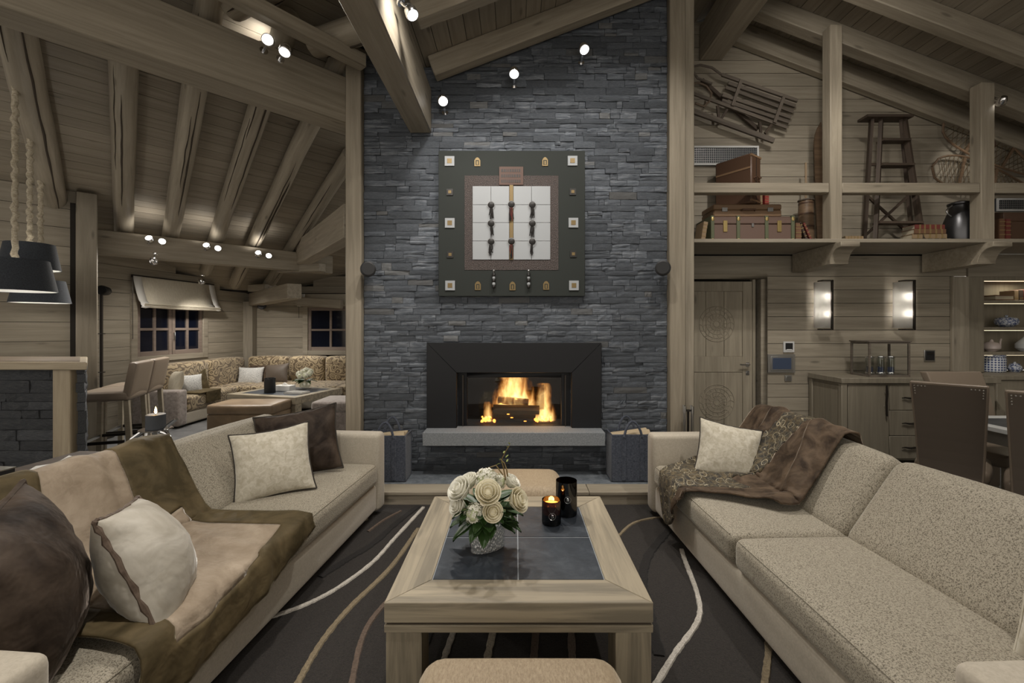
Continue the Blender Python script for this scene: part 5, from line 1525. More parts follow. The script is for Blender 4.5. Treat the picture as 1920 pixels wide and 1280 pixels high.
def build_churn():
    x = gp(1511, 4.82)
    t = thing('butter_churn', 'tall wooden butter churn with a plunger stick', 'churn', (x, 4.82, ZG))
    MB().lathe([(0.085, 0), (0.072, 0.50), (0.070, 0.52)], 18).build('barrel', 'honey_wood', t, smooth=True, angle=0.5)
    for z in (0.06, 0.22, 0.36, 0.48): MB().lathe([(0.088 - 0.03 * z, z), (0.090 - 0.03 * z, z + 0.005), (0.088 - 0.03 * z, z + 0.02)], 18).build('hoop', 'case_dark', t, smooth=True)
    MB().lathe([(0.08, 0.52), (0.082, 0.53), (0.04, 0.545)], 16).build('lid', 'grey_old_wood', t)
    MB().tube([(0, 0, 0.54), (0, 0, 0.95)], 0.011, 8).build('plunger', 'book_tan', t)
build_churn()
def build_ski():
    t = thing('ski', 'old wooden ski standing on end behind the gallery post', 'ski', (gp(1540, 4.90), 4.90, ZG))
    b = MB(); n = 24; vs = []
    for i in range(n + 1):
        z = 1.44 * i / n; w = 0.042 if z < 1.28 else 0.042 * max(0.05, 1 - ((z - 1.28) / 0.16) ** 2); yy = 0.06 * (i / n) - (0.06 * max(0, (z - 1.2) / 0.24) ** 2)
        vs += [(-w, yy, z), (w, yy, z), (w, yy + 0.016, z), (-w, yy + 0.016, z)]
    fs = [(4 * i + j, 4 * i + (j + 1) % 4, 4 * i + 4 + (j + 1) % 4, 4 * i + 4 + j) for i in range(n) for j in range(4)] + [(0, 1, 2, 3), (4 * n, 4 * n + 1, 4 * n + 2, 4 * n + 3)]
    b.add(vs, fs).build('blade', 'honey_wood', t)
    MB().box(-0.046, 0.046, 0.012, 0.05, 0.62, 0.72).build('binding', 'case_dark', t)
build_ski()
def build_ladder():
    t = thing('step_ladder', 'old dark wooden step ladder standing on the gallery', 'ladder', (0, 0, ZG))
    Yf, Yb = 4.58, 4.90
    def P3(px, py, Y): p = at(px, py, Y); return Vector((p.x, p.y, p.z - ZG))
    top = 0.5 * (Yf + Yb)
    zt = P3(1650, 224, top).z
    def rail(px0, px1, Y, nm, w=0.035):
        a = Vector((gp(px0, Y), Y, 0.0)); b_ = Vector((gp(px1, top), top, zt))
        bar_obj(nm, a, b_, w, 0.05, 'dark_ladder_wood', t)
        return a, b_
    L = rail(1641, 1652, Yf, 'front_rail'); R = rail(1730, 1695, Yf, 'front_rail')
    L2 = rail(1619, 1634, Yb, 'rear_rail', 0.03); R2 = rail(1712, 1690, Yb, 'rear_rail', 0.03)
    bar_obj('top_step', Vector((gp(1617, top), top, zt + 0.012)), Vector((gp(1703, top), top, zt + 0.012)), 0.14, 0.026, 'dark_ladder_wood', t)
    for k in (0.16, 0.40, 0.62, 0.82):
        a, b_ = L[0].lerp(L[1], k), R[0].lerp(R[1], k)
        bar_obj('step', a, b_, 0.10, 0.022, 'dark_ladder_wood', t)
    for k0, k1 in ((0.1, 0.42), (0.42, 0.1)):
        bar_obj('brace', L2[0].lerp(L2[1], k0), R2[0].lerp(R2[1], k1), 0.02, 0.025, 'dark_ladder_wood', t)
    bar_obj('rear_rung', L2[0].lerp(L2[1], 0.66), R2[0].lerp(R2[1], 0.66), 0.02, 0.03, 'dark_ladder_wood', t)
build_ladder()
# books lying flat
bm_ = ['book_brown', 'book_tan', 'book_red', 'book_dark', 'book_brown', 'book_tan']
z = ZG
for i, (mt, lab) in enumerate((('book_brown', 'brown old book at the bottom of the pile by the gallery post'), ('book_tan', 'tan old book on top of the pile by the gallery post'))):
    book(lab, gp(1585, 4.56), 4.56, z, 0.20 - 0.01 * i, 0.15, 0.038, mt, flat=True); z += 0.039
book('flat grey-edged book behind the ladder foot', gp(1655, 4.78), 4.76, ZG, 0.20, 0.14, 0.05, 'book_dark', flat=True)
z = ZG
for i, (x, w, mt, lab) in enumerate(((1716, 0.36, 'book_dark', 'dark old book at the bottom of the gilt pile by the milk can'), (1712, 0.36, 'book_tan', 'tan gilt book second in the pile by the milk can'),
                                     (1714, 0.34, 'book_brown', 'brown gilt book third in the pile by the milk can'), (1717, 0.33, 'book_red', 'reddish gilt book topmost in the pile by the milk can'))):
    book(lab, gp(x, 4.56), 4.56 + 0.01 * (i % 2), z, w, 0.15, 0.05, mt, rot=0.03 * (i - 1.5), flat=True); z += 0.051
def build_can():
    t = thing('milk_can', 'dark metal milk can with a wire handle', 'milk can', (gp(1806, 4.62), 4.66, ZG))
    MB().lathe([(0.125, 0), (0.13, 0.01), (0.13, 0.25), (0.10, 0.34), (0.085, 0.37), (0.085, 0.42), (0.098, 0.43)], 24).build('body', 'milk_can', t, smooth=True, angle=0.6)
    MB().lathe([(0.10, 0.432), (0.10, 0.45), (0.03, 0.475), (0.004, 0.477)], 20).build('lid', 'milk_can', t, smooth=True, angle=0.6)
    pts = [(-0.10 - 0.06 * math.sin(PI * i / 8), -0.02, 0.30 + 0.12 * i / 8) for i in range(9)]
    MB().tube(pts, 0.007, 6).build('handle', 'art_silver', t, smooth=True)
build_can()
book('brown ribbed book upright past the milk can post', gp(1874, 4.56), 4.56, ZG, 0.055, 0.16, 0.26, 'book_brown')
book('red-brown ribbed book next to the dark chest', gp(1886, 4.56), 4.56, ZG, 0.05, 0.16, 0.255, 'book_red')
ch = thing('wooden_chest', 'dark wooden chest at the far end of the gallery', 'chest', (5.10, 4.58, ZG))
MB().box(0.08, 0.62, 0, 0.36, 0, 0.24).build('body', 'case_dark', ch, bevel=0.006)
MB().prism([(0.0, 0.24), (0.36, 0.24), (0.36, 0.33), (0.18, 0.375), (0.0, 0.33)], 'x', 0.08, 0.62).build('lid', 'case_dark', ch, bevel=0.004)
MB().box(0.33, 0.37, -0.008, 0, 0.19, 0.27).build('hasp', 'brass', ch)
def snowshoe(label, px0, py0, px1, py1, wpx, y=4.955):
    a, b_ = at(px0, py0, y), at(px1, py1, y)
    m, L = frame(a, b_, (0, 1, 0)); t = thing('snowshoe', label, 'snowshoe'); t.matrix_world = m
    hw = wpx * y / F / 2
    def out(s): return hw * (math.sin(PI * min(1, s * 1.05) ** 0.55)) ** 0.8 if 0 < s < 0.95 else 0.006
    N_ = 26
    lft = [Vector((L * i / N_, max(out(i / N_), 0.008), 0.05 * max(0, 0.25 - i / N_) * 2)) for i in range(N_ + 1)]
    rgt = [Vector((p.x, -p.y, p.z)) for p in reversed(lft)]
    MB().tube(lft + rgt, 0.012, 6, closed=True).build('frame', 'honey_wood', t, smooth=True)
    for k in (0.28, 0.62): MB().box(L * k - 0.014, L * k + 0.014, -out(k), out(k), -0.008, 0.008).build('cross_bar', 'honey_wood', t)
    web = MB()
    for i in range(1, 24):
        s = i / 24
        for sg in (-1, 1):
            s2 = min(0.94, max(0.02, s + 0.10)); web.tube([(L * s, -sg * out(s) * 0.97, 0), (L * s2, sg * out(s2) * 0.97, 0.002)], 0.0035, 4)
    web.build('webbing', 'webbing', t)['kind'] = 'stuff'
    MB().tube([(L * 0.42 + 0.05 * math.cos(a), 0.05 * math.sin(a), -0.03) for a in [2 * PI * i / 14 for i in range(14)]], 0.010, 6, closed=True).build('binding', 'case_dark', t)
snowshoe('honey-coloured snowshoe hung slanting above the milk can', 1774, 226, 1960, 338, 64)
snowshoe('darker snowshoe hung lower behind the gallery rail', 1752, 312, 1935, 352, 60)
def build_sled():
    t = thing('sledge', 'old slatted wooden sledge hanging on the gable wall', 'sledge')
    Y = 4.92
    def Q(cx, cy, dy=0.0): p = at(1280 + cx / 6.0, 100 + cy / 6.0, Y); return Vector((p.x, Y + dy, p.z))
    slats = [((440, 240), (1290, 535)), ((510, 335), (1265, 595)), ((480, 385), (1240, 660)), ((445, 470), (1215, 725)), ((440, 530), (1195, 775)), ((60, 430), (1170, 835))]
    for a, b_ in slats: bar_obj('slat', Q(*a), Q(*b_), 0.022, 0.036, 'grey_old_wood', t, (0, 0, 1))
    for a, b_ in (((650, 310), (550, 600)), ((1130, 490), (1020, 790))): bar_obj('cross_bar', Q(*a, -0.02), Q(*b_, -0.02), 0.02, 0.035, 'grey_old_wood', t)
    bar_obj('runner', Q(60, 630, 0.0), Q(1025, 985, 0.0), 0.03, 0.055, 'grey_old_wood', t)
    bar_obj('runner', Q(240, 265, 0.06), Q(900, 800, 0.06) * 0 + Q(880, 830, 0.06), 0.025, 0.04, 'dark_ladder_wood', t)
    for a, b_ in (((390, 590), (410, 745)), ((500, 630), (430, 745)), ((865, 770), (880, 900)), ((1000, 800), (925, 900))): bar_obj('strut', Q(*a), Q(*b_), 0.02, 0.026, 'dark_ladder_wood', t)
    MB().tube([Q(440, 240), Q(330, 160), Q(200, 130), Q(120, 145), Q(115, 200), Q(170, 280), Q(330, 340)], 0.014, 7).build('curved_horn', 'grey_old_wood', t, smooth=True)
    MB().tube([Q(60, 350), Q(180, 330), Q(270, 370), Q(325, 450), Q(300, 540), Q(240, 600), Q(140, 560)], 0.012, 7).build('curved_horn', 'old_wood', t, smooth=True)
build_sled()
def vent(label, px0, py0, px1, py1, y):
    a, b_ = at(px0, py1, y), at(px1, py0, y)
    t = thing('air_vent', label, 'vent', (a.x, y, a.z)); W, H = b_.x - a.x, b_.z - a.z
    MB().box(0, W, 0.0, 0.02, 0, H).build('backing', 'vent_dark', t)
    for x0, x1, z0, z1 in ((0, W, 0, 0.02), (0, W, H - 0.02, H), (0, 0.02, 0.02, H - 0.02), (W - 0.02, W, 0.02, H - 0.02)):
        MB().box(x0, x1, -0.012, 0.0, z0, z1).build('frame_bar', 'white_trim', t)
    g = MB()
    for i in range(1, int(W / 0.022)): g.box(i * 0.022, i * 0.022 + 0.004, -0.006, -0.002, 0.02, H - 0.02)
    for i in range(1, int(H / 0.026)): g.box(0.02, W - 0.02, -0.004, -0.001, i * 0.026, i * 0.026 + 0.004)
    g.build('grid', 'brushed_steel', t)['kind'] = 'stuff'
vent('white framed air vent grille under the sledge', 1280, 274, 1422, 310, YB - 0.025)
vent('white framed air vent grille behind the dark chest', 1868, 372, 1945, 396, YB - 0.025)
# ------------------------------------------------------------------ things on the coffee table
TZ = 0.4505
def rose(parent, c, r, mat, axis, seed, name='rose'):
    """rose head of overlapping curled petals"""
    ax = Vector(axis).normalized(); m, _ = frame(c, Vector(c) + ax)
    rr = random.Random(seed)
    o0 = None
    core = MB().ball(m @ Vector((r * 0.15, 0, 0)), r * 0.55, 8, 6).build(name, mat, parent, smooth=True)
    rings = [(5, 1.00, 0.20, 0.0), (5, 0.80, 0.45, 0.4), (4, 0.58, 0.62, 0.2), (3, 0.34, 0.72, 0.7)]
    for n, rad, hgt, ph in rings:
        for k in range(n):
            a0 = 2 * PI * k / n + ph + rr.uniform(-0.1, 0.1); wdt = 2 * PI / n * 0.72
            def fn(i, j):
                a = a0 + (i - 0.5) * 2 * wdt * (1 - 0.25 * j * j)
                q = j * r * (0.9 + 0.25 * hgt)
                rd = r * rad * (0.35 + 0.75 * math.sin(min(1.0, j * 0.85) * PI / 2)) + (0.10 * r * max(0, j - 0.75) * 4 * rad)
                x = -0.45 * r + q * (1.0 + 0.4 * hgt) - 0.12 * r * (2 * i - 1) ** 2
                return m @ Vector((x, rd * math.cos(a), rd * math.sin(a)))
            MB().grid(fn, 5, 5).build('petal', mat, core, smooth=True, angle=3, solid=0.0012)
    return core
def hydrangea(parent, c, r, mat, seed):
    rr = random.Random(seed); b = MB()
    for k in range(85):
        d = Vector((rr.gauss(0, 1), rr.gauss(0, 1), rr.gauss(0.4, 1))).normalized(); p = Vector(c) + d * r * rr.uniform(0.85, 1.05)
        m, _ = frame(p, p + d)
        for q in range(4):
            a = q * PI / 2 + rr.random(); s = r * 0.20
            b.add([m @ Vector((0, 0, 0)), m @ Vector((s * 0.25, s * math.cos(a - 0.5), s * math.sin(a - 0.5))), m @ Vector((s * 0.15, s * 1.35 * math.cos(a), s * 1.35 * math.sin(a))), m @ Vector((s * 0.25, s * math.cos(a + 0.5), s * math.sin(a + 0.5)))], [(0, 1, 2, 3)])
    o = MB().ball(c, r * 0.85, 10, 7).build('hydrangea', 'petal_green', parent, smooth=True)
    f = b.build('floret', mat, o, weld=False); f['kind'] = 'stuff'
def leaf(parent, c, d, L, w, mat='leaf_green', up=(0, 0, 1)):
    m, _ = frame(c, Vector(c) + Vector(d), up)
    def fn(i, j):
        x = L * i; hw = w / 2 * math.sin(PI * min(1, i ** 0.8)) ** 0.9
        return m @ Vector((x, hw * (2 * j - 1), -0.25 * L * i * i + 0.12 * w * abs(2 * j - 1)))
    MB().grid(fn, 7, 4).build('leaf', mat, parent, smooth=True, angle=3, solid=0.0008)
def build_vase():
    base = at(918, 1036, 1.0 * F / (1031 - CY)); x0, y0 = base.x, 1.945
    x0 = (915 - CX) * y0 / F
    t = thing('flower_vase', 'pressed glass vase of white roses and hydrangeas on the slate tiles', 'vase', (x0, y0, TZ), 0.52)
    H = 0.150
    def ov(r): return [(0.082 * r, 0), ]
    prof = [(0.078, 0.0), (0.082, 0.006), (0.083, 0.08), (0.086, H), (0.080, H), (0.076, 0.02), (0.070, 0.014)]
    MB().lathe(prof, 28, (0, 0, 0), 1.0, 0.46).build('glass_body', 'vase_glass', t, smooth=True, angle=1.0)
    rr = random.Random(4)
    for k in range(9):
        a = rr.uniform(0, 2 * PI); MB().tube([(0.04 * math.cos(a), 0.015 * math.sin(a), 0.03), (0.06 * math.cos(a + 2), 0.02 * math.sin(a + 2), H + 0.03)], 0.004, 5).build('stem', 'leaf_green', t)
    inv = Matrix.Rotation(-0.52, 4, 'Z')
    def C(px, py, dy=0.0):
        p = at(px, py, y0 + dy); return inv @ Vector((p.x - x0, p.y - y0, p.z - TZ))
    ctr = C(912, 955)
    def A(c): return (c - ctr) + inv @ Vector((0, -0.045, 0.02))
    for (px, py, dy, r, mat, sd) in ((915, 926, -0.10, 0.048, 'petal_cream', 1), (923, 959, -0.105, 0.038, 'petal_cream', 2), (967, 939, -0.04, 0.047, 'petal_cream', 3),
                                     (866, 920, -0.05, 0.050, 'petal_white', 4), (862, 948, -0.05, 0.040, 'petal_white', 5), (880, 905, 0.0, 0.040, 'petal_white', 6), (958, 905, 0.03, 0.035, 'petal_white', 7)):
        c = C(px, py, dy); rose(t, c, r, mat, A(c), sd)
    hydrangea(t, C(912, 900, 0.0), 0.052, 'petal_white', 2)
    hydrangea(t, C(889, 962, -0.085), 0.042, 'petal_white', 3)
    hydrangea(t, C(935, 903, 0.04), 0.035, 'petal_white', 5)
    for k in range(64):
        a = rr.uniform(0, 2 * PI); d = Vector((math.cos(a), math.sin(a), rr.uniform(-0.45, 0.7)))
        leaf(t, ctr + Vector((d.x * 0.055, d.y * 0.05, -0.035 + rr.uniform(-0.03, 0.07))), d, rr.uniform(0.075, 0.125), rr.uniform(0.045, 0.07))
    for pts in ([(943, 890, 0), (930, 872, 0.02), (912, 878, 0.02), (905, 892, 0.0)], [(948, 900, 0.02), (944, 876, 0.04), (940, 862, 0.04), (948, 846, 0.05), (956, 834, 0.06)],
                [(952, 893, 0), (950, 880, 0.0), (946, 868, 0.02), (938, 860, 0.03)]):
        P3 = [C(*p) for p in pts]
        MB().tube(P3, [0.0035, 0.003, 0.0025, 0.002, 0.0015][:len(P3)], 5).build('curly_twig', 'twig', t, smooth=True)
    for (px, py) in ((952, 838), (944, 850), (948, 858), (938, 862), (942, 868), (950, 866), (930, 872), (956, 833)):
        c = C(px, py, 0.045); leaf(t, c, (rr.uniform(-1, 1), rr.uniform(-1, 1), 0.8), 0.022, 0.008, 'sprig_green')
build_vase()
def candle_jar(px, pyb, r, h, label, lit):
    p = fl(px, pyb, TZ); y = p.y; x = (px - CX) * y / F
    t = thing('candle_jar', label, 'candle', (x, y, TZ))
    MB().lathe([(r * 0.96, 0), (r, 0.004), (r, h), (r * 0.95, h), (r * 0.93, h * 0.42), (r * 0.9, 0.012)], 28).build('glass', 'black_glass', t, smooth=True, angle=0.8)
    MB().lathe([(r * 0.9, 0.012), (r * 0.9, h * 0.40), (r * 0.5, h * 0.41), (0.002, h * 0.41)], 20).build('wax', 'art_black' if not lit else 'candle_grey', t, smooth=True, angle=0.6)
    if lit:
        MB().lathe([(r * 0.91, h * 0.43), (r * 0.91, h * 0.80), (r * 0.90, h * 0.80), (r * 0.90, h * 0.43)], 20, closed=True).build('glow_lining', 'jar_glow', t, smooth=True)  # emissive ring paints the candle's glow inside the glass
        for k in (-0.35, 0.4):
            MB().lathe([(0.002, 0), (0.006, 0.008), (0.005, 0.018), (0.001, 0.030)], 8, (k * r, -0.01, h * 0.5)).build('flame', 'candle_flame', t, smooth=True)
        lamp('candle_light', 'POINT', (x, y, TZ + h * 0.72), 0.25, (1, 0.55, 0.2), 0.015)
    zc = h * (0.42 if lit else 0.52)
    e = MB().tube([(0.017 * math.cos(a), -math.sqrt(r * r - (0.017 * math.cos(a)) ** 2) - 0.0008, zc + 0.017 * math.sin(a)) for a in [2 * PI * i / 24 for i in range(24)]], 0.0011, 4, closed=True).build('emblem_ring', 'art_silver', t)
    for pts in ([(-0.004, -0.009), (-0.004, 0.009)], [(-0.004, 0.009), (0.004, 0.007), (0.005, 0.003), (-0.003, 0.0), (0.006, -0.003), (0.005, -0.008), (-0.004, -0.009)]):
        MB().tube([(a, -math.sqrt(r * r - a * a) - 0.001, zc + c) for a, c in pts], 0.0011, 4).build('emblem_letter', 'art_silver', e)
plain('jar_glow', (0.5, 0.25, 0.06), 0.4, emit=(1.0, 0.45, 0.08), estr=0.55)
candle_jar(1034, 979, 0.0485, 0.118, 'short lit candle in a black glass jar on the coffee table', True)
candle_jar(1062, 962, 0.056, 0.178, 'tall black glass candle jar on the coffee table', False)

# ------------------------------------------------------------------ bar corner
def build_bar():
    t = thing('bar_counter', 'bar counter faced with dark split slate and a wooden top', 'bar', (-3.60, 3.68, 0))
    # back edge follows the bar wall
    def X(px, y): return (px - CX) * y / F + 3.60
    MB().prism([(-1.50, -0.05), (0.0, -0.05), (-0.655, 0.62), (-1.50, 0.62)], 'z', 1.085, 1.15).build('top_edge', 'bar_wood', t, bevel=0.006)
    MB().prism([(-1.50, 0.02), (-0.13, 0.02), (-0.66, 0.55), (-1.50, 0.55)], 'z', 1.15, 1.156).build('top_inlay', 'leather_taupe', t)
    MB().prism([(-1.50, 0.07), (-0.17, 0.07), (-0.68, 0.58), (-1.50, 0.58)], 'z', 0, 1.085).build('core', 'bar_slate', t)
    xa, xb = X(98, 3.68), X(131, 3.68)
    bar_obj('corner_post', ((xa + xb) / 2, 0.065, 0), ((xa + xb) / 2, 0.065, 1.085), xb - xa, 0.13, 'bar_wood', t, up=(0, 1, 0), bevel=0.005)
    rnd = random.Random(21)
    tm = slate_templates(rnd, 8)
    st = rows_of_stones(rnd, -1.48, xa - 0.005, 0.0, 1.08, 0.07, 0.125, 0.16, 0.42)
    slate_field(t, st, 'bar_slate', tm, 300, Matrix.Translation((0, 0.06, 0)), 0.04)
    side = rows_of_stones(rnd, 0.12, 0.80, 0.0, 1.08, 0.07, 0.125, 0.14, 0.30)
    slate_field(t, side, 'bar_slate', tm, 300, Matrix.Translation((-0.055, -0.03, 0)) @ Matrix.Rotation(PI * 0.75, 4, 'Z'), 0.04)
build_bar()
def bar_stool(label, loc, rotz):
    """faces local +y"""
    t = thing('bar_stool', label, 'stool', loc, rotz)
    w, d, h = 0.46, 0.44, 0.78
    MB().soft(-w / 2, w / 2, -d / 2, d / 2, h - 0.10, h, 0.03, 0.012, 6).build('seat', 'leather_taupe', t, smooth=True, angle=1.2)
    m = Matrix.Translation((0, -d / 2 + 0.03, h - 0.06)) @ Matrix.Rotation(0.17, 4, 'X')
    MB().soft(-w / 2, w / 2, -0.035, 0.035, 0, 0.36, 0.02, 0.0, 6, 0, m).build('backrest', 'leather_taupe', t, smooth=True, angle=1.2)
    for sx in (-1, 1):
        for sy in (-1, 1):
            x, y = sx * (w / 2 - 0.03), sy * (d / 2 - 0.03)
            bar_obj('leg', (x, y * 1.02 + (-0.03 if sy < 0 else 0), 0), (x, y, h - 0.10), 0.045, 0.045, 'stool_wood', t, up=(0, 1, 0), bevel=0.003)
    for sy in (-1, 1):
        MB().box(-w / 2 + 0.05, w / 2 - 0.05, sy * (d / 2 - 0.03) - 0.01, sy * (d / 2 - 0.03) + 0.01, 0.24, 0.27).build('footrest', 'brushed_steel' if sy > 0 else 'dark_metal', t)
    for sx in (-1, 1):
        MB().box(sx * (w / 2 - 0.03) - 0.01, sx * (w / 2 - 0.03) + 0.01, -d / 2 + 0.05, d / 2 - 0.05, 0.24, 0.27).build('footrest', 'dark_metal', t)
    return t
s1 = bar_stool('taupe leather bar stool closer to the metal branch table', (-4.30, 4.62, 0), PI * 0.62)
dup(s1, (-4.49, 5.08, 0), PI * 0.62, 'taupe leather bar stool half hidden behind the other stool')
def pendant(label, px, hookpy, Y, r, pyt, pyb, seed, hx):
    X = (px - CX) * Y / F; k = Y / F
    zt, zb = CAMZ - (pyt - CY) * k, CAMZ - (pyb - CY) * k; zh = CAMZ - (hookpy - CY) * k
    t = thing('pendant_lamp', label, 'pendant lamp', (X, Y, zb))
    h = zt - zb
    MB().lathe([(r, 0), (r * 0.80, h), (r * 0.79, h), (r * 0.985, 0.002)], 32, closed=True).build('shade', 'shade_fabric', t, smooth=True, angle=0.5)
    MB().lathe([(r * 0.98, 0.003), (r * 0.785, h - 0.004), (r * 0.775, h - 0.004), (r * 0.972, 0.003)], 32, closed=True).build('shade_lining', 'shade_inner', t, smooth=True, angle=0.5)
    for k in range(3):
        a = 2 * PI * k / 3; MB().tube([(r * 0.785 * math.cos(a), r * 0.785 * math.sin(a), h - 0.01), (0, 0, h - 0.01)], 0.003, 5).build('shade_spoke', 'dark_metal', t)
    MB().ball((0, 0, h * 0.45), (0.035, 0.035, 0.045), 12, 8).build('bulb', 'bulb_glow', t, smooth=True)
    rr = random.Random(seed)
    n = 60; L = zh - zb - h
    pts = [(0.006 * math.sin(i * 1.3 + seed), 0.006 * math.cos(i * 1.7), h + L * i / n) for i in range(n + 1)]
    MB().tube(pts, [0.020 * (0.85 + 0.3 * rr.random()) for _ in pts], 8).build('rope_sleeve', 'rope', t, smooth=True, angle=1.5)
    MB().ball((0, 0, h + L + 0.01), (0.04, 0.04, 0.035), 10, 6).build('hook', 'black_plastic', t, smooth=True)
    lamp('pendant_light', 'POINT', (X, Y, zb + h * 0.45), 9, WARM, 0.04)
    # cable running along the rafter between hooks
    return Vector((X, Y, zh))
h1 = pendant('dark blue fabric pendant lamp hanging lowest over the bar front', 28, 145, 3.50, 0.245, 487, 546, 1, 32)
h2 = pendant('dark blue fabric pendant lamp hanging highest over the bar', 56, 240, 3.97, 0.205, 457, 506, 2, 55)
h3 = pendant('dark blue fabric pendant lamp hanging at the wall end of the bar', 76, 320, 4.455, 0.228, 526, 568, 3, 72)
for a, b_, nm in ((h1, h2, 'black lamp cable between the first two pendant hooks'), (h2, h3, 'black lamp cable between the last two pendant hooks')):
    pts = [a.lerp(b_, i / 10) + Vector((0, 0, 0.02 - 0.10 * math.sin(PI * i / 10))) for i in range(11)]
    tag(MB().tube(pts, 0.006, 5).build('lamp_cable', 'black_plastic', smooth=True), nm, 'cable')
vw = thing('air_vent', 'white air vent grille on the bar wall behind the pendant lamps', 'vent')
vp = uv(-0.98, V0 - 0.012, 2.06); vw.matrix_world = Matrix.Translation(vp) @ Matrix.Rotation(PI / 4, 4, 'Z')
MB().box(0, 0.40, 0.0, 0.012, 0, 0.14).build('backing', 'vent_dark', vw)
for x0, x1, z0, z1 in ((0, 0.40, 0, 0.012), (0, 0.40, 0.128, 0.14), (0, 0.012, 0.012, 0.128), (0.388, 0.40, 0.012, 0.128)):
    MB().box(x0, x1, -0.01, 0.0, z0, z1).build('frame_bar', 'white_trim', vw)
for i in range(1, 12): MB().box(i * 0.033, i * 0.033 + 0.006, -0.006, 0.0, 0.012, 0.128).build('slat', 'white_trim', vw)

# speaker on a pole
spx = at(190, 545, 5.62)
sp = thing('speaker_stand', 'dark pole speaker standing beside the flat post', 'speaker', (spx.x, 5.62, 0))
MB().tube([(0, 0, 0), (0, 0, spx.z)], 0.018, 10).build('pole', 'dark_metal', sp, smooth=True)
MB().lathe([(0.13, 0), (0.13, 0.012), (0.02, 0.02)], 18).build('base', 'dark_metal', sp)
MB().tube([(0.02, 0.05, spx.z), (0.04, 0.0, spx.z), (0.12, -0.12, spx.z), (0.125, -0.13, spx.z)], [0.055, 0.06, 0.06, 0.05], 16).build('speaker_body', 'black_plastic', sp, smooth=True)
for z in (0.85, 1.35): MB().box(-0.025, 0.025, -0.02, 0.03, z, z + 0.012).build('clamp', 'dark_metal', sp)

# ------------------------------------------------------------------ windows and blinds of the wing
def window(name, label, M, W, H, leaves):
    t = thing(name, label, 'window'); t['kind'] = 'structure'; t.matrix_world = M
    bx = lambda nm, x0, x1, y0, y1, z0, z1, mat='window_wood', p=t: MB().box(x0, x1, y0, y1, z0, z1).build(nm, mat, p, bevel=0.003)
    for x0, x1, z0, z1 in ((-0.10, 0, -0.09, H + 0.09), (W, W + 0.10, -0.09, H + 0.09), (0, W, H, H + 0.09), (0, W, -0.09, 0)):
        bx('casing', x0, x1, -0.022, 0.10, z0, z1, 'plank_wood')
    lw = W / leaves
    for k in range(leaves):
        x0, x1 = k * lw + 0.004, (k + 1) * lw - 0.004
        s = 0.055
        f = bx('sash', x0, x0 + s, 0.0, 0.05, 0, H)
        bx('sash_rail', x1 - s, x1, 0.0, 0.05, 0, H, p=f); bx('sash_rail', x0 + s, x1 - s, 0.0, 0.05, 0, 0.07, p=f); bx('sash_rail', x0 + s, x1 - s, 0.0, 0.05, H - 0.06, H, p=f)
        xm = (x0 + x1) / 2
        bx('glazing_bar', xm - 0.022, xm + 0.022, 0.004, 0.046, 0.07, H - 0.06, p=f); bx('glazing_bar', x0 + s, xm - 0.022, 0.004, 0.046, H * 0.48 - 0.02, H * 0.48 + 0.02, p=f)
        bx('glazing_bar', xm + 0.022, x1 - s, 0.004, 0.046, H * 0.48 - 0.02, H * 0.48 + 0.02, p=f)
        for (xa, xb) in ((x0 + s, xm - 0.022), (xm + 0.022, x1 - s)):
            for (za, zb) in ((0.07, H * 0.48 - 0.02), (H * 0.48 + 0.02, H - 0.06)):
                MB().box(xa, xb, 0.026, 0.032, za, zb).build('pane', 'night_glass', f)
    bx('window_handle', lw + (0.02 if leaves > 1 else -0.06), lw + (0.035 if leaves > 1 else -0.045), -0.03, 0.0, H * 0.28, H * 0.42, 'brushed_steel')
MW1 = Matrix.Translation(W1A) @ Matrix.Rotation(math.atan2(w1d.y, w1d.x), 4, 'Z')
window('window_1', 'two-leaf wooden casement window above the corner sofa', MW1 @ Matrix.Translation((0.90, 0, 1.0)), 1.18, 0.85, 2)
window('window_2', 'small wooden casement window on the far wall', Matrix.Translation((-4.17, 8.70, 0.97)), 0.90, 0.86, 1)
def blind(label, M, W, H, roll=0.0):
    t = thing('roman_blind', label, 'blind'); t.matrix_world = M
    def prof(j):    # j: 0 top .. 1 bottom, bellied with folds at the hem
        z = -H * j; y = -0.03 - 0.13 * j ** 1.4
        if j > 0.80: y -= 0.022 * abs(math.sin((j - 0.8) * 5 * PI * 2.0))
        return y, z
    def fn(x0, x1, off):
        return lambda i, j: Vector((x0 + (x1 - x0) * i, prof(j)[0] - off, prof(j)[1] + 0.012 * math.sin(PI * i) * -j))
    e = W * 0.085
    MB().grid(fn(e, W - e, 0), 6, 24).build('linen_panel', 'linen_blind', t, smooth=True, angle=3, solid=0.006)
    MB().grid(fn(0, e, 0.0), 2, 24).build('white_border', 'blind_white', t, smooth=True, angle=3, solid=0.006)
    MB().grid(fn(W - e, W, 0.0), 2, 24).build('white_border', 'blind_white', t, smooth=True, angle=3, solid=0.006)
    MB().box(0, W, -0.035, 0.0, -0.02, 0.02).build('head_rail', 'dark_metal', t)
    MB().tube([(-0.02, -0.05, 0), (-0.02, -0.05, -H * 2.0)], 0.004, 5).build('pull_cord', 'dark_metal', t)
    for k in range(3):
        MB().tube([(e * 0.3, -0.165 - 0.012 * k, -H + 0.02 * k + 0.012), (W - e * 0.3, -0.165 - 0.012 * k, -H + 0.02 * k + 0.004)], 0.010, 6).build('hem_fold', 'linen_blind', t, smooth=True)
blind('long beige roman blind with white side borders above the two-leaf window', MW1 @ Matrix.Translation((0.80, -0.02, 2.19)), 1.48, 0.46)
blind('short beige roman blind above the small far window', Matrix.Translation((-4.30, 8.68, 2.10)), 1.12, 0.24)

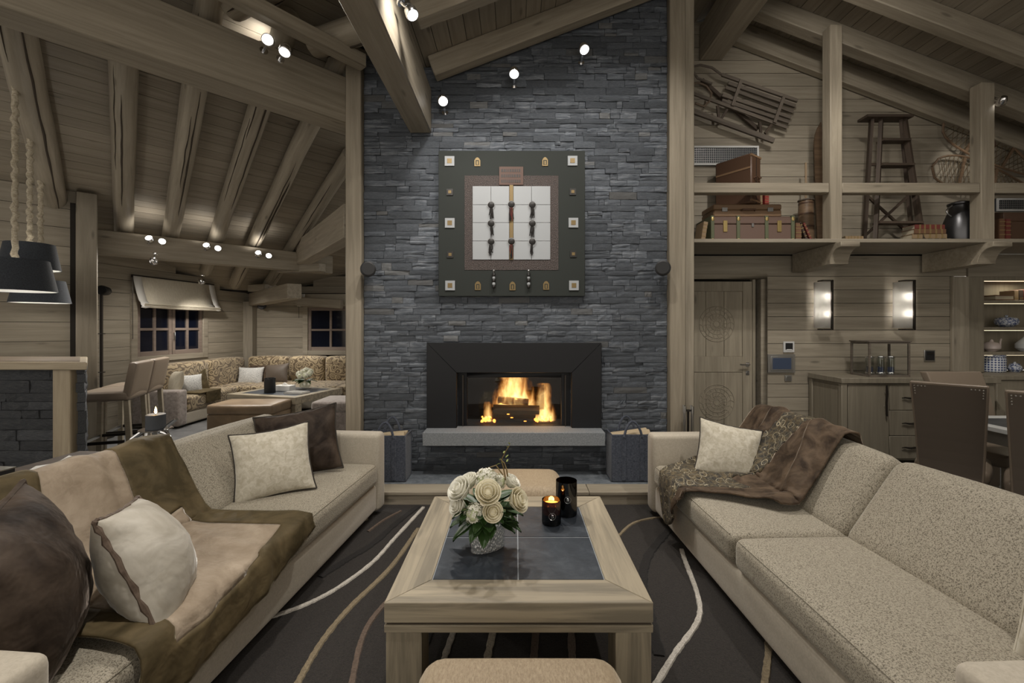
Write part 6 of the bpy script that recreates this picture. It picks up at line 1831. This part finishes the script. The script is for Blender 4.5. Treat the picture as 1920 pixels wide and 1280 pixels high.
# ------------------------------------------------------------------ corner sofa and its low table
def build_corner_sofa():
    t = thing('corner_sofa', 'long corner sofa in golden damask along the wing walls', 'sofa', (-4.95, 7.4, 0))
    ox, oy = -4.95, 7.4
    def sb(nm, x0, x1, y0, y1, z0, z1, r, mat, puff=0.0, m=None): return MB().soft(x0 - ox, x1 - ox, y0 - oy, y1 - oy, z0, z1, r, puff, 6).build(nm, mat, t, smooth=True, angle=1.3)
    sb('base', -5.42, -4.78, 6.28, 8.55, 0.03, 0.20, 0.02, 'sofa_plain'); sb('base', -4.78, -2.30, 7.45, 8.55, 0.03, 0.20, 0.02, 'sofa_plain')
    sb('arm', -5.42, -4.76, 6.10, 6.28, 0.03, 0.54, 0.03, 'grey_velour')
    for y0, y1 in ((6.29, 7.43), (7.44, 8.30)): sb('seat_cushion', -5.20, -4.77, y0, y1, 0.20, 0.42, 0.04, 'damask', 0.01)
    for x0, x1 in ((-4.76, -3.95), (-3.94, -3.12), (-3.11, -2.31)): sb('seat_cushion', x0, x1, 7.45, 8.28, 0.20, 0.42, 0.04, 'damask', 0.01)
    for y0, y1 in ((6.29, 7.30), (7.31, 8.28)): sb('back_cushion', -5.42, -5.16, y0, y1, 0.34, 0.87, 0.06, 'damask', 0.02)
    for x0, x1 in ((-5.14, -4.36), (-4.35, -3.66), (-3.65, -2.96), (-2.95, -2.31)): sb('back_cushion', x0, x1, 8.27, 8.53, 0.34, 0.87, 0.06, 'damask', 0.02)
build_corner_sofa()
def cush(label, px, py, Y, w, h, mat, xa, th=0.15, seed=0, up=(0, 0.25, 1), pip=None):
    p = at(px, py, Y); pillow('throw_pillow', label, w, h, th, mat, p, xa, up, pip, 0.006, 0.08, 0.006, seed, n=14)
cush('dark brown velvet cushion against the damask sofa arm end', 303, 712, 6.62, 0.42, 0.42, 'velvet_bronze', (0.5, 0.8, 0), seed=21, up=(-0.3, 0, 1))
cush('golden beige satin cushion standing at the sofa arm', 326, 719, 6.52, 0.36, 0.40, 'linen_blind', (0.85, -0.5, 0), 0.20, seed=22)
cush('pale speckled round-edged cushion behind the golden cushion', 357, 722, 6.75, 0.32, 0.34, 'tweed_light', (0.6, 0.75, 0), seed=23, up=(-0.3, 0, 1))
cush('olive brown cushion leaning on the damask back by the speckled cushion', 364, 711, 7.0, 0.44, 0.46, 'velvet_bronze', (0.35, 0.9, 0), seed=24, up=(-0.35, 0, 1))
cush('light grey tweed cushion in the corner of the damask sofa', 470, 706, 8.02, 0.44, 0.36, 'tweed_light', (1, 0.15, 0), seed=25)
cush('dark taupe cushion behind the grey tweed cushion', 487, 702, 8.16, 0.46, 0.38, 'velvet_taupe', (1, -0.1, 0), seed=26)
cush('shiny brown satin cushion beside the dark taupe cushion', 519, 700, 8.02, 0.46, 0.36, 'leather_dark', (1, -0.12, 0.1), seed=27)
tf = thing('folded_throw', 'olive velvet throw folded over the damask seat', 'throw', (-4.88, 6.75, 0.42))
MB().soft(-0.24, 0.125, -0.22, 0.24, 0.012, 0.035, 0.01, 0.005, 5, 0.006).build('seat_fold', 'velvet_bronze', tf, smooth=True)
MB().soft(0.115, 0.135, -0.10, 0.22, -0.14, 0.03, 0.008, 0.0, 5, 0.004).build('hanging_fold', 'velvet_bronze', tf, smooth=True)
def build_low_table():
    c = Vector((-3.55, 6.73, 0))
    t = thing('low_table', 'pale low table with dark top in front of the damask sofa', 'table', c, -0.28)
    w, d, h = 0.62, 0.50, 0.45
    for x0, x1, y0, y1 in ((-w, w, -d, -d + 0.12), (-w, w, d - 0.12, d), (-w, -w + 0.12, -d + 0.12, d - 0.12), (w - 0.12, w, -d + 0.12, d - 0.12)):
        MB().box(x0, x1, y0, y1, h - 0.10, h).build('top_frame', 'table_wood', t, bevel=0.003)
    MB().box(-w + 0.12, w - 0.12, -d + 0.12, d - 0.12, h - 0.05, h - 0.002).build('inset_top', 'table_slate', t)
    for sx in (-1, 1):
        for sy in (-1, 1): MB().box(sx * (w - 0.07) - 0.06, sx * (w - 0.07) + 0.06, sy * (d - 0.07) - 0.06, sy * (d - 0.07) + 0.06, 0, h - 0.10).build('leg', 'table_wood', t, bevel=0.003)
build_low_table()
def ottoman(label, x0, x1, y0, y1, h, mat):
    t = thing('ottoman', label, 'ottoman', ((x0 + x1) / 2, (y0 + y1) / 2, 0))
    w, d = (x1 - x0) / 2, (y1 - y0) / 2
    MB().soft(-w, w, -d, d, 0.02, h - 0.13, 0.02, 0, 4).build('body', mat, t, smooth=True, angle=1.2)
    MB().soft(-w - 0.004, w + 0.004, -d - 0.004, d + 0.004, h - 0.13, h, 0.03, 0.012, 5).build('top_cushion', mat, t, smooth=True, angle=1.2)
    for sx in (-1, 1):
        for sy in (-1, 1): MB().box(sx * (w - 0.06) - 0.02, sx * (w - 0.06) + 0.02, sy * (d - 0.06) - 0.02, sy * (d - 0.06) + 0.02, 0, 0.04).build('foot', 'stool_wood', t)
ottoman('brown leather ottoman in front of the low table', -4.02, -3.16, 5.62, 6.12, 0.43, 'leather_ottoman_fab')
ottoman('grey velour ottoman beside the pale post', -2.62, -2.05, 5.55, 6.10, 0.48, 'grey_velour')
LZ = 0.4505
v2 = at(572, 728, 6.95)
fv = thing('flower_vase', 'small round glass vase of white flowers on the low table', 'vase', (v2.x, 6.95, LZ))
MB().lathe([(0.04, 0), (0.085, 0.04), (0.09, 0.09), (0.06, 0.14), (0.055, 0.14), (0.082, 0.09), (0.075, 0.04)], 20).build('glass_body', 'water_glass', fv, smooth=True)
rr = random.Random(9)
for k in range(16):
    a = rr.uniform(0, 2 * PI); leaf(fv, (0.03 * math.cos(a), 0.03 * math.sin(a), 0.13), (math.cos(a), math.sin(a), rr.uniform(-0.1, 0.4)), 0.15, 0.06)
for k, (x, y, z_) in enumerate(((-0.08, -0.03, 0.24), (0.0, -0.06, 0.27), (0.08, -0.03, 0.24), (0.0, 0.04, 0.29), (-0.05, 0.05, 0.26), (0.06, 0.05, 0.27), (-0.03, -0.08, 0.21), (0.05, -0.09, 0.22))):
    hydrangea(fv, (x, y, z_), 0.05, 'petal_white', 30 + k)
cj = at(506, 735, 6.55)
t = thing('candle_jar', 'black glass candle jar on the low table by the damask sofa', 'candle', (cj.x, 6.55, LZ))
MB().lathe([(0.075, 0), (0.078, 0.005), (0.078, 0.22), (0.074, 0.22), (0.072, 0.02)], 20).build('glass', 'black_plastic', t, smooth=True, angle=0.8)
MB().lathe([(0.07, 0.02), (0.07, 0.12), (0.002, 0.122)], 16).build('wax', 'candle_grey', t)
tb = at(535, 733, 6.75)
t = thing('tissue_box', 'white tissue box on the low table', 'box', (tb.x, 6.75, LZ), -0.2)
MB().box(-0.13, 0.13, -0.07, 0.07, 0, 0.085).build('box_body', 'paper_white', t, bevel=0.004)
MB().prism([(-0.06, 0.085), (0.05, 0.085), (0.02, 0.11), (-0.015, 0.125)], 'y', -0.01, 0.01).build('tissue', 'paper_white', t)
tb = at(553, 740, 6.42)
t = thing('book', 'white magazine lying on the edge of the low table', 'book', (tb.x, 6.48, LZ), -0.25)
MB().box(-0.15, 0.15, -0.10, 0.10, 0, 0.004).box(-0.15, 0.15, -0.10, 0.10, 0.022, 0.026).build('cover', 'panel_grey', t); MB().box(-0.147, 0.147, -0.097, 0.097, 0.004, 0.022).build('pages', 'paper_white', t)
speaker((-5.02, 8.60, 1.86), 'black round speaker on the corner post above the damask sofa', (0.3, -1, 0), 0.075)

# ------------------------------------------------------------------ side table with candle, console behind the sofa
def build_branch_table():
    c = at(292, 806, 3.35); x, y, z = c.x, 3.35, 0.66
    t = thing('branch_table', 'polished metal side table shaped like branches', 'side table', (x, y, 0))
    MB().lathe([(0.10, z - 0.012), (0.11, z - 0.006), (0.105, z), (0.004, z)], 24).build('plate', 'chrome', t, smooth=True, angle=0.6)
    for k, (a, dx) in enumerate(((0.3, 0.10), (2.4, 0.12), (4.5, 0.11))):
        p = Vector((0.06 * math.cos(a), 0.06 * math.sin(a), z - 0.012)); q = Vector((0.24 * math.cos(a), 0.24 * math.sin(a), 0))
        MB().tube([p, p.lerp(q, 0.3) + Vector((0.02, 0, 0.01)), p.lerp(q, 0.65) + Vector((-0.015, 0.01, 0)), q], [0.016, 0.018, 0.015, 0.014], 8).build('branch_leg', 'brushed_steel', t, smooth=True)
    MB().tube([(0.07, 0.0, z - 0.01), (0.11, -0.01, z + 0.03), (0.17, -0.01, z + 0.075)], [0.016, 0.015, 0.013], 8).build('branch_arm', 'chrome', t, smooth=True)
    MB().tube([(0.07, -0.05, z - 0.01), (0.12, -0.06, z - 0.02), (0.16, -0.06, z - 0.05)], [0.014, 0.013, 0.012], 8).build('branch_arm', 'chrome', t, smooth=True)
    MB().tube([(-0.06, -0.05, z - 0.01), (-0.12, -0.07, z - 0.06), (-0.17, -0.08, z - 0.13)], [0.014, 0.013, 0.012], 8).build('branch_arm', 'chrome', t, smooth=True)
    k = thing('pillar_candle', 'lit dark grey pillar candle on the branch table', 'candle', (x, y, z + 0.001))
    MB().lathe([(0.062, 0), (0.064, 0.004), (0.063, 0.108), (0.055, 0.112), (0.02, 0.104), (0.002, 0.104)], 24).build('wax', 'candle_grey', k, smooth=True, angle=0.7)
    MB().tube([(0, 0, 0.10), (0, 0, 0.12)], 0.002, 5).build('wick', 'art_black', k)
    MB().lathe([(0.003, 0.115), (0.009, 0.128), (0.007, 0.145), (0.001, 0.168)], 10).build('flame', 'candle_flame', k, smooth=True)
    lamp('candle_light', 'POINT', (x, y - 0.02, z + 0.17), 0.35, (1, 0.62, 0.28), 0.012)
build_branch_table()
cs = thing('console_table', 'low dark console table behind the sofa back', 'console', (-2.52, 2.10, 0), SLR)
MB().box(-0.15, 0.15, -0.5, 0.5, 0.66, 0.70).build('top', 'dark_ladder_wood', cs, bevel=0.003)
for sx in (-1, 1):
    for sy in (-1, 1): MB().box(sx * 0.12 - 0.02, sx * 0.12 + 0.02, sy * 0.45 - 0.02, sy * 0.45 + 0.02, 0, 0.66).build('leg', 'dark_ladder_wood', cs)
t = thing('paper_stack', 'white paper sheets lying on the console', 'paper', (-2.44, 2.30, 0.701), 0.5)
MB().box(-0.10, 0.10, -0.06, 0.06, 0, 0.006).build('sheet', 'paper_white', t)
MB().prism([(-0.10, 0.006), (0.10, 0.006), (0.10, 0.010), (0.03, 0.045), (-0.02, 0.012)], 'y', -0.06, 0.055).build('curled_sheet', 'paper_white', t)
t = thing('media_box', 'black media box with silver rim on the console', 'box', (-2.46, 2.02, 0.701), -0.1)
MB().box(-0.10, 0.07, -0.05, 0.05, 0, 0.075).build('case', 'black_plastic', t, bevel=0.003)
MB().box(-0.102, 0.072, -0.052, 0.052, 0.075, 0.080).build('rim', 'brushed_steel', t); MB().tube([(0.0, -0.051, 0.05), (0.0, -0.055, 0.05)], 0.008, 10).build('knob', 'brushed_steel', t)
# ------------------------------------------------------------------ spotlights: chrome fixtures with lamps, some of them added
def spot_fixture(label, loc, aim, mount, energy, angle=80, r=0.042, group=None, lit=True, blend=0.8, soft=0.05):
    loc = Vector(loc); aim = Vector(aim); d = (aim - loc).normalized()
    t = thing('spotlight', label, 'spotlight', loc, group=group)
    MB().tube([-d * 0.05, -d * 0.045, -d * 0.01, d * 0.03, d * 0.034], [r * 0.35, r * 0.6, r * 0.95, r, r * 0.94], 16).build('housing', 'chrome', t, smooth=True, angle=1.0)
    MB().tube([d * 0.0342, d * 0.036], [r * 0.86, r * 0.82], 16).build('lens', 'lit_lens', t)
    m = Vector(mount)
    MB().tube([-d * 0.02, m * 0.5, m], [0.010, 0.010, 0.012], 8).build('arm', 'chrome', t, smooth=True)
    mn = m.normalized(); MB().tube([m, m + mn * 0.012], 0.03, 12).build('mount_plate', 'chrome', t)
    if energy > 0:
        lamp('spot', 'SPOT', loc + d * 0.05, energy, WARM, soft, aim, angle, blend)
    return t
G = 1.35    # overall level of the spotlights
# three on the slate, throwing light back into the lounge
for (px, py, aim, lab) in ((830, 187, (0.35, 1.3, 0.3), 'chrome spotlight on the slate beside the square beam end'),
                           (964, 135, (0.0, 1.9, 0.3), 'chrome spotlight on the slate above the middle of the wall panel'),
                           (1094, 90, (1.5, 1.6, 0.3), 'chrome spotlight on the slate highest up the slope')):
    p = at(px, py, YW - 0.15); spot_fixture(lab, p, aim, (0, 0.13, -0.05), 90 * G, 56 if px < 900 else 75, 0.048)
# added out of view under the coffee table rafter to wash slate and panel
for x, aim, lab in ((-0.55, (-0.75, YW, 1.9), 'added chrome spotlight under the coffee table rafter aimed at the slate by the wing'), (0.35, (0.05, YW, 1.9), 'added chrome spotlight under the coffee table rafter aimed at the wall panel'),
                    (1.2, (0.85, YW, 1.8), 'added chrome spotlight under the coffee table rafter aimed at the slate by the door')):
    spot_fixture(lab, (x, 2.40, zm(x) - 0.30), aim, (0, 0.05, 0.10), 60 * G, 95)
# pair on the side of the square beam, and over the sofas
spot_fixture('chrome spotlight hanging on the side of the square beam', at(770, 22, 2.75), (0.9, 1.9, 0.4), (-0.06, 0.0, 0.06), 0, 85)
spot_fixture('chrome spotlight on the square beam over the sofa with the fur throw', (-0.88, 1.2, 3.13), (-1.6, 1.75, 0.4), (0, 0, 0.105), 95 * G, 75)
spot_fixture('chrome spotlight on the ridge side over the sofa with the velvet throw', (2.08, 1.2, 4.45), (1.55, 1.75, 0.4), (0.06, 0, 0.10), 130 * G, 70)
spot_fixture('added chrome spotlight on the ridge side over the dining table', (2.46, 2.0, 4.45), (3.6, 3.2, 0.7), (-0.06, 0, 0.10), 90 * G, 85)  # added out of view to light the dining corner
spot_fixture('added chrome spotlight on the ridge side aimed at the back wall', (2.46, 2.6, 4.45), (3.6, 5.0, 1.4), (-0.06, 0, 0.10), 90 * G, 80)  # added out of view to light the back wall
spot_fixture('chrome spotlight on the gallery rafter above the snowshoes', (4.9, 4.35, 3.72), (5.15, 5.0, 3.2), (0, 0.10, 0.10), 8 * G, 60)
spot_fixture('added chrome spotlight on the ridge side aimed at the gable wall', (2.46, 3.3, 4.45), (3.5, 5.0, 3.1), (-0.06, 0, 0.10), 20 * G, 115)  # added out of view to brighten the gallery
# pair on the big wing beam
fr = Vector((1, -1, 0)).normalized()
for px, py, lab, aim in ((503, 77, 'chrome spotlight of the big wing beam pair, turned up', (-1.9, 3.0, 4.2)), (535, 93, 'chrome spotlight of the big wing beam pair, next to the slate post', (-1.6, 1.8, 0.4))):
    Y = 3.45; p = at(px, py, 3.30)
    spot_fixture(lab, p, (p.x + 0.4, p.y - 1.0, p.z - 0.3) if 'up' in lab else aim, (-0.08, 0.08, -0.02), 22 * G, 90, 0.045)
# pairs on the lower wing beam
base = Vector((-5.13, 5.34, 0))
pairs = [((281, 449), (305, 451), 'first'), ((388, 462), (409, 464), 'middle'), ((485, 476), (504, 478), 'last')]
for (a, b_, nm) in pairs:
    for (px, py), which in ((a, 'left-wing facing'), (b_, 'lounge facing')):
        # depth of the beam face along this sight line
        kx = (px - CX) / F; tt = (kx * base.y - base.x) / (1 - kx); Y = base.y + tt
        p = at(px, py, Y - 0.075)
        up = which.startswith('left')
        if up: aim = p + Vector((-0.35, 0.15, 1.0))
        else: aim = p + Vector((0.35, -0.6, -1.0))
        tgt = p + (Vector((0.15, -0.5, 0.3)))
        spot_fixture('chrome spotlight of the %s pair on the lower wing beam, %s' % (nm, 'tilted to the rafters' if up else 'tilted to the floor'), p, tgt if up else p + Vector((0.5, -0.9, -0.5)), (-0.05, 0.05, -0.02), 0, 100, 0.045)
        lamp('spot', 'SPOT', p + Vector((0.05, -0.08, 0.03 if up else -0.03)), (2.5 if up else 75) * G, WARM, 0.05, aim, 130 if up else 120, 1.0)
# single ones over the sofa corner
for px, py, Y, lab, aim, e in ((378, 527, 6.75, 'chrome spotlight above the roman blind', (-4.9, 7.6, 0.6), 55), (551, 550, 8.1, 'chrome spotlight on the wall beam near the far window', (-3.9, 7.6, 0.5), 50), (288, 489, 5.62, 'chrome spotlight under the lower wing beam', (-5.0, 6.8, 0.6), 30)):
    p = at(px, py, Y); spot_fixture(lab, p, aim, (0, 0.02, 0.09), e * G, 120, 0.05)

# uplights added on the beams to brighten the boarded ceilings
def uplight(label, loc, aim, energy, angle=150):
    loc = Vector(loc)
    t = thing('uplight', label, 'spotlight', loc)
    MB().lathe([(0.05, 0), (0.055, 0.005), (0.05, 0.05), (0.045, 0.05), (0.04, 0.02)], 16).build('housing', 'chrome', t, smooth=True, angle=0.8)
    MB().lathe([(0.042, 0.03), (0.002, 0.031)], 16).build('lens', 'lit_lens', t)
    lamp('fill_uplight', 'SPOT', loc + Vector((0, 0, 0.07)), energy, WARM, 0.06, aim, angle, 1.0)
for k, (tt, lab) in enumerate(((0.55, 'slate post'), (1.35, 'middle'), (2.3, 'bar'))):
    p = pB - uhat * tt * 1.2 + Vector((-0.10, 0.10, 3.77))
    uplight('added chrome uplight on top of the big wing beam, %s end' % lab if lab != 'middle' else 'added chrome uplight on the middle of the big wing beam', p, p + Vector((-0.9, 0.9, 0.9)), (4, 12, 34)[k])
for y, lab in ((0.4, 'behind the coffee table rafter'), (2.85, 'between the two rafters by the slate')):
    uplight('added chrome uplight on the square beam ' + lab, (-0.74, y, 3.66), (1.2, y, 4.3), 5 if y < 1 else 3, 110)
